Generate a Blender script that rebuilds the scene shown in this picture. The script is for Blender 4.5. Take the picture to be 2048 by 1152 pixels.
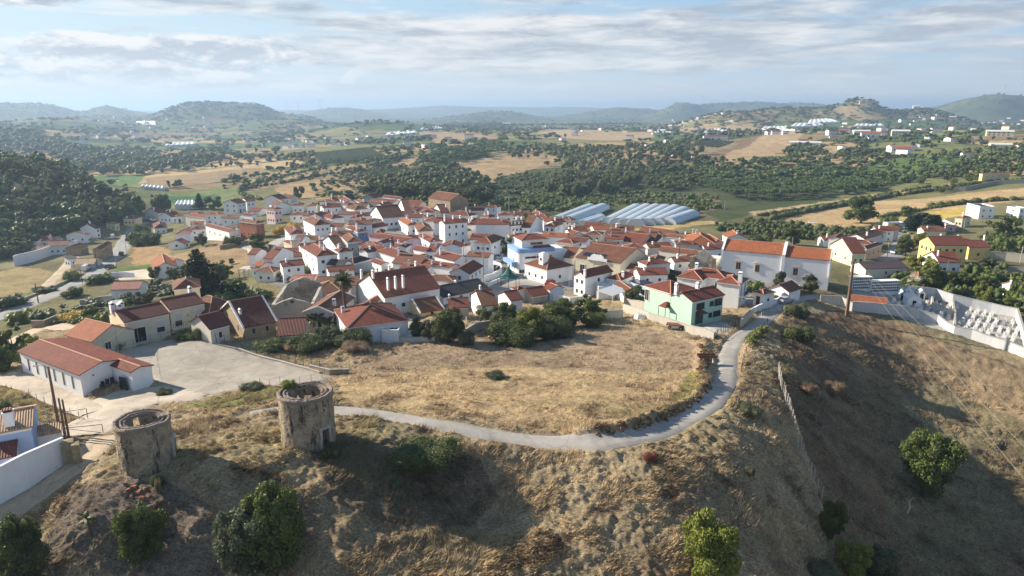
import bpy, bmesh, math, random, time
import numpy as np
from mathutils import Vector, Matrix, geometry
T0=time.time()
for o in list(bpy.data.objects): bpy.data.objects.remove(o)
SC=bpy.context.scene; COL=SC.collection; R=math.radians
# ---------------------------------------------------------------- camera
CZ=34.0; PITCH=R(14.7); F=1365.3
cam=bpy.data.objects.new('camera',bpy.data.cameras.new('camera')); COL.objects.link(cam)
cam.location=(0,0,CZ); cam.rotation_euler=(R(90)-PITCH,0,0)
cam.data.sensor_width=36; cam.data.lens=24.0; cam.data.clip_start=0.5; cam.data.clip_end=60000
SC.camera=cam
# ---------------------------------------------------------------- light
SUN_AZ=R(-67); SUN_EL=R(25)       # azimuth from +Y, negative to the left
S=Vector((math.sin(SUN_AZ)*math.cos(SUN_EL),math.cos(SUN_AZ)*math.cos(SUN_EL),math.sin(SUN_EL)))
sun=bpy.data.objects.new('sun',bpy.data.lights.new('sun','SUN')); COL.objects.link(sun)
sun.data.energy=5.0; sun.data.angle=R(0.6); sun.data.color=(1,.88,.72)
sun.rotation_euler=S.to_track_quat('Z','Y').to_euler(); sun.location=S*200
SC.view_settings.view_transform='Standard'; SC.view_settings.look='None'
SC.view_settings.exposure=1.08; SC.view_settings.gamma=1
W=bpy.data.worlds.new('World'); SC.world=W; W.use_nodes=True
nt=W.node_tree; nt.nodes.clear()
class NB:                                   # tiny node-tree helper
    def __init__(s,t): s.t=t
    def n(s,k,**kw):
        nd=s.t.nodes.new(k)
        for a,v in kw.items():
            if a.startswith('i_'):
                key=a[2:]; key=int(key) if key.isdigit() else key.replace('_',' ')
                if hasattr(v,'is_output'): s.t.links.new(v,nd.inputs[key])
                else: nd.inputs[key].default_value=v
            else: setattr(nd,a,v)
        return nd
    def l(s,a,b): s.t.links.new(a,b)
    def math(s,op,a,b=None,c=None,clamp=False):
        nd=s.n('ShaderNodeMath',operation=op,use_clamp=clamp)
        for i,v in enumerate((a,b,c)):
            if v is None: continue
            if hasattr(v,'is_output'): s.l(v,nd.inputs[i])
            else: nd.inputs[i].default_value=v
        return nd.outputs[0]
    def mix(s,f,a,b,bt='MIX'):
        nd=s.n('ShaderNodeMix',data_type='RGBA',blend_type=bt)
        for i,v in ((0,f),(6,a),(7,b)):
            if hasattr(v,'is_output'): s.l(v,nd.inputs[i])
            else: nd.inputs[i].default_value=v if i==0 else (*v,1)
        return nd.outputs[2]
    def ramp(s,f,stops):
        nd=s.n('ShaderNodeValToRGB'); s.l(f,nd.inputs[0]); cr=nd.color_ramp
        while len(cr.elements)<len(stops): cr.elements.new(.5)
        for e,(p,c) in zip(cr.elements,stops):
            e.position=p; e.color=(*c,1) if hasattr(c,'__len__') else (c,c,c,1)
        return nd.outputs[0]
    def noise(s,vec,scale,detail=4,rough=.55,dist=0,d='3D'):
        nd=s.n('ShaderNodeTexNoise',noise_dimensions=d)
        s.l(vec,nd.inputs['Vector']); nd.inputs['Scale'].default_value=scale
        nd.inputs['Detail'].default_value=detail; nd.inputs['Roughness'].default_value=rough
        nd.inputs['Distortion'].default_value=dist
        return nd.outputs[0]
b=NB(nt)
sky=b.n('ShaderNodeTexSky',sky_type='NISHITA',sun_disc=False,sun_elevation=SUN_EL,sun_rotation=SUN_AZ,altitude=200,air_density=1.0,dust_density=0.8,ozone_density=1.5)
tc=b.n('ShaderNodeTexCoord'); sp=b.n('ShaderNodeSeparateXYZ',i_0=tc.outputs['Generated'])
X,Y,Z=sp.outputs
az=b.math('ARCTAN2',X,Y)
zz=b.math('MAXIMUM',Z,0.0); k=b.math('DIVIDE',1.0,b.math('ADD',zz,0.035))
cx=b.n('ShaderNodeCombineXYZ',i_0=b.math('MULTIPLY',X,k),i_1=b.math('MULTIPLY',Y,k),i_2=0.0).outputs[0]
mp=b.n('ShaderNodeMapping',i_0=cx); mp.inputs['Location'].default_value=(3.1,1.7,0.4); mp.inputs['Scale'].default_value=(.30,.55,1)
n1=b.noise(mp.outputs[0],1.0,8,.60,.25)
azel=b.n('ShaderNodeCombineXYZ',i_0=b.math('MULTIPLY',az,3.4),i_1=b.math('MULTIPLY',Z,22.0),i_2=7.3).outputs[0]
n2=b.noise(azel,1.5,8,.60,.15); az2=b.n('ShaderNodeCombineXYZ',i_0=b.math('MULTIPLY',az,9.5),i_1=b.math('MULTIPLY',Z,26.0),i_2=4.3).outputs[0]; n3=b.noise(az2,1.15,9,.60,.2)
A5=b.math('ADD',b.math('MULTIPLY',az,.75),.5)          # 0 left edge of the picture, 1 right edge
def win(x,stops): return b.ramp(x,stops)
Z6=b.math('MULTIPLY',Z,6.0)
# grey-white deck: middle of the picture, thinning at the upper left and along a diagonal strip at the right
deck=b.math('MULTIPLY',win(A5,[(.16,.15),(.30,.75),(.55,1.0),(.75,.85),(1,.6)]),win(Z6,[(.06,.1),(.18,.7),(.45,1.0),(.70,.9),(.86,.25),(1,.1)]))
d1=b.math('ADD',b.math('ADD',b.math('MULTIPLY',n1,.45),b.math('MULTIPLY',n2,.55)),b.math('MULTIPLY',deck,.20))
m1=b.ramp(d1,[(.56,0),(.615,.6),(.67,1)])
# white heap clouds: bank low on the left, puffs at the top left
bank=b.math('MULTIPLY',win(A5,[(.0,1),(.22,1),(.36,.0)]),win(Z6,[(.11,0),(.19,1),(.44,1),(.56,.0)]))
puff=b.math('MULTIPLY',win(A5,[(.0,.9),(.10,.9),(.20,.0)]),win(Z6,[(.60,0),(.75,1),(1,1)]))
d2=b.math('ADD',n3,b.math('MULTIPLY',b.math('MAXIMUM',bank,puff),.24))
m2=b.math('MULTIPLY',b.ramp(d2,[(.60,0),(.645,.9),(.70,1)]),b.ramp(b.math('MAXIMUM',bank,puff),[(0,0),(.25,1)]))
shade=b.noise(azel,2.6,7,.62,.3)
ccol=b.ramp(b.math('ADD',shade,b.math('MULTIPLY',az,-.10)),[(.38,(2.4,2.75,3.25)),(.50,(3.7,3.95,4.25)),(.62,(5.1,5.15,5.15))])
up=b.n('ShaderNodeVectorMath',operation='ADD'); b.l(az2,up.inputs[0]); up.inputs[1].default_value=(-.12,.26,0); n3u=b.noise(up.outputs[0],1.15,9,.60,.2)
lit=b.math('SUBTRACT',n3,n3u)
ccol2=b.ramp(b.math('ADD',b.math('MULTIPLY',lit,3.0),.5),[(.30,(2.7,3.0,3.5)),(.50,(3.9,4.1,4.4)),(.70,(5.6,5.55,5.4))])
skyc=b.mix(.85,sky.outputs[0],b.mix(win(A5,[(.0,0),(.25,.1),(.8,1)]),(3.1,4.2,5.0),(2.0,3.2,4.5)))
c=b.mix(m1,skyc,ccol); c=b.mix(m2,c,ccol2)
hz=b.ramp(Z,[(0,1),(.05,.40),(.12,0)])
c=b.mix(b.math('MULTIPLY',hz,.9),c,(4.6,4.85,5.0))
c=b.mix(1.0,c,(1.22,1.21,1.2),'MULTIPLY')
c=b.mix(b.ramp(Z,[(.17,0),(.30,.9)]),c,(1.15,1.85,3.1))    # higher, out of the picture: plain blue
bg=b.n('ShaderNodeBackground',i_0=c,i_1=0.07)
out=b.n('ShaderNodeOutputWorld'); b.l(bg.outputs[0],out.inputs[0])
# ---------------------------------------------------------------- object helpers
def tag(o,label=None,cat=None,group=None,kind=None):
    if label: o['label']=label
    if cat: o['category']=cat
    if group: o['group']=group
    if kind: o['kind']=kind
    return o
def root(name,loc,label,cat,group=None,rz=0):
    o=bpy.data.objects.new(name,None); COL.objects.link(o); o.location=loc; o.rotation_euler=(0,0,rz); o.empty_display_size=.5
    return tag(o,label,cat,group)
class MB:
    def __init__(s): s.v=[]; s.f=[]; s.m=[]
    def face(s,pts,mi=0):
        i=len(s.v); s.v+= [tuple(p) for p in pts]; s.f.append(tuple(range(i,i+len(pts)))); s.m.append(mi)
    def box(s,x0,x1,y0,y1,z0,z1,mi=0,skip=''):
        p=[(x0,y0,z0),(x1,y0,z0),(x1,y1,z0),(x0,y1,z0),(x0,y0,z1),(x1,y0,z1),(x1,y1,z1),(x0,y1,z1)]
        i=len(s.v); s.v+=p
        for f in ((0,3,2,1),(4,5,6,7),(0,1,5,4),(1,2,6,5),(2,3,7,6),(3,0,4,7)):
            s.f.append(tuple(i+a for a in f)); s.m.append(mi)
    def hexa(s,lo,hi,mi=0):          # lo,hi: 4 points each (ccw seen from above)
        i=len(s.v); s.v+=[tuple(p) for p in lo]+[tuple(p) for p in hi]; n=len(lo)
        s.f.append(tuple(i+a for a in reversed(range(n)))); s.f.append(tuple(i+n+a for a in range(n))); s.m+=[mi,mi]
        for a in range(n):
            c=(a+1)%n; s.f.append((i+a,i+c,i+n+c,i+n+a)); s.m.append(mi)
    def tube(s,pts,rad,n=8,mi=0,cap=True):
        rad=rad if hasattr(rad,'__len__') else [rad]*len(pts); i0=len(s.v); P=[Vector(p) for p in pts]
        for j,p in enumerate(P):
            d=(P[min(j+1,len(P)-1)]-P[max(j-1,0)]).normalized(); a=d.orthogonal().normalized() if abs(d.z)<.9 else Vector((1,0,0)); a=(a-d*a.dot(d)).normalized(); bb=d.cross(a)
            for q in range(n):
                t=2*math.pi*q/n; s.v.append(tuple(p+(a*math.cos(t)+bb*math.sin(t))*rad[j]))
        for j in range(len(P)-1):
            for q in range(n):
                r=(q+1)%n; s.f.append((i0+j*n+q,i0+j*n+r,i0+(j+1)*n+r,i0+(j+1)*n+q)); s.m.append(mi)
        if cap:
            s.f.append(tuple(i0+q for q in reversed(range(n)))); s.m.append(mi)
            s.f.append(tuple(i0+(len(P)-1)*n+q for q in range(n))); s.m.append(mi)
    def mesh(s,name,mats,smooth=False):
        me=bpy.data.meshes.new(name); me.from_pydata(s.v,[],s.f)
        for m in (mats if isinstance(mats,(list,tuple)) else [mats]): me.materials.append(m)
        me.polygons.foreach_set('material_index',s.m)
        if smooth: me.polygons.foreach_set('use_smooth',[True]*len(s.f))
        me.update(); return me
    def obj(s,name,mats,parent=None,loc=(0,0,0),rz=0,smooth=False):
        return link(name,s.mesh(name,mats,smooth),parent,loc,rz)
def link(name,me,parent=None,loc=(0,0,0),rz=0):
    o=bpy.data.objects.new(name,me); COL.objects.link(o); o.location=loc; o.rotation_euler=(0,0,rz)
    if parent: o.parent=parent
    return o
def npmesh(name,V,Fq,mats,mi=None,smooth=False,attr=None):     # V (n,3), Fq (m,k)
    V=np.asarray(V,dtype=np.float32); Fq=np.asarray(Fq,dtype=np.int32); k=Fq.shape[1]
    me=bpy.data.meshes.new(name); me.vertices.add(len(V)); me.vertices.foreach_set('co',V.ravel())
    me.loops.add(Fq.size); me.loops.foreach_set('vertex_index',Fq.ravel())
    me.polygons.add(len(Fq)); me.polygons.foreach_set('loop_start',np.arange(0,Fq.size,k,dtype=np.int32))
    try: me.polygons.foreach_set('loop_total',np.full(len(Fq),k,dtype=np.int32))
    except Exception: pass
    for m in mats: me.materials.append(m)
    if mi is not None: me.polygons.foreach_set('material_index',np.asarray(mi,dtype=np.int32))
    if smooth: me.polygons.foreach_set('use_smooth',np.ones(len(Fq),dtype=bool))
    if attr:
        for nm,a in attr.items():
            at=me.attributes.new(nm,'FLOAT_COLOR','POINT'); at.data.foreach_set('color',np.asarray(a,dtype=np.float32).ravel())
    me.update(calc_edges=True); me.validate(); return me
# ---------------------------------------------------------------- noise
_rs=np.random.RandomState(7); _perm=_rs.rand(256,256)
def vnoise(x,y):
    xi=np.floor(x).astype(int); yi=np.floor(y).astype(int); fx=x-xi; fy=y-yi
    fx=fx*fx*(3-2*fx); fy=fy*fy*(3-2*fy); g=lambda a,c:_perm[a&255,c&255]
    return (g(xi,yi)*(1-fx)+g(xi+1,yi)*fx)*(1-fy)+(g(xi,yi+1)*(1-fx)+g(xi+1,yi+1)*fx)*fy
def fbm(x,y,o=4,g=.5):
    s=0;a=1;t=0
    for i in range(o):
        s=s+a*(vnoise(x*2**i+17.3*i,y*2**i-9.1*i)-.5); t+=a; a*=g
    return s/t*2
sstep=lambda a,c,x: (lambda t:t*t*(3-2*t))(np.clip((x-a)/(c-a),0,1))
# ---------------------------------------------------------------- terrain control points: photo pixel + height (m)
CP='''300 940 0;620 890 0;470 900 .2;560 815 -1;200 870 -1.6;200 890 -1.2;330 790 -4;200 830 -3;500 760 -4.4;380 680 -4.8;230 700 -5;100 800 -4.6;0 740 -5.5;0 830 -4
130 925 -1.6;30 1020 -2.6;0 860 -3.6;60 1140 -4.6;290 1090 -3.4;520 1120 -4.4;520 1000 -1.0;450 1010 -.9;300 1010 -1.1;170 1060 -2.2;800 880 -.3;850 940 -1.7;720 940 -.9;900 1000 -3.4;750 1110 -4.6;640 1010 -1.8
1000 1110 -5.2;1000 900 -1;1100 940 -1.8;1200 1000 -3.0;1300 950 -1.7;1400 900 -1.4;1300 1120 -5.4;1410 1120 -5.9;1500 1000 -3.9;1550 1120 -7.2;1490 900 -2.2;1000 985 -3.2;1180 900 -1.1
800 828 -1.2;1000 862 -1.1;1200 885 -.9;1350 857 -1.3;1435 805 -2.2;1475 740 -3.3;1455 700 -4.4;1520 640 -6;1570 608 -7;680 818 -1.0
700 760 -3.2;1000 780 -3.0;1300 780 -3;1000 700 -5;750 700 -5.2;1250 680 -5.6;1380 740 -3.6;1390 690 -5;850 830 -1.3;1100 860 -1.2
1560 770 -5;1600 880 -7.2;1640 1000 -9.8;1640 650 -8.2;1540 700 -4.6;1530 820 -3.6;1700 640 -10.2;1800 660 -12;1930 700 -13.5;2048 735 -14.5;1790 760 -14.6;1730 860 -14.4;1850 990 -17.6;1700 1010 -13.8;1690 1140 -13.4;1900 1140 -19;2045 1140 -21.5;2045 900 -19;1950 800 -17;1620 1100 -10
700 650 -8;450 660 -6.4;900 600 -10;900 520 -11;900 450 -11.5;1200 570 -11;1200 490 -12.5;1400 620 -8.6;1400 540 -10;1420 480 -13;1600 580 -8.4;1600 500 -13;1650 570 -8.6;800 660 -7;1100 650 -7.5;1290 640 -7.6
720 410 -13;600 410 -14;540 470 -12.5;500 600 -9;430 520 -15;560 560 -10;1000 410 -17;1200 445 -20;1350 440 -20;870 400 -14
300 570 -16.5;300 690 -5.6;250 640 -9;60 640 -17;0 650 -18;110 590 -18.6;170 555 -20;230 500 -23;260 460 -26;300 425 -27;80 560 -21;0 540 -22.5;100 520 -24.5;160 480 -26;350 480 -22;360 440 -24;450 430 -19;520 430 -15;0 690 -10;150 640 -12
1900 650 -13;2010 600 -12.5;1800 590 -11.5;1750 550 -10.5;1850 520 -12.5;1920 540 -12.5;2045 560 -11;2045 490 -14;1800 470 -17;1700 490 -16;1750 440 -20;1950 440 -16;1980 375 -14;1560 470 -18;2045 400 -13
1000 385 -23;1000 360 -24;1000 335 -20;1000 310 -17;900 298 -15;1000 275 -14;1000 256 -22;800 350 -24;700 330 -22;820 310 -16;650 375 -20;800 285 -18;700 290 -20;850 262 -24
300 400 -28;300 370 -31;300 340 -33;300 300 -38;300 280 -38;300 262 -38;450 350 -28;450 310 -33;550 340 -26;500 280 -35;600 262 -36;500 380 -24
0 332 -3;60 345 -4;110 365 -8;200 400 -15;285 430 -25;0 470 -23;150 470 -25;50 400 -13;130 425 -18;0 303 -32;100 312 -34;200 343 -34;260 375 -33;0 262 -10;70 278 -22;130 300 -34;200 262 -38
1450 330 -18;1500 300 -10;1600 272 -2;1700 350 -22;1650 400 -24;1800 400 -21;1500 380 -25;1850 330 -14;1850 290 -4;1950 262 2;2040 300 -6;2040 350 -11;1700 300 -12;1300 350 -24;1200 320 -18;1300 290 -14;1200 275 -14;1300 262 -22;1250 400 -23;1400 410 -22;1700 258 -18;1500 258 -20;1850 262 -6;1100 300 -16'''
cps=[tuple(map(float,q.split())) for q in CP.replace('\n',';').split(';') if q.strip()]
def ray(px,py):
    u=(np.asarray(px,float)-1024)/F; v=(576-np.asarray(py,float))/F
    return u, math.cos(PITCH)+v*math.sin(PITCH), -math.sin(PITCH)+v*math.cos(PITCH)
pts=[]
for px,py,z in cps:
    u,dy,dz=ray(px,py); t=(z-CZ)/dz; pts.append((math.atan2(u*t,dy*t),math.log(math.hypot(u*t,dy*t)),z))
for a,r_,z in ((-44,20,-7),(0,25,-14),(44,20,-16),(-46,60,-8),(-46,150,-16),(-46,400,-20),(46,60,-26),(46,150,-15),(46,400,-13),(-20,32,-11),(20,32,-15),(-46,1200,-30),(46,1200,0),
               (-45,3000,-36),(-30,3000,-36),(-15,3000,-36),(0,3000,-34),(15,3000,-32),(30,3000,-28),(45,3000,-25),(-45,15000,-36),(0,15000,-34),(45,15000,-30),(-20,7000,-36),(20,7000,-34)):
    pts.append((R(a),math.log(r_),z))
A=np.array(pts); n=len(A)
def tpsk(d2): return np.where(d2>1e-12,.5*d2*np.log(d2+1e-20),0)
K=tpsk((A[:,None,0]-A[None,:,0])**2+(A[:,None,1]-A[None,:,1])**2)+np.eye(n)*2e-4
P_=np.c_[np.ones(n),A[:,0],A[:,1]]
M=np.zeros((n+3,n+3)); M[:n,:n]=K; M[:n,n:]=P_; M[n:,:n]=P_.T
wts=np.linalg.solve(M,np.r_[A[:,2],0,0,0])
# skyline hills: px, top py, distance, half width px, radial size factor
HILLS=[(20,209,5000,70,.16),(95,216,4900,30,.12),(212,213,4600,26,.10),(235,219,4700,60,.12),(392,205,3300,44,.13),(455,204,3300,52,.13),(510,208,3300,38,.12),(585,228,3200,42,.12),(350,222,3200,40,.12),
 (660,217,6200,40,.1),(700,218,6200,45,.1),(780,221,7600,90,.1),(900,219,8200,90,.1),(1000,220,4300,55,.10),(940,229,3900,60,.1),(1120,221,9000,110,.1),(1250,214,5200,80,.1),(1370,206,4600,36,.1),(1440,209,5000,60,.1),(1520,207,5200,60,.1),(1610,207,5400,60,.1),
 (1725,212,2500,34,.10),(1700,222,2400,70,.10),(1560,226,2300,80,.10),(1450,234,2100,60,.1),(1840,226,2600,50,.1),(1930,204,4200,50,.1),(1990,197,4000,40,.1),(2055,199,4300,50,.10),(2180,197,4400,70,.10),(-120,200,4500,90,.12),(1860,215,4700,60,.1),(560,236,2600,80,.08),(120,240,2400,90,.09),(760,250,1900,70,.08),(200,232,3600,100,.08)]
def Hbase(az,lr):
    az=np.asarray(az,float); lr=np.asarray(lr,float); shp=az.shape; a=az.ravel(); l=lr.ravel(); out=np.empty(a.size)
    ac=np.clip(a,-R(47),R(47)); lc=np.clip(l,math.log(22),math.log(15000))
    for i in range(0,a.size,20000):
        s=slice(i,i+20000)
        out[s]=tpsk((ac[s,None]-A[None,:,0])**2+(lc[s,None]-A[None,:,1])**2)@wts[:n]+wts[n]+wts[n+1]*ac[s]+wts[n+2]*lc[s]
    r=np.exp(l); x=r*np.sin(a); y=r*np.cos(a)
    w=sstep(R(48),R(85),np.abs(a)); out=out*(1-w)+(-14)*w
    big=np.zeros_like(out)
    for px,py,d,wp,rf in HILLS:
        ha=math.atan2((px-1024)/F,math.cos(PITCH)+(576-py)/F*math.sin(PITCH)); u,dy,dz=ray(px,py)
        top=CZ+dz/math.hypot(u,dy)*d; amp=top+34
        g=np.exp(-.5*((a-ha)/(wp/F))**2)*np.exp(-.5*((l-math.log(d))/rf)**2)
        big=np.maximum(big,amp*g) if False else (big**3+(amp*g)**3)**(1/3)
    out=out+big*(1+.10*fbm(x/260,y/260,4))
    far=sstep(math.log(350),math.log(1600),l)
    out+=far*fbm(x/420+5,y/420,4)*9
    out+=sstep(math.log(7000),math.log(9000),l)*(50+38*fbm(a*9,l*2,4)+0*x)*.9
    out+=sstep(math.log(30),math.log(45),l)*fbm(x/9,y/9,3)*.35*(1-sstep(math.log(90),math.log(200),l))
    return out.reshape(shp)
# sampling grid (azimuth x log distance)
th=np.concatenate([np.linspace(-R(180),-R(60),60)[:-1],np.linspace(-R(60),-R(42),60)[:-1],np.linspace(-R(42),R(42),620),np.linspace(R(42),R(60),60)[1:],np.linspace(R(60),R(180),60)[1:]])
lr=np.concatenate([np.linspace(math.log(4),math.log(34),40)[:-1],np.linspace(math.log(34),math.log(130),460)[:-1],np.linspace(math.log(130),math.log(700),330)[:-1],np.linspace(math.log(700),math.log(14500),330)])
TH,LR=np.meshgrid(th,lr); HZ=Hbase(TH,LR)
# level pads, banks and lowered strips are applied to HZ once the roads are known
def H(x,y):
    x=np.asarray(x,float); y=np.asarray(y,float)
    a=np.arctan2(x,y); l=np.log(np.maximum(np.hypot(x,y),4.01))
    i=np.clip(np.searchsorted(th,a)-1,0,len(th)-2); j=np.clip(np.searchsorted(lr,l)-1,0,len(lr)-2)
    fa=(a-th[i])/(th[i+1]-th[i]); fl=(l-lr[j])/(lr[j+1]-lr[j])
    return (HZ[j,i]*(1-fa)+HZ[j,i+1]*fa)*(1-fl)+(HZ[j+1,i]*(1-fa)+HZ[j+1,i+1]*fa)*fl
TS=np.exp(np.linspace(math.log(25),math.log(14000),1500))
def G(px,py):                               # photo pixel -> point on the terrain, vectorised
    px=np.atleast_1d(np.asarray(px,float)); py=np.atleast_1d(np.asarray(py,float)); res=np.zeros((len(px),3))
    for s in range(0,len(px),500):
        u,dy,dz=ray(px[s:s+500],py[s:s+500]); X=u[:,None]*TS; Y_=dy[:,None]*TS; Z_=CZ+dz[:,None]*TS
        D=Z_-H(X,Y_); bl=D<0; k=np.where(bl.any(1),bl.argmax(1),len(TS)-1); k=np.maximum(k,1); q=np.arange(len(k))
        d0=D[q,k-1]; d1=D[q,k]; f=np.clip(d0/np.maximum(d0-d1,1e-9),0,1); t=TS[k-1]+(TS[k]-TS[k-1])*f
        x=u*t; y=dy*t; res[s:s+500]=np.c_[x,y,H(x,y)]
    return res
def g1(px,py): return Vector(G(px,py)[0])
CROPS={'F':(0,0,1),'Z1':(0,540,.26042),'Z3':(400,500,.20833),'Z4':(480,370,1/6),'Z5':(760,370,1/6),'Z6':(680,500,1/6),'Z7':(980,400,1/6),'Z8':(960,500,1/6),
 'R1':(1240,420,.23958),'R2':(1640,340,.2127),'R3':(1640,500,.2127),'R4':(0,340,.26042),'W5':(0,160,.3418),'W6':(700,180,.3418),'W7':(1348,180,.3418),'L8':(0,750,.3488),'L4':(0,420,.16495),'E5':(240,380,.15625),
 'M1':(220,760,.17354),'M2':(550,760,.13021),'Q1':(1400,640,.44444),'Q2':(700,640,.44444)}
def cp(crop,x,y):
    o=CROPS[crop]; return o[0]+x*o[2],o[1]+y*o[2]
def onplane(px,py,z):
    u,dy,dz=ray(px,py); t=(z-CZ)/dz; return Vector((float(u*t),float(dy*t),float(z)))
def project(p):
    f=Vector((0,math.cos(PITCH),-math.sin(PITCH))); up=Vector((0,math.sin(PITCH),math.cos(PITCH))); q=Vector(p)-Vector((0,0,CZ))
    d=q.dot(f); return 1024+F*q.x/d, 576-F*q.dot(up)/d
# ---------------------------------------------------------------- materials
MATS={}
def newmat(name):
    m=bpy.data.materials.new(name); m.use_nodes=True; t=m.node_tree; t.nodes.clear(); q=NB(t)
    bs=q.n('ShaderNodeBsdfPrincipled'); o=q.n('ShaderNodeOutputMaterial'); q.l(bs.outputs[0],o.inputs[0])
    bs.inputs['Roughness'].default_value=.85; bs.inputs['Specular IOR Level'].default_value=.25
    return m,q,bs
def pos(q,obj=False): return q.n('ShaderNodeTexCoord').outputs['Object'] if obj else q.n('ShaderNodeNewGeometry').outputs['Position']
def bump(q,bs,h,dist=.05,st=.6):
    bp=q.n('ShaderNodeBump',i_Strength=st,i_Distance=dist,i_Height=h); q.l(bp.outputs[0],bs.inputs['Normal'])
def plain(name,col,rough=.7,metal=0,var=.12,sc=1.5,rnd=.0):
    if name in MATS: return MATS[name]
    m,q,bs=newmat(name); bs.inputs['Roughness'].default_value=rough; bs.inputs['Metallic'].default_value=metal
    nz=q.noise(pos(q),sc,5,.65)
    c=q.mix(nz,tuple(x*(1-var*1.6) for x in col),tuple(min(1,x*(1+var*1.2)) for x in col))
    q.l(c,bs.inputs['Base Color']); MATS[name]=m; return m
def plaster(name,col,stain=.5):
    wh=min(col)>.7
    if name in MATS: return MATS[name]
    m,q,bs=newmat(name); P=pos(q); mp=q.n('ShaderNodeMapping',i_0=P); mp.inputs['Scale'].default_value=(1,1,.25)
    s=q.noise(mp.outputs[0],1.1,6,.7); d=q.noise(P,.35,4,.6)
    c=q.mix(q.ramp(s,[(.45,0),(.75,stain)]),col,tuple(x*.58 for x in col))
    c=q.mix(q.ramp(d,[(.45,0),(.7,.28)]),c,(col[0]*.86,col[1]*.84,col[2]*(.82 if wh else .74)))
    oi=q.n('ShaderNodeObjectInfo'); c=q.mix(q.math('MULTIPLY',oi.outputs['Random'],.12 if wh else .22),c,(col[0]*.8,col[1]*.79,col[2]*.78))
    q.l(c,bs.inputs['Base Color']); bs.inputs['Roughness'].default_value=.9
    bump(q,bs,q.noise(P,9,4,.6),.02,.4); MATS[name]=m; return m
def roofmat(name,col,col2,old=.5,tile=.24):
    if name in MATS: return MATS[name]
    m,q,bs=newmat(name); P=pos(q,True); sp=q.n('ShaderNodeSeparateXYZ',i_0=P)
    wx=q.math('SINE',q.math('MULTIPLY',sp.outputs[0],2*math.pi/tile)); ro=q.math('FRACT',q.math('MULTIPLY',sp.outputs[1],1/.38))
    ce=q.n('ShaderNodeCombineXYZ',i_0=q.math('FLOOR',q.math('MULTIPLY',sp.outputs[0],1/tile)),i_1=q.math('FLOOR',q.math('MULTIPLY',sp.outputs[1],1/.38)),i_2=0.0)
    wn=q.n('ShaderNodeTexWhiteNoise',noise_dimensions='3D'); q.l(ce.outputs[0],wn.inputs[0])
    G_=pos(q); big=q.noise(G_,.45,5,.7); sm=q.noise(G_,2.2,4,.7); oi=q.n('ShaderNodeObjectInfo')
    c=q.mix(wn.outputs[0],tuple(x*.72 for x in col),tuple(min(1,x*1.25) for x in col))
    c=q.mix(q.math('MULTIPLY',oi.outputs['Random'],.75),c,col2)
    c=q.mix(q.ramp(big,[(.42,0),(.68,old)]),c,(col2[0]*.55,col2[1]*.62,col2[2]*.6))
    c=q.mix(q.ramp(sm,[(.52,0),(.72,old*.7)]),c,(.10,.085,.055))
    c=q.mix(q.ramp(wx,[(.0,.30),(.35,0)]),c,(.03,.014,.01)); c=q.mix(q.ramp(ro,[(.0,.35),(.14,0)]),c,(.04,.016,.01))
    q.l(c,bs.inputs['Base Color']); bs.inputs['Roughness'].default_value=.8
    bump(q,bs,wx,.05,.7); MATS[name]=m; return m
def stonemat(name,c1,c2,sc=2.2,plast=None):
    if name in MATS: return MATS[name]
    m,q,bs=newmat(name); P=pos(q); v=q.n('ShaderNodeTexVoronoi',feature='DISTANCE_TO_EDGE'); q.l(P,v.inputs[0]); v.inputs['Scale'].default_value=sc
    v2=q.n('ShaderNodeTexVoronoi'); q.l(P,v2.inputs[0]); v2.inputs['Scale'].default_value=sc
    c=q.mix(q.n('ShaderNodeSeparateColor',i_0=v2.outputs['Color']).outputs[0],c1,c2); c=q.mix(q.ramp(v.outputs[0],[(0,.8),(.06,0)]),c,tuple(x*.8 for x in c1))
    c=q.mix(q.ramp(q.noise(P,.5,6,.7),[(.4,0),(.75,.7)]),c,tuple(x*.45 for x in c1))
    if plast: c=q.mix(q.ramp(q.noise(P,.33,6,.75),[(.44,0),(.50,.9)]),c,plast)
    q.l(c,bs.inputs['Base Color']); bump(q,bs,v.outputs[0],.08,.7); MATS[name]=m; return m
WALLS={'white':(.84,.85,.86),'old':(.62,.59,.53),'cream':(.74,.68,.50),'yellow':(.80,.60,.22),'pale':(.80,.66,.36),'mint':(.48,.68,.56),'pgreen':(.62,.68,.45),'pink':(.80,.60,.58),'lilac':(.66,.50,.56),
 'blue':(.12,.24,.46),'lblue':(.52,.61,.74),'grey':(.36,.40,.42),'brick':None,'stone':None,'pstone':None,'concrete':(.40,.38,.34),'chalk':(.52,.54,.57),'beige':(.62,.52,.38),'band':(.22,.37,.62)}
def wallmat(k):
    if k=='brick': return stonemat('brick_wall',(.42,.16,.09),(.34,.12,.07),3.5)
    if k=='stone': return stonemat('rubble_stone',(.42,.33,.21),(.30,.23,.15),2.4)
    if k=='pstone': return stonemat('old_plastered_stone',(.30,.25,.19),(.42,.36,.27),2.2,(.50,.46,.40))
    return plaster('plaster_'+k,WALLS[k],.25 if k in('white','mint','yellow','lblue','band') else .5)
ROOFS={'terracotta':((.34,.10,.058),(.30,.088,.05),.3),'red':((.27,.078,.048),(.20,.062,.043),.4),'orange':((.44,.145,.062),(.38,.125,.055),.35),'brown':((.27,.11,.062),(.20,.085,.05),.7),'dark':((.20,.062,.045),(.17,.055,.04),.3),'slate':((.045,.055,.062),(.04,.045,.05),.1),
 'grey':((.25,.24,.22),(.2,.19,.18),.5),'tan':((.55,.36,.22),(.5,.3,.2),.4),'pinkr':((.48,.20,.15),(.40,.15,.11),.3),'purple':((.12,.085,.09),(.10,.08,.09),.3)}
def rmat(k): c=ROOFS[k]; return roofmat('roof_tiles_'+k,*c)
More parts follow.
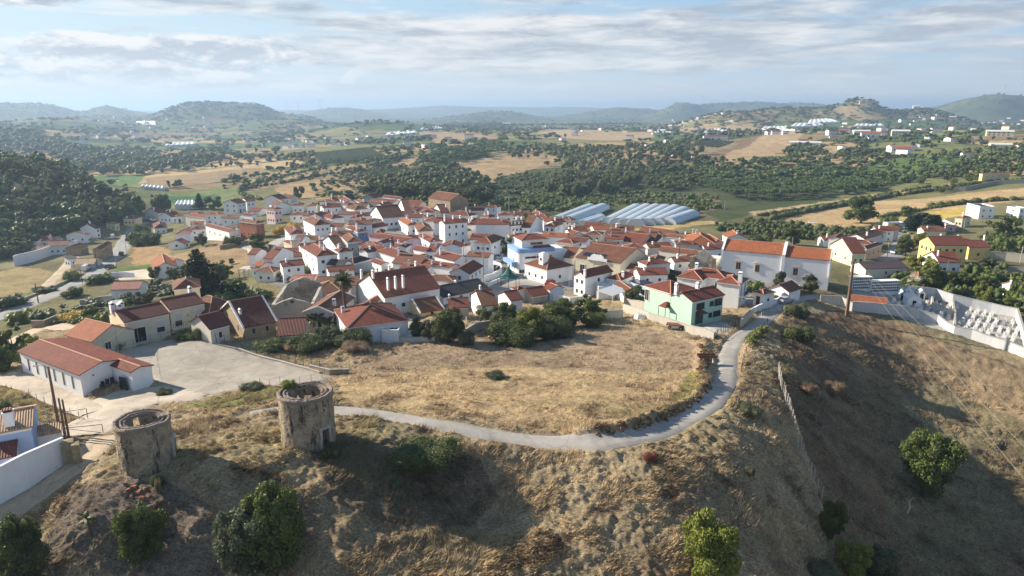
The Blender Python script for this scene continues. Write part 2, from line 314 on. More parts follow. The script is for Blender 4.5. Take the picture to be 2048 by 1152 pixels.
M_trim=plain('white_trim',(.78,.76,.72),.8); M_ridge=plain('ridge_mortar',(.52,.30,.20),.85)
M_glass=plain('window_glass',(.03,.04,.05),.12,0,.3); M_shut=plain('roller_shutter',(.60,.58,.54),.6); M_door=plain('door_wood',(.10,.045,.03),.6); M_green=plain('dark_green_paint',(.03,.09,.07),.5)
M_frame=plain('painted_frame',(.72,.71,.68),.6); M_dark=plain('dark_interior',(.015,.014,.013),.9); M_iron=plain('dark_iron',(.05,.05,.05),.5,.4); M_metal=plain('galvanised_metal',(.42,.42,.42),.4,.6)
M_wood=plain('weathered_pole_wood',(.20,.13,.09),.85,0,.3,4); M_conc=plain('concrete_post',(.46,.42,.36),.9,0,.25,2); M_bark=plain('tree_bark',(.13,.10,.075),.9,0,.3,5); M_solar=plain('solar_panel',(.02,.03,.07),.15,.2)
M_pvc=plain('greenhouse_film',(.50,.58,.64),.35,0,.15,.3); M_whitepl=plain('white_plastic',(.75,.76,.77),.5)
def asphalt(name,col,sc=1):
    m,q,bs=newmat(name); P=pos(q); c=q.mix(q.ramp(q.noise(P,.16*sc,7,.72,1.2),[(.30,0),(.70,1)]),tuple(x*.66 for x in col),tuple(x*1.3 for x in col))
    c=q.mix(q.ramp(q.noise(P,7,4,.8),[(.35,.35),(.6,0)]),c,tuple(x*.55 for x in col))
    vc=q.n('ShaderNodeTexVoronoi',feature='DISTANCE_TO_EDGE'); vm=q.n('ShaderNodeVectorMath',operation='ADD'); q.l(P,vm.inputs[0]); nn_=q.n('ShaderNodeTexNoise'); q.l(P,nn_.inputs[0]); nn_.inputs['Scale'].default_value=.6; nn_.inputs['Detail'].default_value=5; q.l(nn_.outputs['Color'],vm.inputs[1]); q.l(vm.outputs[0],vc.inputs[0]); vc.inputs['Scale'].default_value=.22
    c=q.mix(q.ramp(vc.outputs[0],[(.0,.6),(.012,0)]),c,tuple(x*.35 for x in col))
    c=q.mix(q.ramp(q.noise(P,.9,5,.7),[(.56,0),(.62,.30)]),c,tuple(x*.62 for x in col))
    w=q.n('ShaderNodeTexWave',i_Scale=.05,i_Distortion=14.0); q.l(P,w.inputs[0]); w.inputs['Detail'].default_value=4
    c=q.mix(q.ramp(w.outputs[1],[(.0,.10),(.04,0)]),c,tuple(x*.6 for x in col))
    q.l(c,bs.inputs['Base Color']); bump(q,bs,q.noise(P,12,3,.6),.02,.4); return m
M_road=asphalt('worn_asphalt',(.36,.34,.31)); M_street=asphalt('grey_asphalt',(.29,.29,.28)); M_yard=asphalt('yard_concrete',(.36,.325,.27)); M_cement=asphalt('pale_cement',(.50,.43,.34)); M_gravel=asphalt('beige_gravel',(.46,.36,.25)); M_cobble=asphalt('pale_cobbles',(.40,.38,.34))
# ---------------------------------------------------------------- roads (photo pixels of the centre line, width m)
def spline(P,step=1.2):
    P=[Vector(p) for p in P]; out=[]
    for i in range(len(P)-1):
        a=P[max(i-1,0)]; b_=P[i]; c=P[i+1]; d=P[min(i+2,len(P)-1)]; n_=max(2,int((c-b_).length/step))
        for k in range(n_):
            t=k/n_; out.append(.5*((2*b_)+(c-a)*t+(2*a-5*b_+4*c-d)*t*t+(3*b_-a-3*c+d)*t**3))
    out.append(P[-1]); return out
ROADS=[('road','M_road',3.0,'500 828;530 823;562 818;620 816;690 820;780 832;870 847;960 864;1040 876;1120 882;1200 883;1280 872;1340 853;1390 828;1425 800;1447 770;1455 735;1458 706;1480 672;1520 645;1560 612;1590 598;1640 590'),
 ('street','M_street',6.5,'-60 652;0 634;60 607;110 588;160 563;203 537;222 520;240 500;252 478;272 455;300 436;330 428'),
 ('track','M_gravel',3.6,'-40 1050;30 1010;90 975;135 942;165 918;190 893;215 872'),
 ('path','M_cement',7.0,'150 872;190 845;225 825;262 806;300 798;330 790'),
 ('path','M_cement',4.0,'0 752;50 762;100 783;150 806;190 822'),
 ('side_street','M_street',4.5,'1180 540;1120 575;1060 580;1005 555;985 525;972 505'),
 ('alley','M_cobble',4.5,'820 655;790 640;745 640'),
 ('alley','M_street',5,'540 530;600 545;680 552;740 560;790 575'),
 ('alley','M_street',5,'1440 580;1500 600;1560 610'),
 ('lane','M_cobble',5,'470 480;520 500;560 480;600 465'),
 ('lane','M_street',6,'1760 520;1790 508;1808 470;1800 440'),
 ('dirt_track','M_gravel',4,'70 598;95 570;118 548;135 530;150 512'),
 ('dirt_track','M_gravel',4.5,'20 690;60 665;100 650;140 655;200 640')]
POLYS=[('yard','M_yard','232 699;300 684;381 674;470 697;560 722;640 745;668 751;640 762;600 771;520 776;440 786;405 789;365 786;330 772;280 735'),
 ('forecourt','M_cement','176 802;240 778;330 770;420 786;395 800;330 803;262 822;215 815'),
 ('square','M_cobble','975 575;1000 560;1060 548;1120 560;1135 575;1120 590;1080 600;1000 605;965 600'),
 ('patio','M_cobble','790 672;815 658;870 662;880 672;845 680;800 683'),
 ('courtyard','M_cobble','1395 650;1440 640;1470 655;1440 668'),
 ('car_park','M_cement','225 545;290 538;340 546;330 556;240 560'),
 ('cemetery_ground','M_cobble','1705 580;1780 590;1850 602;1960 618;2028 632;2046 690;1960 668;1880 660;1790 632;1705 600')]
RW=[]
for nm,mt,w,s in ROADS:
    a=np.array([list(map(float,q.split())) for q in s.split(';')]); RW.append((nm,mt,w,spline([tuple(p) for p in G(a[:,0],a[:,1])])))
PW=[]
for nm,mt,s in POLYS:
    a=np.array([list(map(float,q.split())) for q in s.split(';')]); PW.append((nm,mt,G(a[:,0],a[:,1])))
def inpoly(x,y,P):
    x=np.asarray(x); res=np.zeros(x.shape,bool); n=len(P)
    bb=(x>=P[:,0].min())&(x<=P[:,0].max())&(y>=P[:,1].min())&(y<=P[:,1].max()); xs=x[bb]; ys=y[bb]; r=np.zeros(xs.shape,bool)
    for i in range(n):
        x1,y1=P[i][:2]; x2,y2=P[(i+1)%n][:2]
        c=((y1>ys)!=(y2>ys))&(xs<(x2-x1)*(ys-y1)/((y2-y1) if y2!=y1 else 1e-9)+x1); r^=c
    res[bb]=r; return res
def dline(x,y,P,lim=12):
    P=np.array([[p[0],p[1]] for p in P]); d=np.full(x.shape,1e3)
    bb=(x>=P[:,0].min()-lim)&(x<=P[:,0].max()+lim)&(y>=P[:,1].min()-lim)&(y<=P[:,1].max()+lim); xs=x[bb]; ys=y[bb]; m=np.full(xs.shape,1e3)
    for i in range(0,len(P)-1):
        a=P[i]; e=P[i+1]-a; L=e@e+1e-9; t=np.clip(((xs-a[0])*e[0]+(ys-a[1])*e[1])/L,0,1)
        m=np.minimum(m,np.hypot(xs-a[0]-t*e[0],ys-a[1]-t*e[1]))
    d[bb]=m; return d
GX=np.exp(LR)*np.sin(TH); GY=np.exp(LR)*np.cos(TH); RR=np.exp(LR)
sel=(RR<420)&(GY>0)
pave=np.zeros(GX.shape); edge=np.full(GX.shape,1e3)
for nm,mt,w,L in RW:
    d=np.full(GX.shape,1e3); d[sel]=dline(GX[sel],GY[sel],L); edge=np.minimum(edge,d-w/2)
for nm,mt,P in PW:
    m=np.zeros(GX.shape,bool); m[sel]=inpoly(GX[sel],GY[sel],P); edge[m]=-1
    d=np.full(GX.shape,1e3); d[sel]=dline(GX[sel],GY[sel],list(P)+[P[0]]); edge=np.where(m,np.minimum(edge,-d),np.minimum(edge,d))
pave=1-sstep(-.1,.9,edge)
# ---------------------------------------------------------------- land cover: colours in patches, each set out on the ground
def hsh(i,j,k=0):
    v=np.sin(i*127.1+j*311.7+k*74.7)*43758.5453; return v-np.floor(v)
def cells(x,y,sz,rot=.5):
    u=(x*math.cos(rot)+y*math.sin(rot))/sz; v=(-x*math.sin(rot)+y*math.cos(rot))/(sz*.62); iu=np.floor(u); iv=np.floor(v)
    f1=np.full(x.shape,9.);f2=np.full(x.shape,9.);idx=np.zeros(x.shape)
    for a in(-1,0,1):
        for c in(-1,0,1):
            pu=iu+a+.15+.7*hsh(iu+a,iv+c); pv=iv+c+.15+.7*hsh(iu+a,iv+c,3); d=np.maximum(np.abs(u-pu),np.abs(v-pv))*.6+.4*np.hypot(u-pu,v-pv)
            nr=d<f1; f2=np.where(nr,f1,np.minimum(f2,d)); idx=np.where(nr,hsh(iu+a,iv+c,9),idx); f1=np.where(nr,d,f1)
    return idx,f2-f1
wx=GX+fbm(GX/40,GY/40,3)*6*sstep(200,500,RR); wy=GY+fbm(GX/40+9,GY/40,3)*6*sstep(200,500,RR)
idx,bd=cells(wx,wy,170)
pal=np.array([(.44,.31,.16),(.11,.17,.055),(.40,.30,.16),(.20,.21,.08),(.07,.10,.04),(.50,.37,.19),(.13,.19,.06),(.30,.22,.12),(.10,.14,.05),(.24,.22,.10)])
C=pal[np.clip((idx*len(pal)).astype(int),0,len(pal)-1)]
WOODY=((idx*len(pal)).astype(int)%4==0)
kf=(sstep(1900,2900,RR)*.8)[...,None]; C=C*(1-kf)+np.array((.075,.10,.055))*kf
C=np.where((bd<.045)[...,None],np.array((.045,.065,.028)),C)
mid_=np.array((.19,.175,.09)); nr_=np.array((.40,.315,.195))
mixm=(1-sstep(430,620,RR))[...,None]; C=C*(1-mixm)+mid_*(1+.4*fbm(GX/25,GY/25,4))[...,None]*mixm
mixn=(1-sstep(150,185,RR+12*fbm(GX/14,GY/14,3)))[...,None]; C=C*(1-mixn)+nr_*mixn
COVER=[  # colour, edge wobble m, polygon in photo pixels
 ('.085 .105 .045',3,'960 385;1010 340;1150 335;1300 330;1420 350;1500 372;1700 385;1640 405;1540 420;1440 445;1400 420;1330 420;1200 430;1100 432;1000 425;900 395'),
 ('.12 .135 .06',3,'1000 392;1200 372;1330 385;1420 405;1300 415;1150 425;1040 425'),
 ('.20 .15 .10',2,'1225 428;1290 402;1400 385;1440 400;1430 425;1390 425;1380 430;1290 415'),
 ('.40 .28 .15',4,'600 398;540 378;640 360;735 348;835 310;850 322;862 340;830 352;740 375;720 400'),
 ('.36 .26 .14',4,'470 366;560 340;620 338;700 328;760 328;700 345;560 372;500 382'),
 ('.14 .15 .06',2,'725 338;812 330;824 352;735 358'),('.09 .12 .045',2,'622 306;740 294;778 316;690 326;640 328'),
 ('.12 .20 .065',2,'170 352;292 348;280 366;200 368'),('.19 .22 .09',4,'262 378;470 372;515 395;480 408;330 415;282 400'),('.07 .17 .07',1,'330 392;430 388;440 400;320 404'),
 ('.33 .24 .14',4,'292 356;520 334;545 348;300 376'),('.44 .34 .17',3,'480 360;640 332;650 338;520 368'),
 ('.38 .27 .16',3,'860 264;1005 268;1000 288;930 292;870 290'),('.42 .30 .17',4,'955 318;1040 300;1130 314;1090 330;1040 345;960 358;900 330'),('.40 .28 .16',3,'1160 312;1280 300;1340 310;1200 322'),
 ('.46 .33 .19',2,'1436 322;1490 296;1560 268;1606 268;1590 292;1540 320'),('.24 .16 .10',2,'1395 310;1480 280;1530 270;1560 268;1490 296;1436 322'),('.30 .24 .14',2,'1370 310;1400 288;1480 286;1440 300;1400 318'),
 ('.50 .36 .19',2,'1530 438;1640 424;1740 402;1860 396;1960 384;2100 372;2100 398;1980 408;1900 424;1800 440;1700 455;1660 458'),
 ('.48 .36 .20',2,'1500 424;1640 404;1760 386;1860 372;1880 380;1760 396;1640 416;1510 432'),
 ('.56 .42 .11',1,'1745 447;1850 424;1932 415;1940 428;1850 444;1770 452'),('.50 .38 .17',1,'1262 458;1340 446;1420 441;1452 446;1380 452;1290 464'),
 ('.20 .19 .10',3,'1470 470;1600 455;1720 470;1750 490;1640 500;1500 485'),('.42 .32 .17',3,'1980 478;2060 474;2060 490;1990 492'),
 ('.36 .28 .14',2,'-60 575;0 545;40 535;110 545;150 540;190 548;150 562;60 598;-60 625'),('.22 .24 .09',2,'-60 612;20 590;110 572;120 580;20 612;-60 640'),
 ('.42 .28 .15',1.5,'275 555;262 520;275 490;330 495;345 515;300 545'),('.36 .26 .15',2,'345 510;480 470;520 500;500 540;400 560;330 560'),('.15 .20 .06',1,'228 535;300 528;306 540;230 545'),
 ('.30 .24 .10',2,'-50 762;0 752;48 765;100 790;165 812;150 822;80 840;0 850'),
 ('.26 .25 .235',1.5,'520 560;560 470;620 430;700 415;860 410;1080 430;1200 470;1420 500;1560 570;1560 600;1400 600;1200 560;1100 600;960 610;800 650;700 640;600 600'),
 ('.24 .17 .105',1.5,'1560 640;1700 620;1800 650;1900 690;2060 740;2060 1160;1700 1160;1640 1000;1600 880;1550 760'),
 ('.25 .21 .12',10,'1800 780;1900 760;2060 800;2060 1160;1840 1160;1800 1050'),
 ('.34 .25 .15',2,'1800 655;1900 688;2060 742;2060 860;1960 800;1860 740;1790 690'),
 ('.25 .205 .16',2,'150 965;330 962;420 1010;450 1160;60 1160;110 1050'),
 ('.44 .32 .19',4,'1072 265;1140 258;1310 266;1300 282;1180 280;1100 272'),('.42 .31 .18',4,'1348 262;1420 248;1440 256;1380 266'),('.46 .34 .20',4,'1474 258;1555 247;1560 254;1500 262'),('.26 .27 .11',4,'1857 268;1942 252;1960 262;1900 276'),('.40 .30 .18',4,'1640 300;1700 286;1720 292;1670 308'),
 ('.24 .175 .12',2,'600 900;760 880;950 920;1000 1000;940 1060;760 1040;640 1000'),  # shade in the hollow right of the mill, painted as darker ground colour
 ('.50 .37 .21',1.5,'660 755;1000 735;1390 745;1400 790;1340 828;1230 862;1100 862;900 838;700 812'),
 ('.36 .27 .18',2,'700 700;1000 655;1280 650;1420 690;1400 740;1000 728;700 745'),
 ('.27 .26 .10',2.0,'440 792;560 778;562 800;480 815;400 820;360 815'),('.30 .27 .10',1.5,'1330 800;1385 745;1410 770;1370 812')]
Rs=(RR<2500)&(GY>0)&(np.abs(TH)<R(50)); xs,ys=GX[Rs],GY[Rs]; Cs=C[Rs]; rs=RR[Rs]
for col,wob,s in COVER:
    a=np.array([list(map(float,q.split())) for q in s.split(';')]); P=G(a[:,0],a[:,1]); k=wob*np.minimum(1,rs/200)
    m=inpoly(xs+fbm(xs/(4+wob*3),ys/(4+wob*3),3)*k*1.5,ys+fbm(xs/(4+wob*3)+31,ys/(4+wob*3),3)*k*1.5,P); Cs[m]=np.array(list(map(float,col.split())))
# wear, damp and thatch patches of the dry grass: irregular, metre to decametre sized
nb=1+.30*fbm(xs/9,ys/9,4)+.22*fbm(xs/1.7+7,ys/1.7,3); Cs=Cs*nb[:,None]
gr=np.clip(fbm(xs/22+3,ys/16,4)*1.6-.35,0,1)*(rs<170); Cs=Cs*(1-gr[:,None]*.5)+np.array((.17,.17,.07))*gr[:,None]*.5
br=np.clip(fbm(xs/3.2+13,ys/2.4,4)*1.9-.30,0,1)*(rs<170); Cs=Cs*(1-br[:,None]*.75)+np.array((.14,.085,.06))*br[:,None]*.75
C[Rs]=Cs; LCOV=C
kE=(1-sstep(.0,.7,np.abs(edge)))[...,None]*.6; C=C*(1-kE)+np.array((.40,.32,.21))*kE; LCOV=C
# bank on the inside of the bend, ditch and terrace steps, small relief, lowered ground under paving
def bankline(s,h,w,side):
    global HZ
    a=np.array([list(map(float,q.split())) for q in s.split(';')]); L=spline([tuple(p) for p in G(a[:,0],a[:,1])]); m=(RR<220)&(GY>0)
    d=dline(GX[m],GY[m],L,8); HZ[m]+=h*np.exp(-(d/w)**2)
bankline('1408 690;1404 712;1398 740;1410 770;1395 795;1350 822;1300 845;1240 862;1160 868',.9,.9,1)
bankline('700 808;800 820;900 838;1000 855;1100 866',.22,.6,1)
MIC=np.zeros(HZ.shape); q_=(RR<260)&(GY>0)&(np.abs(TH)<R(50)); x_,y_=GX[q_],GY[q_]
am=1-sstep(120,260,RR[q_]); fieldm=np.zeros(x_.shape)
a=np.array([(660,752),(1000,650),(1280,645),(1410,690),(1400,790),(1340,828),(1100,862),(700,812)],float); fieldm=inpoly(x_,y_,G(a[:,0],a[:,1])).astype(float)
tus=np.abs(fbm(x_/1.5+4,y_/1.1,3))*.55+fbm(x_/5.5,y_/4.5,3)*.55+fbm(x_/.5,y_/.42,2)*.13+(1-np.abs(fbm(x_/.9+9,y_/.75,2))*2)*.10
MIC[q_]=am*tus*(1-.62*fieldm)
HZ=HZ+MIC*(1-pave)-pave*.16
# ---------------------------------------------------------------- ground sheet
m,q,bs=newmat('ground_cover'); P=pos(q); at=q.n('ShaderNodeAttribute',attribute_name='Col')
mp=q.n('ShaderNodeMapping',i_0=P); mp.inputs['Rotation'].default_value=(0,0,.5); mp.inputs['Scale'].default_value=(1,2.2,1)
f1=q.noise(mp.outputs[0],3.2,8,.72,.4); f2=q.noise(P,.5,6,.6); f3=q.noise(mp.outputs[0],11,5,.7)
c=q.mix(1.0,at.outputs['Color'],q.ramp(f1,[(.32,.30),(.5,.92),(.66,1.6)]),'MULTIPLY')
c=q.mix(1.0,c,q.ramp(f2,[(.3,.82),(.7,1.18)]),'MULTIPLY'); c=q.mix(1.0,c,q.ramp(f3,[(.3,.8),(.7,1.2)]),'MULTIPLY')
q.l(c,bs.inputs['Base Color']); bs.inputs['Roughness'].default_value=.95; bs.inputs['Specular IOR Level'].default_value=.05
bump(q,bs,q.math('ADD',f1,q.math('MULTIPLY',f3,.6)),.22,1.0); M_ground=m
nl,nth=HZ.shape; V=np.c_[GX.ravel(),GY.ravel(),HZ.ravel()]
ii=np.arange(nl*nth).reshape(nl,nth); Fq=np.c_[ii[:-1,:-1].ravel(),ii[:-1,1:].ravel(),ii[1:,1:].ravel(),ii[1:,:-1].ravel()]
V=np.r_[V,[[0,0,float(HZ[0].mean())]]]; Fq=np.r_[Fq,np.c_[np.full(nth-1,len(V)-1),ii[0,1:],ii[0,:-1],ii[0,:-1]]] if False else Fq
Vc=np.c_[C.reshape(-1,3),np.ones(nl*nth)]
V=V[:-1]
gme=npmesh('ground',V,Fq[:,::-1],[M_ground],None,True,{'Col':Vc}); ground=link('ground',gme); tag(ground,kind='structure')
cb=MB(); zc=float(HZ[0].mean()); rim=[tuple(V[ii[0,j]]) for j in range(nth-1)]
for j in range(len(rim)): cb.face([(0,0,zc),rim[j],rim[(j+1)%len(rim)]])
g2=cb.obj('ground',M_ground); tag(g2,kind='structure')
def Hs(x,y): return float(H(np.array([x]),np.array([y]))[0])
# ---------------------------------------------------------------- paving
def ribbon(nm,mat,w,L,z=.2,seg=6):
    V=[];n_=len(L)
    for j,p in enumerate(L):
        d=(L[min(j+1,n_-1)]-L[max(j-1,0)]); d.z=0; d.normalize(); s=Vector((-d.y,d.x,0))
        ww=w*(1+.03*math.sin(j*.7)+.02*math.sin(j*2.3))
        for k in range(seg+1):
            q=p+s*ww*(k/seg-.5); V.append((q.x,q.y,0))
    V=np.array(V); V[:,2]=H(V[:,0],V[:,1])
    Z=V[:,2].reshape(n_,seg+1)
    Zs=Z.copy()
    for j in range(n_): Zs[j]=Z[max(0,j-2):j+3].mean()*.6+Z[max(0,j-1):j+2].mean(0)*.4
    ZZ=np.maximum(Zs,Z)+z-.08; ZZ[:,0]-=.17; ZZ[:,-1]-=.17; V[:,2]=ZZ.ravel()
    i=np.arange(n_*(seg+1)).reshape(n_,seg+1); Fq=np.c_[i[:-1,:-1].ravel(),i[:-1,1:].ravel(),i[1:,1:].ravel(),i[1:,:-1].ravel()]
    me=npmesh(nm,V,Fq,[mat],None,True); o=link(nm,me); tag(o,kind='structure'); return o
for nm,mt,w,L in RW: ribbon(nm,globals()[mt],w,L,.20)
def drape(nm,mat,P,z,step=.8):
    P=P[:,:2]; B=[]
    for i in range(len(P)):
        a=P[i]; c=P[(i+1)%len(P)]; k=max(1,int(np.hypot(*(c-a))/step)); B+= [a+(c-a)*t/k for t in range(k)]
    x0,y0=P.min(0); x1,y1=P.max(0); gx,gy=np.meshgrid(np.arange(x0,x1,step),np.arange(y0,y1,step)); gx=gx.ravel()+.001; gy=gy.ravel()
    m=inpoly(gx,gy,P); I=[Vector((a,c)) for a,c in zip(gx[m],gy[m])]; Bv=[Vector((float(p[0]),float(p[1]))) for p in B]
    r=geometry.delaunay_2d_cdt(Bv+I,[(i,(i+1)%len(Bv)) for i in range(len(Bv))],[],1,1e-4); xy=np.array([(p.x,p.y) for p in r[0]])
    me=bpy.data.meshes.new(nm); zz_=H(xy[:,0],xy[:,1])+z; ob_=set(r[3] and [] or []); nb_=len(Bv); zz_[:nb_]-=.16; me.from_pydata([tuple(p) for p in np.c_[xy,zz_]],[],[list(f) for f in r[2]]); me.materials.append(mat)
    me.polygons.foreach_set('use_smooth',[True]*len(me.polygons)); o=link(nm,me); tag(o,kind='structure'); return o
for k,(nm,mt,P) in enumerate(PW): drape(nm,globals()[mt],P,.17+.006*k)
print('terrain',time.time()-T0)
# ---------------------------------------------------------------- house builder
HS=.90; FOOT=[]; WMESH={}; MAXD=15
def winmesh(w,h,kind='w',glass=None,frame=None):
    k=(round(w,2),round(h,2),kind,glass.name if glass else '',frame.name if frame else '')
    if k in WMESH: return WMESH[k]
    g=glass or (M_door if kind=='d' else M_glass); f=frame or M_frame; m=MB(); t=.09
    m.box(-w/2,w/2,-.02,.03,0,h,0)
    fr=MB()
    for mm,mi in ((fr,1),):
        mm.box(-w/2-t,-w/2,-.02,.07,0,h+t,mi); mm.box(w/2,w/2+t,-.02,.07,0,h+t,mi); mm.box(-w/2,w/2,-.02,.07,h,h+t,mi)
        if kind=='w': mm.box(-w/2-t*1.6,w/2+t*1.6,-.02,.12,-.08,-.001,mi); mm.box(-.025,.025,.03,.05,0,h,mi)
        if kind=='s': mm.box(-w/2-t*1.6,w/2+t*1.6,-.02,.12,-.08,-.001,mi); m.box(-w/2,w/2,.03,.055,h*.45,h,2)
    me=m.mesh('door' if kind=='d' else 'window',[g,f,M_shut]); WMESH[k]=(me,fr.mesh('frame',[g,f,M_shut])); return WMESH[k]
def addwin(name,ms,par,loc,rz):
    o=link(name,ms[0],par,loc,rz); link('frame',ms[1],o); return o
def put_window(par,p,q,f,z,w=.9,h=1.1,kind='w',glass=None,frame=None,name=None):   # on the wall from local 2D point p to q (outside on the right hand)
    p=Vector(p);q=Vector(q);d=q-p; x=p+d*f; ang=math.atan2(d.y,d.x)+math.pi
    return addwin(name or ('door' if kind=='d' else 'window'),winmesh(w,h,kind,glass,frame),par,(x.x,x.y,z),ang)
CH={}
def chimney(par,x,y,z0,h,w=.5,d=.8,kind=0,rz=0):
    if w<=.5: w,d,h=.40,.58,h*.85
    k=(round(h,1),w,d,kind)
    if k not in CH:
        m=MB(); m.box(-w/2,w/2,-d/2,d/2,0,h)
        if kind==0:
            m.box(-w/2+.06,w/2-.06,-d/2+.06,d/2-.06,h,h+.25,1)
            for sx in(-1,1):
                for sy in(-1,1): m.box(sx*(w/2-.06)-.05,sx*(w/2-.06)+.05,sy*(d/2-.06)-.05,sy*(d/2-.06)+.05,h,h+.27,0)
            m.hexa([(-w/2-.05,-d/2-.05,h+.27),(w/2+.05,-d/2-.05,h+.27),(w/2+.05,d/2+.05,h+.27),(-w/2-.05,d/2+.05,h+.27)],[(-.05,-d/2,h+.5),(.05,-d/2,h+.5),(.05,d/2,h+.5),(-.05,d/2,h+.5)],0)
        elif kind==1:
            m.box(-w/2-.08,w/2+.08,-d/2-.08,d/2+.08,h,h+.12,0); m.box(-w/2+.08,w/2-.08,-d/2+.08,d/2-.08,h+.12,h+.3,1); m.box(-w/2,w/2,-d/2,d/2,h+.3,h+.38,2)
        CH[k]=m.mesh('chimney',[wallmat('white'),M_dark,rmat('red')])
    return link('chimney',CH[k],par,(x,y,z0),rz)
def locate(crop,A,B,C,base):
    pa=cp(crop,*A); u,dy,dz=ray(*pa)
    if isinstance(base,tuple):
        g=g1(*cp(crop,*base)); t=math.hypot(g.x,g.y)/math.hypot(u,dy); ze=CZ+dz*t
        a=Vector((float(u*t),float(dy*t))); h=ze-g.z
    else:
        ze=-10+base; a=None
        for i in range(12):
            q=onplane(*pa,ze); 
            if a is None: a=q.xy
            ze=.5*ze+.5*(Hs(q.x,q.y)+base)
        q=onplane(*pa,ze); a=q.xy.copy(); h=base
    def far(P): return onplane(*cp(crop,*P),ze).xy-a
    def fit(dirv,P):                      # length along dirv so that the end falls on P's image column
        uu=(cp(crop,*P)[0]-1024)/F; c,s_=math.cos(PITCH),math.sin(PITCH)
        fa=a.y*c-(ze-CZ)*s_; t=(uu*fa-a.x)/(dirv.x-uu*dirv.y*c); return t
    if isinstance(B,(int,float)):
        eC=far(C); p=Vector((-eC.y,eC.x)).normalized(); p=p if p.dot(a)>0 else -p; eB=p*B
    elif isinstance(C,(int,float)):
        eB=far(B); p=Vector((-eB.y,eB.x)).normalized(); p=p if p.dot(a)>0 else -p; eC=p*C
    else:
        eB=far(B); eC=far(C); la=(Vector(cp(crop,*B))-Vector(pa)).length; lc=(Vector(cp(crop,*C))-Vector(pa)).length
        # trust the edge whose slope in the picture errs least in depth
        qa=la/(1+abs(B[1]-A[1])*0); 
        if la>=lc:
            p=Vector((-eB.y,eB.x)).normalized(); p=p if p.dot(eC)>0 else -p; t=fit(p,C); eC=p*max(3,min(t,MAXD)) if t>0 else p*7
        else:
            p=Vector((-eC.y,eC.x)).normalized(); p=p if p.dot(eB)>0 else -p; t=fit(p,B); eB=p*max(3,min(t,MAXD)) if t>0 else p*7
    return a,eB,eC,ze,h
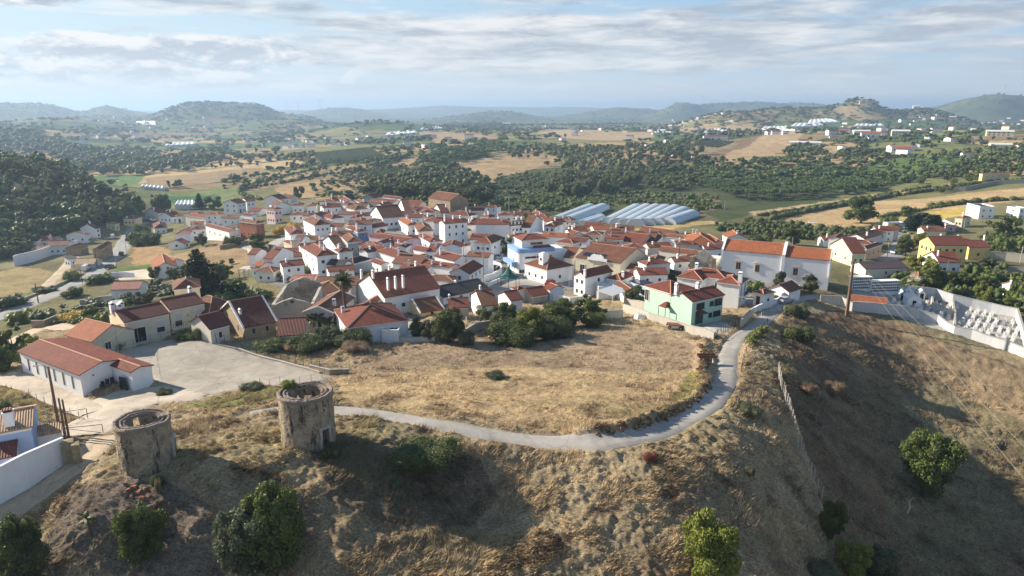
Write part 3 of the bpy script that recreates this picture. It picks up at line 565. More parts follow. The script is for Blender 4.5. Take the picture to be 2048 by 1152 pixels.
def block(par,a,eX,eY,ze,zb,kind,wall,roof,pitch=.42,rf=.5,oh=.3,first=True,vt=None):
    """rectangular block in world coords: corner a, eX along the ridge, eY across; children of par (origin par.location, no rotation except rz)"""
    if kind=='h' and eX.length<eY.length: eX,eY=eY,eX
    L=eX.length; Wd=eY.length; X=eX/L
    if X.x*eY.y-X.y*eY.x<0: a=a+eX; X=-X     # keep right handed
    ang=math.atan2(X.y,X.x); o3=Vector((a.x,a.y,ze))-Vector(par.location); rz=ang-par.rotation_euler.z
    o3.rotate(Matrix.Rotation(-par.rotation_euler.z,3,'Z'))
    i=min(.28,oh) ; h0=zb-ze; x0,x1,y0,y1=i,L-i,i,Wd-i; yr=Wd*rf
    def rise(y): return pitch*min(y/ (yr if yr>0 else 1)*yr, (Wd-y)/(Wd-yr if Wd>yr else 1)*yr) if kind in'gh' else (pitch*y if kind=='s' else 0)
    top=pitch*yr if kind in 'gh' else 0
    m=MB()
    if kind=='g':
        s0=rise(y0);s1=rise(y1)
        pr=[(y0,h0),(y1,h0),(y1,s1-.02),(yr,top-.02),(y0,s0-.02)]
        m.face([(x1,y,z) for y,z in pr]); m.face([(x0,y,z) for y,z in reversed(pr)])
        m.face([(x0,y0,h0),(x1,y0,h0),(x1,y0,s0-.02),(x0,y0,s0-.02)]); m.face([(x1,y1,h0),(x0,y1,h0),(x0,y1,s1-.02),(x1,y1,s1-.02)])
    elif kind=='s':
        z0=pitch*y0-.02; z1=pitch*y1-.02
        m.hexa([(x0,y0,h0),(x1,y0,h0),(x1,y1,h0),(x0,y1,h0)],[(x0,y0,z0),(x1,y0,z0),(x1,y1,z1),(x0,y1,z1)])
    else: m.box(x0,x1,y0,y1,h0,-.01 if kind=='h' else (.0))
    if kind=='f':
        pt=.25
        for (b0,b1,c0,c1) in ((x0,x1,y0,y0+pt),(x0,x1,y1-pt,y1),(x0,x0+pt,y0+pt,y1-pt),(x1-pt,x1,y0+pt,y1-pt)): m.box(b0,b1,c0,c1,.0,.45)
    if kind in 'gh' and vt is None: # cornice under the eaves
        e=.05; m.box(x0-e,x1+e,y0-e,y0,-.32,-.1,1); m.box(x0-e,x1+e,y1,y1+e,-.32,-.1,1)
        if kind=='h': m.box(x0-e,x0,y0,y1,-.32,-.1,1); m.box(x1,x1+e,y0,y1,-.32,-.1,1)
    w_=m.obj('wall',[wallmat(wall),M_trim],par,o3,rz)
    t=.14; r=MB()
    if kind=='g':
        q=[(-0.0,0,0),(L,0,0)]; e=0
        for ya,yb,za,zb_ in ((0,yr,0,top),(yr,Wd,top,0)):
            lo=[(0,ya,za),(L,ya,za),(L,yb,zb_),(0,yb,zb_)]; r.hexa(lo,[(x,y,z+t) for x,y,z in lo])
        r.tube([(-.02,yr,top+t),(L+.02,yr,top+t)],.11,6,1)
        if vt:                         # white verge boards
            for xx in(0,L):
                for ya,yb,za,zb_ in ((0,yr,0,top),(yr,Wd,top,0)):
                    r.hexa([(xx-.16,ya,za-.03),(xx+.16,ya,za-.03),(xx+.16,yb,zb_-.03),(xx-.16,yb,zb_-.03)],[(xx-.16,ya,za+t+.08),(xx+.16,ya,za+t+.08),(xx+.16,yb,zb_+t+.08),(xx-.16,yb,zb_+t+.08)],2)
    elif kind=='h':
        rr=min(yr,Wd-yr,L/2-.01); pts=[(0,0,t),(L,0,t),(L,Wd,t),(0,Wd,t)]; k1=(rr,yr,top+t); k2=(L-rr,yr,top+t)
        r.face([pts[0],pts[1],k2,k1]); r.face([pts[1],pts[2],k2]); r.face([pts[2],pts[3],k1,k2]); r.face([pts[3],pts[0],k1])
        lo=[(0,0,0),(L,0,0),(L,Wd,0),(0,Wd,0)]; r.face(list(reversed(lo)))
        for k in range(4): r.face([lo[k],lo[(k+1)%4],pts[(k+1)%4],pts[k]],2)
        for e0,e1 in ((pts[0],k1),(pts[3],k1),(pts[1],k2),(pts[2],k2),(k1,k2)): r.tube([e0,e1],.10,6,1)
    elif kind=='s':
        lo=[(0,0,0),(L,0,0),(L,Wd,pitch*Wd),(0,Wd,pitch*Wd)]; r.hexa(lo,[(x,y,z+t) for x,y,z in lo])
    else: r.box(x0+.26,x1-.26,y0+.26,y1-.26,.005,.06)
    ro=r.obj('roof',[rmat(roof),M_ridge,M_trim],par,o3,rz)
    info=dict(o=o3,rz=rz,L=L,W=Wd,x0=x0,x1=x1,y0=y0,y1=y1,yr=yr,top=top,h0=h0,kind=kind,pitch=pitch,par=par,ze=ze)
    return info
def blk_pt(I,x,y,z=0):
    v=Vector((x,y,z)); v.rotate(Matrix.Rotation(I['rz'],3,'Z')); return I['o']+v
def blk_windows(I,side,n,floors,door=False,size=(.9,1.1),sty='w',glass=None,frame=None,zs=None,span=(.06,.94)):
    x0,x1,y0,y1=I['x0'],I['x1'],I['y0'],I['y1']
    C={'S':((x1,y0),(x0,y0)),'N':((x0,y1),(x1,y1)),'W':((x0,y0),(x0,y1)),'E':((x1,y1),(x1,y0))}[side]
    p=blk_pt(I,*C[0]).xy; q=blk_pt(I,*C[1]).xy; Hh=-(I['h0'])-.5; ez=I['o'].z
    L=(q-p).length; n=min(n,int(L/1.5)) if n>1 else n
    res=[]
    for fl in range(floors):
        fh=Hh/floors; z=ez-Hh+fl*fh+fh*.32 if zs is None else ez+zs[fl]
        for k in range(n):
            f=span[0]+(k+.5)/n*(span[1]-span[0])
            if door and fl==0 and k==n//2: res.append(put_window(I['par'],p,q,f,ez-Hh+.02,.95,min(2.1,fh*.8),'d',None,frame))
            else: res.append(put_window(I['par'],p,q,f,z,size[0],min(size[1],fh*.55),sty,glass,frame))
    return res
def house(row,ret=False):
    f=row.split('|'); crop,A,B,C,base,rk,wall,roof,win,ch,label=f[:11]; ex=f[11] if len(f)>11 else ''
    tp=lambda s: tuple(map(float,s.split(','))) if ',' in s else float(s)
    A=tp(A);B=tp(B);C=tp(C)
    base=(A[0],float(base[1:])) if base[0]=='y' else ((tp(base[1:])) if base[0]=='g' else float(base)*HS)
    a,eB,eC,ze,h=locate(crop,A,B,C,base)
    rk=rk.split(':'); kind=rk[0][0]; ridge=rk[0][1] if len(rk[0])>1 else 'R'; pitch=float(rk[1]) if len(rk)>1 and rk[1] else .42; rf=float(rk[2]) if len(rk)>2 else .5
    cs=[a,a+eB,a+eC,a+eB+eC]; zb=min(Hs(c.x,c.y) for c in cs)-.6; zg=Hs(a.x,a.y)
    cen=a+(eB+eC)/2; nm=row_name(label,ex); FOOT.append((cen,eB.length,eC.length))
    par=root(nm,(cen.x,cen.y,ze-h),label,nm.split('_')[-1] if 'cat=' not in ex else ex.split('cat=')[1].split(';')[0])
    if ridge=='R': eX,eY=eC,eB
    else: eX,eY=eB,eC
    X=eX.normalized(); flip=X.x*eY.y-X.y*eY.x<0
    if flip and kind=='g' : pass
    I=block(par,a,eX,eY,ze,min(zb,ze-h-.4),kind,wall,roof,pitch,rf,.0 if kind=='f' else .28,vt=('v' in ex.split(';')) or None)
    I['h0']=-(h+.5) ; fl=2 if h>4.9*HS else 1
    if h>7.6*HS: fl=3 if kind=='f' or 'f3' in ex else 2
    # in the block frame the side y0 always runs along eX through a
    def side_of(mid):
        v=Vector((mid.x-par.location.x,mid.y-par.location.y,0)); best=None
        for s_,c_ in (('S',(I['L']/2,0)),('N',(I['L']/2,I['W'])),('W',(0,I['W']/2)),('E',(I['L'],I['W']/2))):
            d=(blk_pt(I,*c_).xy-v.xy).length
            if best is None or d<best[0]: best=(d,s_)
        return best[1]
    sC=side_of(a+eC/2); sB=side_of(a+eB/2)
    w=win.split(','); gl=None
    fr=M_conc if wall in('stone','brick','yellow','cream') else None
    for s_,side in ((w[0],sB),(w[1],sC)):
        door=s_.endswith('d'); n_=int(s_.rstrip('ds') or 0); st='s' if ('s' in s_ or hsh(A[0],A[1])>.6) else 'w'
        if n_: blk_windows(I,side,n_,fl,door,(.55+.3*hsh(A[1],A[0]),.7+.35*hsh(A[0]+3,A[1])),st,gl,fr)
    if ch:
        for c in ch.split(';'):
            v=list(map(float,c.split(','))); x=v[0]*I['L'] if not flip or ridge!='R' else v[0]*I['L']; y=v[1]*I['W']; hh=v[2] if len(v)>2 else 1.5
            zr=roofz(I,x,y)-.25; p=blk_pt(I,x,y,zr); chimney(par,p.x,p.y,p.z,hh+.25,.5,.8 if len(v)<4 else v[3],0 if len(v)<5 else int(v[4]),I['rz'])
    return (par,I,sB,sC,flip)
def roofz(I,x,y):
    if I['kind']=='g' or I['kind']=='h':
        z=I['top']*min(y/I['yr'],(I['W']-y)/(I['W']-I['yr']))
        if I['kind']=='h': z=min(z,I['pitch']*min(x,I['L']-x))
        return z
    return I['pitch']*y if I['kind']=='s' else 0
def row_name(label,ex):
    if 'n=' in ex: return ex.split('n=')[1].split(';')[0]
    return 'house'
HOUSES='''Z4|290,165|188,152|470,175|4.8|gL|white|red|2,1|.2,.5,1.2|white two storey house with a broad front gable, leftmost on the village's rear edge
Z4|455,158|430,120|612,166|3.4|gR|white|red|0,2|.3,.5,1.0|long low white house joined to the right of the broad gabled house at the rear
Z4|75,200|5,185|187,190|3.8|gR|white|brown|1,2||small white house with a brown roof left of the broad gabled rear house
E5|1505,178|1310,170|1620,160|5.5|gR:.38|white|red|2,2d|.3,.5,1|tall white house with railed balconies behind the red brick house
Z4|395,265|345,225|625,250|4.6|gL:.45|white|brown|1,0||white house with a large blank gable behind the pink corner house
Z4|410,300|300,285|515,300|6.8|hR:.3|pink|dark|3,2|.3,.5,.8;.7,.5,.8|pale pink two storey corner house above the yellow flowering hedge
Z4|100,320|45,300|230,325|3.2|gR|white|red|0,1||tiny white house with a red roof just left of the pink corner house
Z4|135,368|8,352|205,345|3.6|gL|white|red|0,1|.4,.5,1|low white house with its gable turned right behind the brick house
Z4|190,468|-20,440|300,455|6.3|hL:.4|brick|brown|3,2|.6,.5,1|red brick two storey house with a shallow brown hip roof
Z4|615,252|600,215|762,248|4|hR|white|red|0,2|.8,.5,1.2|small white house below the dark tree at the rear of the village
Z4|790,260|745,215|905,258|4.6|hR|white|orange|0,2|.7,.5,1.4|white house with a short pale orange roof beside a slim chimney
Z4|990,272|910,250|1210,275|4.6|gR|white|dark|1,0|.02,.5,1.8;.8,.3,1|white house with dark solar panels on its maroon roof|solar
Z4|812,384|655,336|985,387|5.6|gL|white|brown|5,0||white two storey terrace with a row of small upper windows
Z4|1095,412|960,362|1258,392|4.8|hR|white|red|0,2d|.5,.5,1|white house with a dark green garage door in the upper village
Z4|888,492|722,462|1095,474|6.2|hR:.5|white|brown|4,3|.5,.5,.8|large square white house with a tall pyramid roof in the upper village
Z4|1120,205|1070,190|1200,200|4|gR|white|red|0,1|.1,.5,1.6|narrow white house with a pointed chimney below the dark barns
Z4|1265,212|1185,195|1392,205|4.2|gL|white|red|1,2||white house with a brown bay window in the rear row
Z4|1300,182|1190,160|1400,172|3|gR:.5|old|slate|0,0||old barn with a steep dark roof on the rear edge
Z4|1450,150|1400,128|1612,162|4.2|gL:.45|grey|brown|0,2||greyish house with a pale gable before the green thicket
Z4|1470,225|1370,190|1545,202|4|hR:.55|white|brown|0,1||white house with a steep brown pyramid roof on the rear row
Z4|1420,245|1300,238|1620,262|3.4|gL:.4|white|brown|0,2|.3,.5,1|low white house with a wide white gable under the brown pyramid roof
Z5|165,217|-15,205|245,165|4|gL|white|red|3,1|.1,.5,.8|long white house with a raised white gable at its right end
Z5|235,165|20,140|258,120|4.6|gL|white|dark|2,0||maroon roofed house behind the long white gabled house
Z5|470,247|285,237|562,225|4.2|gL|white|red|3,0|.8,.6,.8|bright white house with three windows standing free by the thicket
Z5|840,198|570,158|1065,192|8.2|gL:.5|stone|brown|0,0||huge old stone barn with a broad brown roof above the village|cat=barn;n=stone_barn
Z5|925,255|760,245|990,250|5|gL|white|red|1,1|.1,.2,3.4|white house with a very tall white chimney in front of the stone barn
Z5|495,337|430,310|737,322|4|gL:.35|pale|red|0,2||pale yellow walled house with a wide gable below the barn
Z5|735,336|625,288|838,332|3.6|gR|white|red|0,2|.9,.3,1.2|white house with a plain red roof beside the pale yellow gable
Z5|30,402|-135,374|300,380|4.8|gR:.5|white|brown|2,4||white house with a covered porch and long brown roof
Z5|300,328|205,262|378,320|4|gR:.5|white|brown|0,2|.2,.7,1|white house whose brown roof carries a little white gable
Z5|330,492|212,486|480,482|4|hR:.5|white|orange|3,1|.4,.5,1;.9,.5,1.5|white house with a bright orange hip roof and dark panel
Z5|450,566|392,518|648,558|4|hR:.5|white|brown|0,3|.2,.3,1|white house with three shuttered windows under a brown hip roof
Z5|510,442|480,415|765,447|4.4|hR|white|brown|0,0|.7,.4,1.2|house with a mottled brown and orange roof behind the white apartment block
Z5|640,456|600,425|900,460|5|gR|white|red|0,1|.02,.5,2.2|white house with a slim pyramid chimney at its left gable
Z5|770,470|697,448|1060,447|8.4|gR:.3|white|red|1s,3s|.1,.3,2.4;.5,.5,1;.8,.5,1|three storey white block with a tall square chimney tower|n=apartment_block;cat=apartment block;f3
Z5|1140,474|1040,442|1560,480|6.6|gR:.4|white|red|0,0|.75,.3,1.8;.55,.7,1.4;.65,.8,1|long blank white building in the village centre under a red roof|n=building;cat=building
Z5|1565,492|1500,470|1772,472|6.6|gR:.35|white|red|0,4d|.5,.5,1.8;.8,.5,1.6|white building with three small dormers beside the palm|dormer
Z5|1072,657|7|1295,668|3.6|gR|white|red|0,1||plain red roof below the long blank white building
Z5|1338,713|1125,697|1505,662|6.2|hR:.5|white|brown|3s,2||square white two storey house with parked cars before it
Z5|1000,742|852,692|1070,702|3.2|hL|white|brown|1,0||low house with an orange brown hip roof beside the square white house
Z5|590,692|430,657|765,677|4.2|hR|white|red|3,0|.5,.1,1.4|white house with a broad red hip roof and square chimney
Z5|735,747|680,705|990,747|4|gL:.3|white|dark|0,0||low white gable with a maroon roof in the terraces
Z5|530,797|385,767|640,752|3.8|gL|white|red|0,1|.5,.8,.8|low white house with a ribbed red roof, lower left of the terraces
Z5|665,807|545,780|800,747|3.6|gL|white|red|2,0|.3,.5,.8;.7,.3,.8|small white courtyard house with round topped chimneys
Z5|890,917|640,852|1085,897|4|gL:.4|white|red|1,2|.2,.2,2|white house with a two tone red roof and big flat chimney
Z5|135,938|8|468,978|4.4|gR:.5|white|brown|0,4|.03,.4,2.2|long white house with a weathered roof above the green vines
Z5|835,998|470,942|955,962|5.2|gL:.3|white|red|0,1|.4,.1,.7;.7,.1,.7|big blank white wall house with two tiny vents on its roof
Z5|1080,1077|820,1057|1245,1022|5|gR:.5|white|red|1,3||white house with three tall windows beside the dark slate roof
Z5|475,638|40,575|600,660|5.6|gL:.12|lilac|red|0,0||long lilac pink wall with a shallow roof in mid village|n=warehouse
Z5|215,748|45,700|310,745|4|gL|white|red|1,1|.3,.3,1;.7,.6,1|terrace house with pale red roof below the lilac wall
Z5|310,757|215,742|427,692|3.6|gR|white|red|1,1|.2,.3,.9|small white terrace house right below the lilac wall
Z5|190,885|-60,800|440,855|4|hR:.4|white|red|0,0|.3,.5,1;.7,.5,.6|broad red roof filling the block above the long weathered house
Z5|500,882|420,850|600,850|3.4|hR|white|orange|0,0||small orange roof wedged between the weathered house and the two tone roof
Z4|1690,962|1565,917|1768,897|3.6|gL:.4|white|red|1,1||small white house with its gable toward the garden vines
Z4|595,602|515,582|800,587|4.4|hR|white|red|1,2|.8,.4,.8|white house with a shallow hip roof behind the yellow hedge
Z4|600,717|508,682|655,692|3.6|hR|beige|brown|0,1||small beige house beside the round tower
Z4|735,682|690,657|850,637|4|gL:.45|white|brown|0,0||house with a pale blue skylight on its brown roof
Z4|800,722|740,667|908,737|4.4|hR:.5|white|brown|0,0|.3,.2,1.4|white house with a stubby brown hip roof beside the round tower
Z4|1085,662|965,650|1280,740|4.8|gL:.4|white|brown|2,0||white house with blue framed windows and sloping white wall
Z4|1285,697|1195,662|1482,682|4.4|hR:.45|grey|brown|0,2||blue grey walled house with a weathered hip roof
Z4|1410,570|1255,512|1545,562|5|hL:.35|blue|red|0,1|.8,.2,2.6|deep blue walled house under a flat red roof|frameblue
Z4|1110,592|1065,560|1222,577|4.4|gR|white|orange|0,0|.1,.3,1.6;.6,.4,1|white house with an orange roof left of the deep blue walls
Z4|1375,304|1255,287|1540,287|4.2|hR|white|brown|1,2||white house with a wide brown hip roof in the upper rows
Z4|1310,402|1250,392|1410,405|4|hR|white|red|1,1||plain white house with a stubby red roof in the upper rows
Z4|1400,482|1335,475|1530,477|4|hR|white|red|0,0||low red hip roof just above the deep blue walls
Z4|1600,592|1540,572|1712,592|4.2|hR:.6|white|brown|0,2||white house with a swollen brown pyramid roof beside the lilac wall
Z4|1640,312|1575,277|1850,292|4.4|gR|white|brown|0,2||white house with a stepped white gable above the porch house
Z4|390,892|275,852|655,800|4.6|gL:.42|white|red|2,1|.3,.4,1.2|white house with a big gable and one dark window above the vine pergola
Z4|190,842|170,830|330,792|4|gL:.4|white|red|0,0||narrow white wing left of the big gabled house
Z4|225,1003|182,960|405,942|2.8|gL:.3|white|orange|1,0|.4,.1,.8|low white outbuilding with an orange roof behind the pergola
Z4|915,867|705,832|1182,837|6.2|hR:.45|white|red|2s,2|.05,.2,1.4;.6,.5,1.4;.85,.5,1.6|white two storey corner house with a balcony above the square garden
Z4|1180,817|1120,782|1367,797|4|hR:.45|white|red|0,1|.1,.3,1.4;.35,.3,1.4|white house with twin white chimneys behind the corner house
Z4|1360,955|1205,865|1592,892|3.4|hR:.45|grey|slate|0,0||big black slate roof beside the palms|n=building;cat=building
Z4|1240,977|1035,960|1355,947|4|gL:.45|white|slate|2,1||small white house with a charcoal roof and pointed gable
Z4|1530,817|1412,790|1660,790|4|gR|white|red|0,0|.5,.3,.8|plain red roof behind the black slate roof
Z4|1640,695|1622,680|1720,702|5|gL:.5|white|red|0,1||narrow tall white gable beside the blue grey house
Z3|418,753|185,696|742,690|y862|gR:.5|stone|dark|2d,2|.12,.25,.7|rubble stone house with white verge boards beside the paved yard|v
Z3|735,833|8|1012,817|y925|gR:.5|concrete|dark|0,0||low outbuilding with a dark maroon roof joined to the stone house|n=outbuilding
Z3|80,640|9|420,545|3.6|hR:.6|old|brown|0,0||old warehouse with a steep brown hip roof between tower house and ruin|n=warehouse
Z3|92,772|7|300,718|3|gR:.5|old|dark|0,1||low dark maroon roofed shed left of the rubble stone house|n=shed
Z3|1005,437|9|1402,434|3.8|hR:.45|white|brown|0,3||white wall with three small windows under a long brown hip roof
Z3|850,302|740,292|1080,300|3.4|gR:.15|white|pinkr|0,2|.1,.1,1|low white house with a nearly flat salmon roof
Z3|1090,345|1065,330|1500,345|4.4|gR:.35|old|brown|0,0||long brown roof of the old warehouse behind the ruin
Z3|1285,612|985,600|1492,582|4.6|gR:.4|old|brown|1,0|.3,.2,1.2|old house with a white edged gable beside the tall palm|v
Z6|80,950|-80,808|838,852|3.0|hR:.40|white|red|0,2|.3,.1,1|large low house with a sweeping red hip roof and bright orange left end
Z6|530,580|170,477|1215,462|4.3|gR:.5|white|terracotta|0,5s|.14,.13,2.9;.27,.13,2.9;.40,.13,2.9;.03,.4,1.8;.42,.6,1.6;.05,.85,2.6;.9,.6,1.6;.2,.6,1.4|long white house carrying a row of very tall white chimneys
Z6|1235,577|9|1792,462|y665|gR:.35|white|slate|0,4|.5,.5,.3|long white house with a black slate roof joined to the chimney house
Z6|968,762|782,707|1252,717|y815|gR:.45|pale|brown|0,1||small pale yellow gabled outbuilding below the chimney house|n=outbuilding;v
Z6|250,663|160,612|395,672|3.2|hR|stone|orange|0,0||crumbling orange roof held over an open shed|n=shed
Z6|1300,703|6|1560,692|2.8|gR|beige|red|0,1|.1,.5,.6|low beige outbuilding with a red roof behind the bare tree|n=outbuilding
Z6|1700,680|1555,650|1905,662|3.4|gR|white|brown|1,1|.3,.5,.8|white walled cottage with a brown roof behind the wooden fence|n=cottage
Z6|700,990|500,985|760,985|2.2|f|white|slate|0,0||white roofed terrace lean to below the sweeping red roof|n=terrace
Z7|680,851|403,787|1012,792|4.4|hR:.52|white|brown|3,1||white walled tavern with a square chimney tower on its hip roof|n=tavern;tower
Z7|1145,937|990,897|1482,862|5.6|gR:.6|white|red|2,1|.02,.1,1.6|narrow white two storey house with two dormers behind the utility pole
Z7|1570,977|1378,937|1765,902|4|hR:.45|white|red|2,1|.3,.2,1.4|white cottage with a red hip roof and a blue edged chimney|n=cottage
Z7|1620,1100|1490,1010|1680,1060|3.2|gL:.35|white|brown|0,0||low white shed with a sloping brown roof above the carport|n=shed
Z7|1300,1062|1240,1040|1500,1062|3|f|white|white_|0,0||flat roofed white annex below the narrow two storey house|n=annex
Z7|1890,1040|1670,975|2000,1010|3.2|sL:.08|lblue|solar_|0,1||low pale building whose flat roof is covered in solar panels|n=garage;solar2
Z8|622,566|455,510|838,532|y655|gR:.42|concrete|red|0,0||grey concrete gabled shed with a fresh red roof|n=shed
Z8|835,487|745,425|1025,457|3|gL:.35|lblue|red|0,0||bluish walled outbuilding with a bright red roof by the square|n=outbuilding
Z8|365,617|200,530|527,587|3.2|gR:.4|white|red|0,0||low building with a plain red roof and one white wall over the trees|n=outbuilding
Z8|450,492|380,460|560,470|3|hR|white|red|0,0||tiny red hip roof peeping over the low red roofed buildings|n=outbuilding
Z7|1245,360|1190,325|1560,352|5.6|gR:.3|white|orange|1,3|.9,.2,1.4|white two storey house with a roof terrace and dark awning
Z7|1545,489|9|1835,525|4|gR:.5|mint|red|0,1|.02,.5,1.4|mint green house with a red roof beside a big white gable
R1|130,197|9|405,240|3|gR:.5|old|brown|0,0||long brown barn roof near the plastic tunnels|n=barn
Z7|785,330|640,319|885,302|5.2|hR:.5|white|orange|4,1||white villa with four narrow windows and an orange pyramid roof|n=villa
Z7|940,467|862,402|1192,442|4.4|gL:.45|white|brown|0,0||large brown roof in the middle of the right hand rows
Z7|1110,497|985,472|1235,482|3.8|gR:.45|white|brown|1,0||little white gabled house under the large brown roof
Z7|1400,562|1315,552|1492,556|3|hR:.5|lblue|slate|0,1||tiny pavilion with a grey pyramid roof|n=pavilion
Z7|870,617|745,547|1018,582|4.6|hR:.3|white|orange|0,0||flat orange roof just behind the blue banded building
Z7|1000,702|930,642|1142,602|5.5|gL:.3|white|brown|0,0||plain brown roof between the blue banded building and the hall with panels
Z7|640,237|500,152|757,217|4|hR:.45|white|red|0,1|.5,.3,1|white house with a maroon hip roof next to the plastic tunnels
Z7|480,337|372,300|645,247|6|gL:.35|white|brown|1,0||tall white house behind the dormer building
Z7|720,420|560,400|790,440|4.4|f|white|red|2,1||white house with a flat roof terrace below the villa
Z7|1870,480|1830,470|2010,500|4|gR|white|brown|1,1||white cottage with a brown roof next to the mint green house|n=cottage
R1|280,272|190,255|367,217|3.6|gL|white|brown|0,1|.2,.4,1|small white house with a brown roof near the orange hip roofs
R1|560,292|415,250|815,300|4.4|hR:.5|white|orange|1,1|.15,.3,1.6;.3,.4,1|white house with the largest bright orange hip roof
R1|790,277|680,215|882,267|4.2|hL:.45|white|orange|0,1||orange hip roofed house with a dark skylight
R1|890,237|850,202|1070,240|3.8|gL|white|orange|0,2|.95,.5,1|small white house with an orange roof in front of the round tree
R1|655,380|315,335|702,330|y480|gL:.42|old|brown|1,1||tall shabby plastered house with a sagging brown gable roof
R1|330,490|190,480|400,465|3.4|hR|white|brown|0,1||low brown hip roof beside the hall with panels
R1|250,560|70,520|365,548|3.4|gL:.35|white|brown|0,1||long low white building with a brown roof at the hall's foot
R1|1000,820|1,1|1,1|0|x|white|red|0,0||x
R1|1415,693|1228,655|1522,667|y775|gR:.5|white|brown|0,0||low white gabled house with a dark brown roof at the lane's top
R1|1200,712|1140,690|1300,690|3|hR:.4|white|red|1d,1||little red roofed gatehouse at the lane|n=gatehouse
R2|300,787|88,702|440,765|y905|gR:.5|pgreen|dark|2,2|.9,.8,1|pale green house with a maroon roof behind the long church
R2|420,652|240,627|592,652|4|gR:.4|white|brown|2,1|.3,.2,1.2|wide white house with a rooftop tank behind the pale green house
R2|440,752|345,700|598,700|3.6|hR:.4|beige|purple|0,3||long beige building with a purple grey roof along the lane|n=building;cat=building
R2|1075,713|925,663|1402,713|y900|gR:.5|yellow|red|3,4|.45,.6,.7|large yellow house with white corner trim and a roof window
R2|1402,733|7|1606,733|y845|gR:.5|yellow|red|0,1|.98,.5,1.6|lower yellow wing with a barred window and end chimney|n=wing;cat=house wing
R2|1120,872|960,860|1336,874|y990|gR:.5|white|red|1,2s|.15,.3,1.4|white house with a red tile roof below the yellow house
R2|430,937|7|832,922|y1015|gR:.35|old|purple|0,1||long low building with a small pedimented front by the cemetery|n=building;cat=building
R2|640,507|636,480|790,500|3|f|white|white_|1,1||small white flat roofed house among the hedges
R2|1505,350|1382,338|1650,352|y462|f|white|slate|2,2||white modern house with big dark windows and roof solar racks
R2|1880,368|1760,350|1960,352|y462|f|white|white_|1,2||second white modern house at the picture's right edge
R2|1345,462|1262,447|1430,447|y545|hR|cream|orange|2,2|.3,.4,2;.8,.4,1.4|cream cottage with a small orange roof and tall chimneys|n=cottage
R2|1190,520|1080,470|1280,540|3|f|pink|white_|1,1||low pinkish white building with flat roofs left of the cream cottage
R2|1840,1118|1700,1100|2000,1118|3.2|gR:.35|white|tan|0,1|.05,.4,.6|low white house with a pale tan roof at the right edge below the gardens
R2|930,1010|910,990|1000,1000|2.4|hR:.6|white|orange|0,0||little garden kiosk with an orange pyramid roof|n=kiosk
R2|1165,132|1102,122|1238,137|y180|hR:.3|white|orange|1,1||white garage with a small orange roof on the hillside|n=garage
R2|1530,40|1495,30|1792,34|y132|hR:.35|pale|orange|2,4||three storey hillside villa with orange hip roofs|n=villa
Z1|1325,159|1278,148|1545,137|7.5|hR:.55|cream|brown|0,1||pale square tower house with a brown pyramid roof|n=tower_house;cat=house
Z1|770,210|600,150|905,150|1|x|||||x
R4|840,925|780,915|1070,917|3.4|gR:.4|white|pinkr|1,1||low white house with a salmon roof beside the road|cat=house
R4|985,950|820,948|1030,930|y990|gR:.35|white|dark|1,0||small white front gable with a maroon roof beside the road
L4|560,443|510,400|822,433|4.2|gR:.45|white|brown|1,3||white house with a long brown roof above the high white wall
L4|430,523|7|660,502|y570|sR:.2|white|brown|0,0||narrow brown lean to roof along the high white wall|n=lean_to
L4|1070,302|790,312|1087,262|y400|gR:.3|white|orange|2,0|.3,.2,.8|white house with a dark railed balcony under an orange roof|balc
L4|1160,232|960,222|1187,187|5|gR:.45|white|brown|0,1|.6,.5,1|white gabled house behind the balcony house
L4|455,377|410,350|600,372|3.2|gR|pink|red|0,1|.9,.4,1|small pinkish house with a salmon roof by the dark wood
L4|350,400|330,380|450,395|3.6|f|old|brown|0,2||weathered white cube house by the dark wood
L4|700,370|600,360|770,360|3|gR:.4|beige|tan|0,0||small tan roofed cottage tucked behind the long brown roof|n=cottage
L4|1137,660|885,668|1250,600|y720|gL:.35|old|tan|0,0||long old house with holes in its tan roof beside the road
L4|1235,482|1110,470|1365,402|5|gR:.5|stone|brown|0,1||ruined brown stone barn on the main road|n=stone_barn;cat=barn
L4|1080,440|985,470|1100,430|3|gL:.4|stone|brown|0,0||low stone shed beside the ruined barn|n=shed
L4|840,600|762,585|895,572|y700|sR:.12|white|slate|2,2||slim white two storey house with a black flat roof
R4|882,418|808,412|918,408|y470|hR|pale|red|2,1||pale square house with a red hip roof at the road's far end
R4|940,378|865,362|1040,378|3.6|hR|pale|red|2,3|.9,.3,1|low pale house with a red roof beside the wood at the road's end
E5|485,302|305,287|572,272|y400|gR:.5|old|dark|2,0|.1,.3,1|tall pale gabled house at the road's far end
E5|665,352|490,337|800,312|3.6|gR|white|brown|3,2|.5,.5,1|low white house with brown roof and two chimneys at the road junction
E5|1092,367|822,328|1192,302|4.2|hR:.55|old|red|0,0||large red hip roof of an open sided barn|n=barn
E5|430,497|342,492|608,484|3.2|hR:.55|white|dark|1,2||small house with a steep maroon hip roof beside the road
E5|825,692|605,687|905,642|y752|gR:.4|white|pinkr|1,1||white house with a stepped pinkish roof in the gardens|upper
E5|695,872|395,900|960,872|y1000|gR:.5|white|orange|2s,0||white house with orange roof and a wide gable left of the dark conifer|h2
E5|830,912|632,947|880,900|y1010|gR:.5|white|orange|0,0||small white wing with a bright orange gable left of the conifer|n=wing;cat=house wing
E5|1390,537|1080,452|1500,482|4.2|gL:.35|white|red|4,1||long white terrace with parked cars along its foot
E5|1480,500|1300,500|1510,470|3|gL:.3|white|red|0,0||bright red low roof joined to the brick house|n=outbuilding
Z4|1195,1100|1060,1085|1250,1080|2.4|f|old|grey|0,0||x|skip
Z7|1835,790|1760,770|1960,740|3.4|gR|white|dark|0,0||dark red roof right of the hall with panels
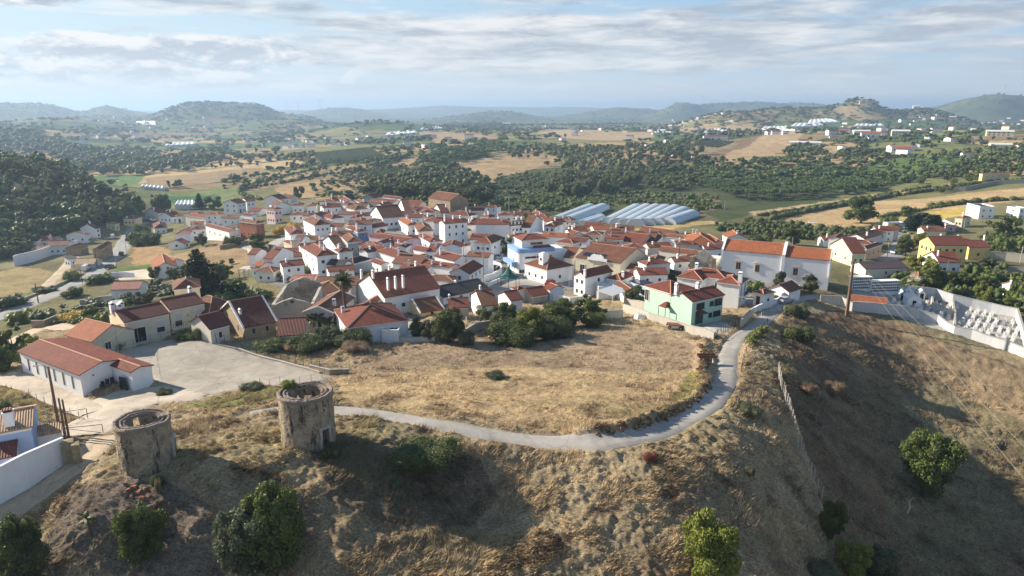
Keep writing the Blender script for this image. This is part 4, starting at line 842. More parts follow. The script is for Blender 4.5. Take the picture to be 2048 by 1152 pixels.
Z5|1180,355|900,330|1260,380|4|hR:.4|white|dark|0,0|.2,.4,1;.4,.3,2.2|wide maroon roof behind the three storey block
Z5|1300,400|1200,350|1420,380|4.5|hR:.4|white|red|0,0|.4,.5,1.2|red roof crowned with a white lantern chimney
Z7|520,330|440,250|600,300|4|gL|white|dark|0,0||maroon roof directly right of the centre palm
Z5|1880,360|1800,330|1960,370|4|gL|white|red|1,1|.4,.5,1|white house with a red roof at the back beyond the centre palm
R1|440,230|370,250|500,300|3.5|hR|white|red|0,0||x|skip'''.split('\n')
SPECIAL={}
M_solarroof=M_solar
rmat_=rmat
def rmat(k):
    if k=='white_': return plain('white_roof_membrane',(.66,.66,.64),.8)
    if k=='solar_': return M_solar
    return rmat_(k)
def child_box(par,name,I,x0,x1,y0,y1,z0,z1,mat):
    m=MB(); m.box(x0,x1,y0,y1,z0,z1); return m.obj(name,mat,par,I['o'],I['rz'])
def solar_array(par,I,x0,x1,y0,y1,nx,ny=1):
    dx=(x1-x0)/nx; dy=(y1-y0)/ny
    for i in range(nx):
        for j in range(ny):
            xa=x0+i*dx+.05; xb=x0+(i+1)*dx-.05; ya=y0+j*dy+.05; yb=y0+(j+1)*dy-.05; lo=[]
            for x,y in((xa,ya),(xb,ya),(xb,yb),(xa,yb)): lo.append((x,y,roofz(I,x,y)+.22))
            m=MB(); m.hexa(lo,[(x,y,z+.06) for x,y,z in lo]); m.obj('solar_panel',M_solar,par,I['o'],I['rz'])
for row in HOUSES:
    f=row.split('|')
    if f[10]=='x': continue
    ex=f[11] if len(f)>11 else ''
    par,I,sB,sC,flip=house(row)
    e=ex.split(';')
    if 'solar' in e: solar_array(par,I,I['L']*.1,I['L']*.35,I['W']*.1,I['W']*.42,3)
    if 'solar2' in e: pass
    if 'dormer' in e:
        for k in range(3):
            x=I['L']*(.2+.22*k); m=MB(); m.box(x-.8,x+.8,.5,3.0,-.1,1.3); m.obj('dormer',[wallmat('white')],par,I['o'],I['rz'])
            m=MB(); m.hexa([(x-1,.3,1.3),(x+1,.3,1.3),(x+1,3.6,1.3),(x-1,3.6,1.3)],[(x-.03,.3,1.9),(x+.03,.3,1.9),(x+.03,3.6,1.9),(x-.03,3.6,1.9)]); m.obj('dormer_roof',[rmat('grey')],par,I['o'],I['rz'])
            p=blk_pt(I,x+.6,.5).xy; q=blk_pt(I,x-.6,.5).xy; put_window(par,p,q,.5,I['o'].z+.35,.9,.8)
    if 'tower' in e:
        m=MB(); m.box(-.9,.9,-.9,.9,-1,2.6); m.box(-.95,.95,-.95,.95,2.5,2.7); m.tube([(-.0,0,2.6),(0,0,3.0)],[.8,.5],12); m.tube([(.0,-.9,1.2),(0,-.98,1.2)],.38,12,1)
        p=blk_pt(I,I['L']*.60,I['W']*.22,roofz(I,I['L']*.6,I['W']*.22)); m.obj('chimney_tower',[wallmat('white'),M_dark],par,p,I['rz'])
    if 'balc' in e:
        m=MB(); y=-1.3; m.box(I['L']*.1,I['L']*.9,-1.2,.25,-3.2,-3.0); 
        m=MB(); m.box(.3,I['L']*.5,-.1,.2,-2.9,-2.0); m.obj('balcony_railing',M_iron,par,I['o'],I['rz'])
    if 'upper' in e:
        block(par,Vector((par.location.x-3.2,par.location.y+4)),Vector((5.4,1.5)),Vector((-1.4,5.0)),I['ze']+2.6,I['ze']-1.5,'h','white','pinkr',.45)
# the smaller houses packed between the ones above
def infill(poly,n,seed):
    rs=np.random.RandomState(seed); aa=np.array([list(map(float,q.split())) for q in poly.split(';')]); P=G(aa[:,0],aa[:,1]); x0,y0=P[:,:2].min(0); x1,y1=P[:,:2].max(0); k=0
    for t in range(6000):
        x,y=rs.uniform(x0,x1),rs.uniform(y0,y1)
        if not inpoly(np.array([x]),np.array([y]),P)[0]: continue
        if any(dline(np.array([x]),np.array([y]),L)[0]<w/2+2.2 for nm_,mt_,w,L in RW if abs(L[0].x-x)<90): continue
        if any(inpoly(np.array([x]),np.array([y]),Q)[0] for nm_,mt_,Q in PW): continue
        c_=Vector((x,y)); L=rs.uniform(5.5,9); W_=rs.uniform(4.2,6)
        if any((c_-f[0]).length<(f[1]+f[2])*.225+(L+W_)*.205 for f in FOOT): continue
        nb=min(FOOT,key=lambda f:(c_-f[0]).length); an=nb[3] if len(nb)>3 else .35*rs.randn()
        X_=Vector((math.cos(an),math.sin(an))); Y_=Vector((-X_.y,X_.x)); h=rs.choice([2.7,3.2,4.4,4.8]); z=Hs(x,y); rc=['red','brown','red','brown','dark','orange','red'][rs.randint(7)]; wc=['white']*7+['old','cream']; wc=wc[rs.randint(9)]
        kind='gh'[rs.randint(2)] if rs.rand()>.3 else 'g'
        par=root('house',(x,y,z),'small %s walled house with %s roof packed between larger village houses'%({'white':'white','old':'weathered','cream':'cream'}[wc],{'red':'a red','brown':'a brown','orange':'an orange','dark':'a maroon'}[rc]),'house','small houses packed into the village, %s walls, %s roof'%(wc,rc))
        a=c_-X_*L/2-Y_*W_/2; I=block(par,a,X_*L,Y_*W_,z+h,z-1.2,kind,wc,rc,.36,.5,.25); I['h0']=-(h+.5)
        rs.rand()>.3 and blk_windows(I,'S',2,2 if h>4 else 1,rs.rand()>.5,(.6,.75)); rs.rand()>.5 and blk_windows(I,'W',1,1,False,(.55,.7))
        p=blk_pt(I,I['L']*.25,I['W']*.35,0); rs.rand()>.45 and chimney(par,p.x,p.y,p.z+.2,rs.uniform(1.2,1.9),.5,.7,0,I['rz']); FOOT.append((c_,L,W_)); k+=1
        if k>=n: break
    return k
print('infill',infill('515 550;560 480;600 440;640 425;700 420;860 425;1060 440;1200 468;1330 480;1430 490;1440 545;1330 585;1240 600;1180 600;1080 560;1040 610;930 610;860 600;820 640;760 640;700 600;620 600;560 590',95,5),infill('330 445;480 425;560 430;540 500;470 520;430 540;390 480;340 470',8,6),infill('1640 480;1700 470;1830 470;1960 450;2040 470;2040 520;1960 510;1840 500;1760 540;1660 510',9,7))
print('houses',len(HOUSES),time.time()-T0)
# ---------------------------------------------------------------- landmark buildings
def comp(name,label,cat,crop,A,base):
    pa=cp(crop,*A)
    if isinstance(base,tuple):
        g=g1(*cp(crop,*base)); u,dy,dz=ray(*pa); t=math.hypot(g.x,g.y)/math.hypot(u,dy); ze=CZ+dz*t
        return root(name,(g.x,g.y,g.z),label,cat),ze,g.z
    ze=-10+base
    for i in range(12): q=onplane(*pa,ze); ze=.5*ze+.5*(Hs(q.x,q.y)+base)
    q=onplane(*pa,ze); return root(name,(q.x,q.y,ze-base),label,cat),ze,ze-base
def pl(crop,p,z): return onplane(*cp(crop,*p),z).xy
def perp(e,L,ref): 
    p=Vector((-e.y,e.x)).normalized(); p=p if p.dot(ref)>0 else -p; return p*L
def slab(par,name,mat,a,b_,z0,z1,th=.25,tops=None,base=None):    # upright slab between world xy a and b
    a=Vector(a);b_=Vector(b_); d=(b_-a).normalized(); nn=Vector((-d.y,d.x))*th/2; o=Vector(par.location) if par else Vector((0,0,0)); m=MB()
    z0=z0 if hasattr(z0,'__len__') else (z0,z0); z1=z1 if hasattr(z1,'__len__') else (z1,z1)
    P=[a-nn,b_-nn,b_+nn,a+nn]; Z0=[z0[0],z0[1],z0[1],z0[0]]; Z1=[z1[0],z1[1],z1[1],z1[0]]
    m.hexa([(p.x-o.x,p.y-o.y,z-o.z) for p,z in zip(P,Z0)],[(p.x-o.x,p.y-o.y,z-o.z) for p,z in zip(P,Z1)]); return m.obj(name,mat,par)
def wbox(par,I,name,mat,x0,x1,y0,y1,z0,z1): 
    m=MB(); m.box(x0,x1,y0,y1,z0,z1); return m.obj(name,mat,par,I['o'],I['rz'])
# --- the white hall beside the yard
par,ze,zg=comp('community_hall','long white hall with a red tile roof and corner porch beside the paved yard','hall','Z1',(605,815),(630,985))
A=pl('Z1',(605,815),ze); B=pl('Z1',(128,630),ze); eB=B-A; ap=Vector((-eB.y,eB.x)).normalized(); 
if ap.x<0: ap=-ap
C2=pl('Z1',(1275,765),ze); W2=(C2-A).dot(ap); fwd=-eB.normalized(); prot=(C2-A).dot(fwd)
prot=max(2.5,min(prot,5)); A2=A+ap*(W2*.56)+fwd*prot
rfm=.42
I=block(par,A,eB,ap*W2,ze,zg-.6,'g','white','red',.30,rfm,.35)
S1='S'
import itertools
for fs in (.09,.23,.37,.52,.66,.80): 
    x=I['L']*(1-fs) if (blk_pt(I,0,0).xy+Vector(par.location.xy)-A).length<1 else I['L']*fs
    sd=('S' if (blk_pt(I,I['L']/2,0)).length< (blk_pt(I,I['L']/2,I['W'])).length else 'N')
side=min(('S','N'),key=lambda s:((Vector(par.location)+blk_pt(I,I['L']/2,0 if s=='S' else I['W'])).xy-(A+eB/2)).length)
blk_windows(I,side,6,1,size=(.55,2.0),zs=[-2.55]); 
I2=block(par,A2,eB.normalized()*(prot+.4),ap*(W2*.44),ze,zg-.6,'g','white','red',.30,.42,.35)
dd=A+ap*(W2*.50); p0=Vector(par.location).xy
put_window(par,dd-p0+eB.normalized()*.1,A2-p0-eB.normalized()*.1+Vector((0,0)),.6,.02,1.3,2.2,'d',M_glass,M_iron)
put_window(par,(A+ap*W2*.30-p0)+eB.normalized()*.27,(A+ap*W2*.2-p0)+eB.normalized()*.27,.5,2.6,.2,.2,'w')
pot=MB(); pot.tube([(0,0,0),(0,0,.4)],[.18,.25],10)
t=pot.obj('plant_pot',M_conc,None,(A.x+fwd.x*.5+ap.x*.8,A.y+fwd.y*.5+ap.y*.8,zg+.12)); tag(t,'small plant pot at the corner of the white hall','plant pot')
for k in range(3):       # dark chairs stacked in the porch
    m=MB(); 
    for j in range(3): m.box(-.25,.25,-.25,.25,.4+j*.14,.44+j*.14); m.box(-.25,.25,.2,.25,.44+j*.14,.85+j*.14)
    for sx in(-.22,.22):
        for sy in(-.22,.22): m.box(sx-.02,sx+.02,sy-.02,sy+.02,0,.42)
    q=A+ap*(W2*.30+k*.75)+fwd*.9; o=m.obj('chair_stack',M_iron,None,(q.x,q.y,Hs(q.x,q.y)+.12),k*.4); tag(o,'stack of dark plastic chairs in the hall porch, %s of three'%('leftmost','middle','rightmost')[k],'chair stack',group='stacks of dark chairs by the hall')
# --- cream two part building
par,ze,zg=comp('house','long cream building with two joined maroon roofs above the paved yard','house','Z1',(950,408),(950,590))
A=pl('Z1',(950,408),ze); C=pl('Z1',(1302,335),ze); e=C-A; dp=perp(e,7.5,A); 
I=block(par,A,e,dp,ze,zg-1,'g','cream','dark',.36,.5,.1)
z2=ze+.55; C1=pl('Z1',(1305,328),z2); C3=pl('Z1',(1590,275),z2); e2=C3-C1; e2=e.normalized()*e2.length
J=block(par,A+e*1.003,e2,dp*.98,z2,zg-1,'g','cream','dark',.36,.5,.1)
o=Vector(par.location); p=A-o.xy; q=C-o.xy; nrm=-dp.normalized()
sh=lambda a_: a_+nrm*.02-dp.normalized()*-.1
P0=p+dp.normalized()*.1; Q0=q+dp.normalized()*.1; z_=ze-o.z
def wl(P,Q,f,z,*a,**k): return put_window(par,Q,P,1-f,z,*a,**k)
def facing(P,Q,f,z,w,h,kind='w',gl=None,fr=None,name=None):
    # outside is toward the camera
    d=(Q-P); x=P+d*f; ang=math.atan2(d.y,d.x)+math.pi
    n_=Vector((math.sin(ang)*-1,math.cos(ang))); wx_=x+Vector(par.location).xy
    if n_.dot(-wx_)<0: ang+=math.pi
    return addwin(name or ('door' if kind=='d' else 'window'),winmesh(w,h,kind,gl,fr),par,(x.x,x.y,z),ang)
facing(P0,Q0,.26,z_-3.9,2.6,2.5,'w',M_dark,M_frame); facing(P0,Q0,.77,z_-3.0,1.3,2.0,'s')
P1=Q0; Q1=Q0+e2
facing(P1,Q1,.22,z_-2.6,1.2,2.1,'s'); facing(P1,Q1,.80,z_-2.2,1.4,1.8,'s'); facing(P1,Q1,.46,z_-1.1,.25,.25); facing(P1,Q1,.51,z_-1.1,.25,.25); facing(P1,Q1,.05,z_-4.9,1.0,1.2)
for f_ in (.12,.3,.5,.95): facing(P0,Q0,f_,z_-5.0,.7,.6)
m=MB(); a_=P1; b_=Q1+nrm*0
sl=MB(); 
def rail(P,Q,z,hh=.9,off=1.1,name='balcony'):
    d=(Q-P).normalized(); L=(Q-P).length; k=MB(); n2=nrm*off
    for s_ in (0,1): pass
    k.box(0,L,-off,0,z-.18,z); 
    for i in range(int(L/.35)+1): k.box(i*.35,i*.35+.03,-off,-off+.03,z,z+hh,1)
    k.box(0,L,-off-.01,-off+.05,z+hh,z+hh+.05,1); k.obj(name,[wallmat('cream'),M_iron],par,(P.x,P.y,0),math.atan2(d.y,d.x))
rail(P1+(Q1-P1)*.0,P1+(Q1-P1)*1.0,z_-2.75)
for fx,fy,hh in ((.02,.7,1.6),(.12,.55,1.0),(.25,.8,1.5)): 
    v=blk_pt(I,I['L']*fx,I['W']*fy,roofz(I,I['L']*fx,I['W']*fy)-.2); chimney(par,v.x,v.y,v.z,hh,.7,.9,0,I['rz'])
v=blk_pt(J,J['L']*.9,J['W']*.6,roofz(J,J['L']*.9,J['W']*.6)-.2); chimney(par,v.x,v.y,v.z,1.3,.6,.7,0,J['rz'])
# --- house with light left slope and bright orange right slope
par,ze,zg=comp('house','cream gabled house with a fresh orange roof slope behind the white hall','house','Z1',(695,560),2.4)
A=pl('Z1',(700,560),ze); C=pl('Z1',(908,556),ze); B=pl('Z1',(492,505),ze); dp=B-A; e=perp(dp,7.5,C-A); C=A+e
I=block(par,A,dp,e,ze,zg-1,'g','cream','orange',.50,.5,.15); facing(A-Vector(par.location).xy+dp.normalized()*.1,C-Vector(par.location).xy+dp.normalized()*.1,.35,.5,.9,1.2)
# --- mint green house
par,ze,zg=comp('house','mint green two storey house with maroon roofs beside the lane','house','R1',(605,772),(605,975))
A=pl('R1',(605,772),ze); C=pl('R1',(880,712),ze); eC=C-A; eB=perp(eC,8.2,A); 
Bx=pl('R1',(440,735),ze); eB=eB.normalized()*min(9,max(6,(Bx-A).length))
MG=dict(a=A,eB=eB,eC=eC)
I=block(par,A,eC,eB,ze,zg-.8,'g','mint','red',.40,.5,.3)
A2=A+eB+eC.normalized()*.5; J=block(par,A2,eC*.8,eB.normalized()*7.5,ze+.1,zg-.8,'h','mint','red',.38,.5,.35)
o=Vector(par.location).xy; P0=A-o+eB.normalized()*.27; Q0=C-o+eB.normalized()*.27; hz_=ze-zg
for f_,z,w,h,k in ((.28,hz_-1.75,2.0,1.1,'w'),(.62,hz_-1.6,.9,.8,'w'),(.82,hz_-1.75,1.9,1.2,'w'),(.26,.1,1.9,2.0,'d'),(.60,.9,.8,.8,'w'),(.80,.8,1.9,1.0,'w')): facing(P0,Q0,f_,z,w,h,k,M_green if k=='d' else None,M_green)
for P_c,f_ in ((P0+(Q0-P0)*.26,0),):
    m=MB(); m.hexa([(-1.2,-1.4,2.35),(1.2,-1.4,2.35),(1.2,0,2.35),(-1.2,0,2.35)],[(-.3,-.3,2.95),(.3,-.3,2.95),(.3,0,2.95),(-.3,0,2.95)]); m.obj('porch_roof',rmat('red'),par,(P_c.x,P_c.y,0),math.atan2(eC.y,eC.x))
P2=A-o+eC.normalized()*.27; Q2=A-o+eC.normalized()*.27+eB
for f_ in (1.12,): 
    x=P2+(Q2-P2)*f_; m=MB(); m.hexa([(-1,-1.3,2.4),(1,-1.3,2.4),(1,0.4,2.4),(-1,0.4,2.4)],[(-.3,-.2,3.2),(.3,-.2,3.2),(.3,0.4,3.2),(-.3,0.4,3.2)]); 
    for sx in(-.9,.9): m.tube([(sx,-1.2,0),(sx,-1.2,2.4)],.06,6)
    m.obj('porch_roof',rmat('red'),par,(x.x,x.y,0),math.atan2(-eB.y,-eB.x))
facing(Q2+eB.normalized()*7.0+eC.normalized()*.5,Q2+eC.normalized()*.5,.05,hz_-2.6,1.0,2.2,'w',M_dark,M_trim)
for fx,fy,hh in ((.02,.72,1.9),(.5,.5,1.2),): 
    v=blk_pt(I,I['L']*(fx if True else 0),I['W']*fy,roofz(I,I['L']*fx,I['W']*fy)-.2); chimney(par,v.x,v.y,v.z,hh,.6,.6,0,I['rz'])
m=MB(); 
# --- white villa of three hipped parts
par,ze,zg=comp('villa','large white villa with joined red hip roofs behind the mint green house','villa','R1',(1005,635),(1005,820))
A=pl('R1',(1005,635),ze); B=pl('R1',(795,607),ze); C=pl('R1',(1148,590),ze); eB=B-A; eC=perp(eB,(C-A).length,A); eC=eC.normalized()*min(10,max(6,(C-A).length))
I=block(par,A,eB,eC,ze,zg-.8,'h','white','red',.40,.5,.35)
o=Vector(par.location).xy; A3=A+eB*1.0+eC.normalized()*3.5; 
block(par,A+eB*.7+eC.normalized()*3.2,eB.normalized()*9.5,eC.normalized()*6.5,ze-.02,zg-.8,'h','white','red',.40,.5,.35)
a4=pl('R1',(690,595),ze); b4=pl('R1',(472,572),ze); eb4=eB.normalized()*max(6,(b4-a4).length); J=block(par,a4,eb4,eC.normalized()*8,ze,zg-.8,'h','white','red',.42,.5,.35)
hz_=ze-zg; P0=A-o+eB.normalized()*.3; Q0=P0+eC
for f_,z,w,h,k in ((.28,hz_-2.4,.9,2.1,'w'),(.72,hz_-2.4,.9,2.1,'w'),(.25,.8,1.1,1.1,'w'),(.7,.8,.7,.9,'w')): facing(P0,Q0,f_,z,w,h,k)
nrm=-eB.normalized(); d=(Q0-P0).normalized(); k=MB(); L=(Q0-P0).length
k.box(L*.15,L*.9,-1.0,0,hz_-2.7,hz_-2.5); 
for i in range(24): k.box(L*.15+i*L*.75/24,L*.15+i*L*.75/24+.03,-1,-.96,hz_-2.5,hz_-1.6,1)
k.box(L*.15,L*.9,-1.02,-.95,hz_-1.6,hz_-1.55,1); k.obj('balcony',[wallmat('white'),M_iron],par,(P0.x,P0.y,0),math.atan2(d.y,d.x))
x_=A-o+eB*1.1+eC.normalized()*3.5; facing(A-o+eB*1.0+eC.normalized()*3.5,A-o+eB*1.35+eC.normalized()*3.5,.3,hz_-1.9,.8,1.2); 
v=blk_pt(I,I['L']*.25,I['W']*.3,0); chimney(par,(A-o+eC*.15+eB*.05).x,(A-o+eC*.25).y,hz_+.3,2.0,.8,.8,0,I['rz']); chimney(par,(a4-o+eb4*.5+eC*.7).x,(a4-o+eb4*.5+eC*.7).y,hz_+.8,1.6,.7,.7,0,I['rz'])
# --- long white church in two parts with stone surrounds
par,ze,zg=comp('church','long white church with orange roofs and three stone framed windows','church','R1',(1755,425),(1750,678))
C=pl('R1',(1762,427),ze); A=pl('R1',(1366,392),ze); e=C-A; E2=pl('R1',(1812,372),ze); dp=perp(e,8.5,A); I=block(par,A,e,dp,ze,zg-1.2,'g','white','orange',.46,.5,.12)
A1=pl('R1',(850,345),ze+.3); e1=A-A1; e1=e.normalized()*e1.length; A1=A-e1; J=block(par,A1,e1,dp*1.05,ze+.35,zg-1.2,'g','white','orange',.46,.5,.12)
o=Vector(par.location).xy; d=e.normalized(); 
for base_,wd in ((A,.7),(A1,.5),(C-d*.1,.25)):
    m=MB(); Wd=dp.length*1.06; tp=.46*Wd/2+1.0; m2=[(-.15,-4),(Wd+.0,-4),(Wd+.0,.6),(Wd/2,tp),(-.15,.6)]
    lo=[(-wd/2,y,z) for y,z in m2]; hi=[(wd/2,y,z) for y,z in m2]; i0=len(m.v); m.v+=lo+hi; m.f+= [(0,4,3,2,1),(5,6,7,8,9)]+[(k,(k+1)%5,5+(k+1)%5,5+k) for k in range(5)]; m.m+=[0]*7
    x=base_-o; m.obj('parapet',wallmat('white'),par,(x.x,x.y,ze-zg),math.atan2(d.y,d.x))
P0=A1-o+dp.normalized()*.1; Q0=C-o+dp.normalized()*.1; hz_=ze-zg; L=(Q0-P0).length
def dpx(xr): return ((xr-850)/(1762-850))
def stonewin(f_,z,w,h):
    facing(P0,Q0,f_,z,w,h,'w',M_door,plain('pale_stone',(.62,.52,.42),.9)); 
    x=P0+(Q0-P0)*f_; m=MB(); m.box(-w/2-.45,w/2+.45,-.18,0,h+.35,h+.5); m.hexa([(-w/2-.4,-.15,h+.5),(w/2+.4,-.15,h+.5),(w/2+.4,0,h+.5),(-w/2-.4,0,h+.5)],[(-.25,-.12,h+.8),(.25,-.12,h+.8),(.25,0,h+.8),(-.25,0,h+.8)]); m.obj('window_pediment',plain('pale_stone',(.62,.52,.42)),par,(x.x,x.y,z),math.atan2(d.y,d.x))
stonewin(dpx(1000),hz_-4.2,1.1,1.7); stonewin(dpx(1166),hz_-4.4,1.0,1.7); stonewin(dpx(1488),hz_-4.3,1.0,1.7)
for xr in (1563,1635): 
    x=P0+(Q0-P0)*dpx(xr); m=MB(); m.tube([(0,-.08,0),(0,.05,0)],[.5,.5],16,0); m.tube([(0,-.10,0),(0,-.06,0)],[.36,.36],16,1); m.obj('round_window',[plain('pale_stone',(.62,.52,.42)),M_glass],par,(x.x,x.y,hz_-4.9),math.atan2(d.y,d.x))
# curved baroque front of the chapel to its left
x=A1-d*4.6; zc=Hs(x.x,x.y); f=root('chapel_front',(x.x,x.y,zc),'weathered stone chapel front with a scrolled top left of the white church','chapel front',rz=math.atan2(d.y,d.x))
prof=[(-3.2,0),(-3.2,5.6),(-3.5,5.9),(-2.6,6.1),(-2.0,6.5),(-1.6,7.2),(-.9,7.5),(-.4,8.1),(0,8.3),(.4,8.1),(.9,7.5),(1.6,7.2),(2.0,6.5),(2.6,6.1),(3.5,5.9),(3.2,5.6),(3.2,0)]
m=MB(); n_=len(prof); m.v+=[(x_,-.35,z) for x_,z in prof]+[(x_,.35,z) for x_,z in prof]; m.f+=[tuple(range(n_)),tuple(range(2*n_-1,n_-1,-1))]+[((k+1)%n_,k,n_+k,n_+(k+1)%n_) for k in range(n_)]; m.m+=[0]*(n_+2); m.obj('facade',wallmat('pstone'),f)
m=MB(); m.box(2.2,3.3,-.6,-.36,0,6); m.box(-3.3,-2.2,-.6,-.36,0,6); m.obj('pilaster',wallmat('stone'),f)
m=MB(); m.box(-.7,.7,-.42,-.3,0,2.6); m.obj('door',M_door,f); m=MB(); m.box(-3.0,3.0,.36,9,0,5.0); m.obj('nave',wallmat('old'),f)
# --- blue and white building with rounded corner
par,ze,zg=comp('building','white modern building with sky blue bands and a rounded corner on the square','building','Z7',(350,640),(345,885))
o=Vector(par.location).xy; A=pl('Z7',(345,645),ze); B=pl('Z7',(212,600),ze); C=pl('Z7',(935,600),ze)
eC=C-A; eC=eC.normalized()*min(26,max(14,eC.length)); eB=perp(eC,10,A); Bl=(B-A).length; eB=eB.normalized()*min(13,max(9,Bl)); hz_=ze-zg
ang=math.atan2(eC.y,eC.x); Lx=eC.length; Ly=eB.length; flipy=1 if (Vector((-eC.y,eC.x)).dot(eB)>0) else -1
def rrect(x0,x1,y0,y1,r,n=8):      # rounded at the corner (x0,y0)
    P=[(x0+r-r*math.sin(math.pi/2*k/n),y0+r-r*math.cos(math.pi/2*k/n)) for k in range(n+1)]
    return [(x1,y0)]+P+[(x0,y1),(x1,y1)]
def prism(P,z0,z1,mat,name):
    m=MB(); P=list(P); ar=sum(P[i][0]*P[(i+1)%len(P)][1]-P[(i+1)%len(P)][0]*P[i][1] for i in range(len(P)))
    if ar<0: P=P[::-1]
    m.hexa([(x,y*flipy,z0) for x,y in P],[(x,y*flipy,z1) for x,y in P]); a0=A-o; return m.obj(name,mat,par,(a0.x,a0.y,0),ang)
prism(rrect(0,Lx,0,Ly,2.0),-1,hz_,wallmat('white'),'wall'); prism(rrect(-.12,Lx*.72,-.12,Ly+.1,2.1),hz_+.004,hz_+1.15,wallmat('band'),'blue_band')
prism(rrect(1.6,Lx*.62,1.8,Ly-1.5,.3),hz_+1.15,hz_+3.2,wallmat('white'),'wall'); prism([(5,.5),(Lx*.66,.5),(Lx*.66,2.4),(5,2.4)],hz_+1.155,hz_+1.6,rmat('red'),'lower_roof')
prism([(-1.5,1.5),(0,1.5),(0,Ly),(-1.5,Ly)],hz_*.36,hz_*.36+1.1,wallmat('band'),'balcony')
a0=A+eC.normalized()*1.2+eB.normalized()*1.2; block(par,a0,eC.normalized()*(Lx*.62-.6),eB.normalized()*(Ly-2.3),zg+hz_+3.25,zg+hz_+3.0,'h','white','red',.36,.5,.3)
def fw(f_,z,w,h,side=0,off=0):
    if side==0: P=A-o+eB.normalized()*off; Q=P+eC
    else: P=A-o+eC.normalized()*off; Q=P+eB
    facing(P,Q,f_,z,w,h,'w')
for f_,w in ((.24,3.4),(.46,3.4),(.62,1.4)): fw(f_,hz_-1.6,w,.55)
fw(.40,hz_+1.9,3.6,.7,0,1.8)
for f_,z,w,h in ((.30,hz_-.8,.7,.35),(.5,hz_-.8,.7,.35),(.7,hz_-.8,.7,.35),(.42,hz_-3.2,.9,1.3),(.2,hz_-4.0,.7,1.3),(.4,.7,.8,.8),(.6,.7,.8,.8),(.85,.3,1.2,1.8)): fw(f_,z,w,h,1)
fw(.06,.3,1.6,.9)
# --- hall with solar panels and a scrolled parapet carrying lettering
par,ze,zg=comp('hall','cream parish hall with a big brown roof, solar panels and a lettered scroll parapet','hall','Z7',(1565,765),5.0)
A=pl('Z7',(1568,765),ze); B=pl('Z7',(1018,690),ze); eB=B-A; dp=perp(eB,16,A); I=block(par,A,eB,dp,ze,zg-1,'g','cream','brown',.24,.62,.15)
o=Vector(par.location).xy; P0=A-o+dp.normalized()*.12; Q0=B-o+dp.normalized()*.12; hz_=ze-zg
LL=(Q0-P0).length
# panels along the left half of the front slope
ux=(blk_pt(I,1,0)-blk_pt(I,0,0)).xy; same=(ux.dot(eB)>0); fx=(lambda f_: I['L']*f_) if same else (lambda f_: I['L']*(1-f_)); ynear=(lambda y:y)
xa,xb=sorted((fx(.90),fx(.42))); solar_array(par,I,xa,xb,1.6,3.6,9)
for f_,z,w,h,k in ((.83,-3.4+hz_,1.4,1.7,'w'),(.50,hz_-4.4,2.4,2.6,'w'),(.2,hz_-5.8,1.0,2,'d')): facing(P0,Q0,f_,z,w,h,k)
P3=A-o+eB.normalized()*.12; Q3=P3+dp
for f_ in (.27,.44): facing(P3,Q3,f_,hz_-4.6,1.6,1.4)
x=P0+(Q0-P0)*.50; sg=root('x',(0,0,0),'','') if False else None
an=math.atan2(eB.y,eB.x)+math.pi
prof=[(-2.9,-.7),(2.9,-.7),(2.9,.35),(2.0,.4),(1.9,.9),(1.3,1.35),(.7,1.45),(.3,1.25),(0,1.5),(-.3,1.25),(-.7,1.45),(-1.3,1.35),(-1.9,.9),(-2.0,.4),(-2.9,.35)]
m=MB(); n_=len(prof); m.v+=[(a_,-.12,z) for a_,z in prof]+[(a_,.12,z) for a_,z in prof]; m.f+=[tuple(range(n_)),tuple(range(2*n_-1,n_-1,-1))]+[((k+1)%n_,k,n_+k,n_+(k+1)%n_) for k in range(n_)]; m.m+=[0]*(n_+2)
x=x-dp.normalized()*.22; m.obj('scroll_parapet',wallmat('white'),par,(x.x,x.y,hz_+.3),an)
def text(par,s,size,loc,rot,mat,name='lettering'):
    cu=bpy.data.curves.new('t','FONT'); cu.body=s; cu.size=size; cu.align_x='CENTER'; cu.extrude=.02; cu.space_character=1.1; ob=bpy.data.objects.new('t',cu); COL.objects.link(ob)
    dg=bpy.context.evaluated_depsgraph_get(); me=bpy.data.meshes.new_from_object(ob.evaluated_get(dg)); bpy.data.objects.remove(ob); me.materials.clear(); me.materials.append(mat)
    t=bpy.data.objects.new(name,me); COL.objects.link(t); t.parent=par; t.location=loc; t.rotation_euler=rot; return t
x2=x-dp.normalized()*.16; text(par,'JUNTA DE FREGUESIA',.52,(x2.x,x2.y,hz_-.35),(R(90),0,an),M_iron)
# --- roofless ruin
par,ze,zg=comp('ruin','roofless old stone building with bare gable walls in front of the long brown roof','ruin','Z3',(700,530),4.2)
A=pl('Z3',(700,530),ze); B=pl('Z3',(545,362),ze); C=pl('Z3',(1078,515),ze); eC=C-A; eB=perp(eC,min(15,max(9,(B-A).length)),A)
def gwall(a,b_,z0,h,top,nm='wall',mt='pstone',n=10):
    o=Vector(par.location); d=(b_-a); L=d.length; d.normalize(); nn=Vector((-d.y,d.x))*.28; m=MB(); lo=[];hi=[]; 
    for k in range(n+1):
        t=k/n; hh=h+top*(1-abs(2*t-1))**.75+.18*(hsh(k,a.x) if isinstance(a.x,float) else 0)
        p=a+(b_-a)*t; lo.append(p); hi.append(hh)
    for k in range(n):
        P=[lo[k]-nn,lo[k+1]-nn,lo[k+1]+nn,lo[k]+nn]; m.hexa([(p.x-o.x,p.y-o.y,z0-o.z) for p in P],[(p.x-o.x,p.y-o.y,z-o.z) for p,z in zip(P,(hi[k],hi[k+1],hi[k+1],hi[k]))])
    m.obj(nm,wallmat(mt),par)
gwall(A,C,zg-1,ze-.3,1.5); gwall(A+eB,C+eB,zg-1,ze,1.8); gwall(A,A+eB,zg-1,ze,0); gwall(C,C+eB,zg-1,ze,0)
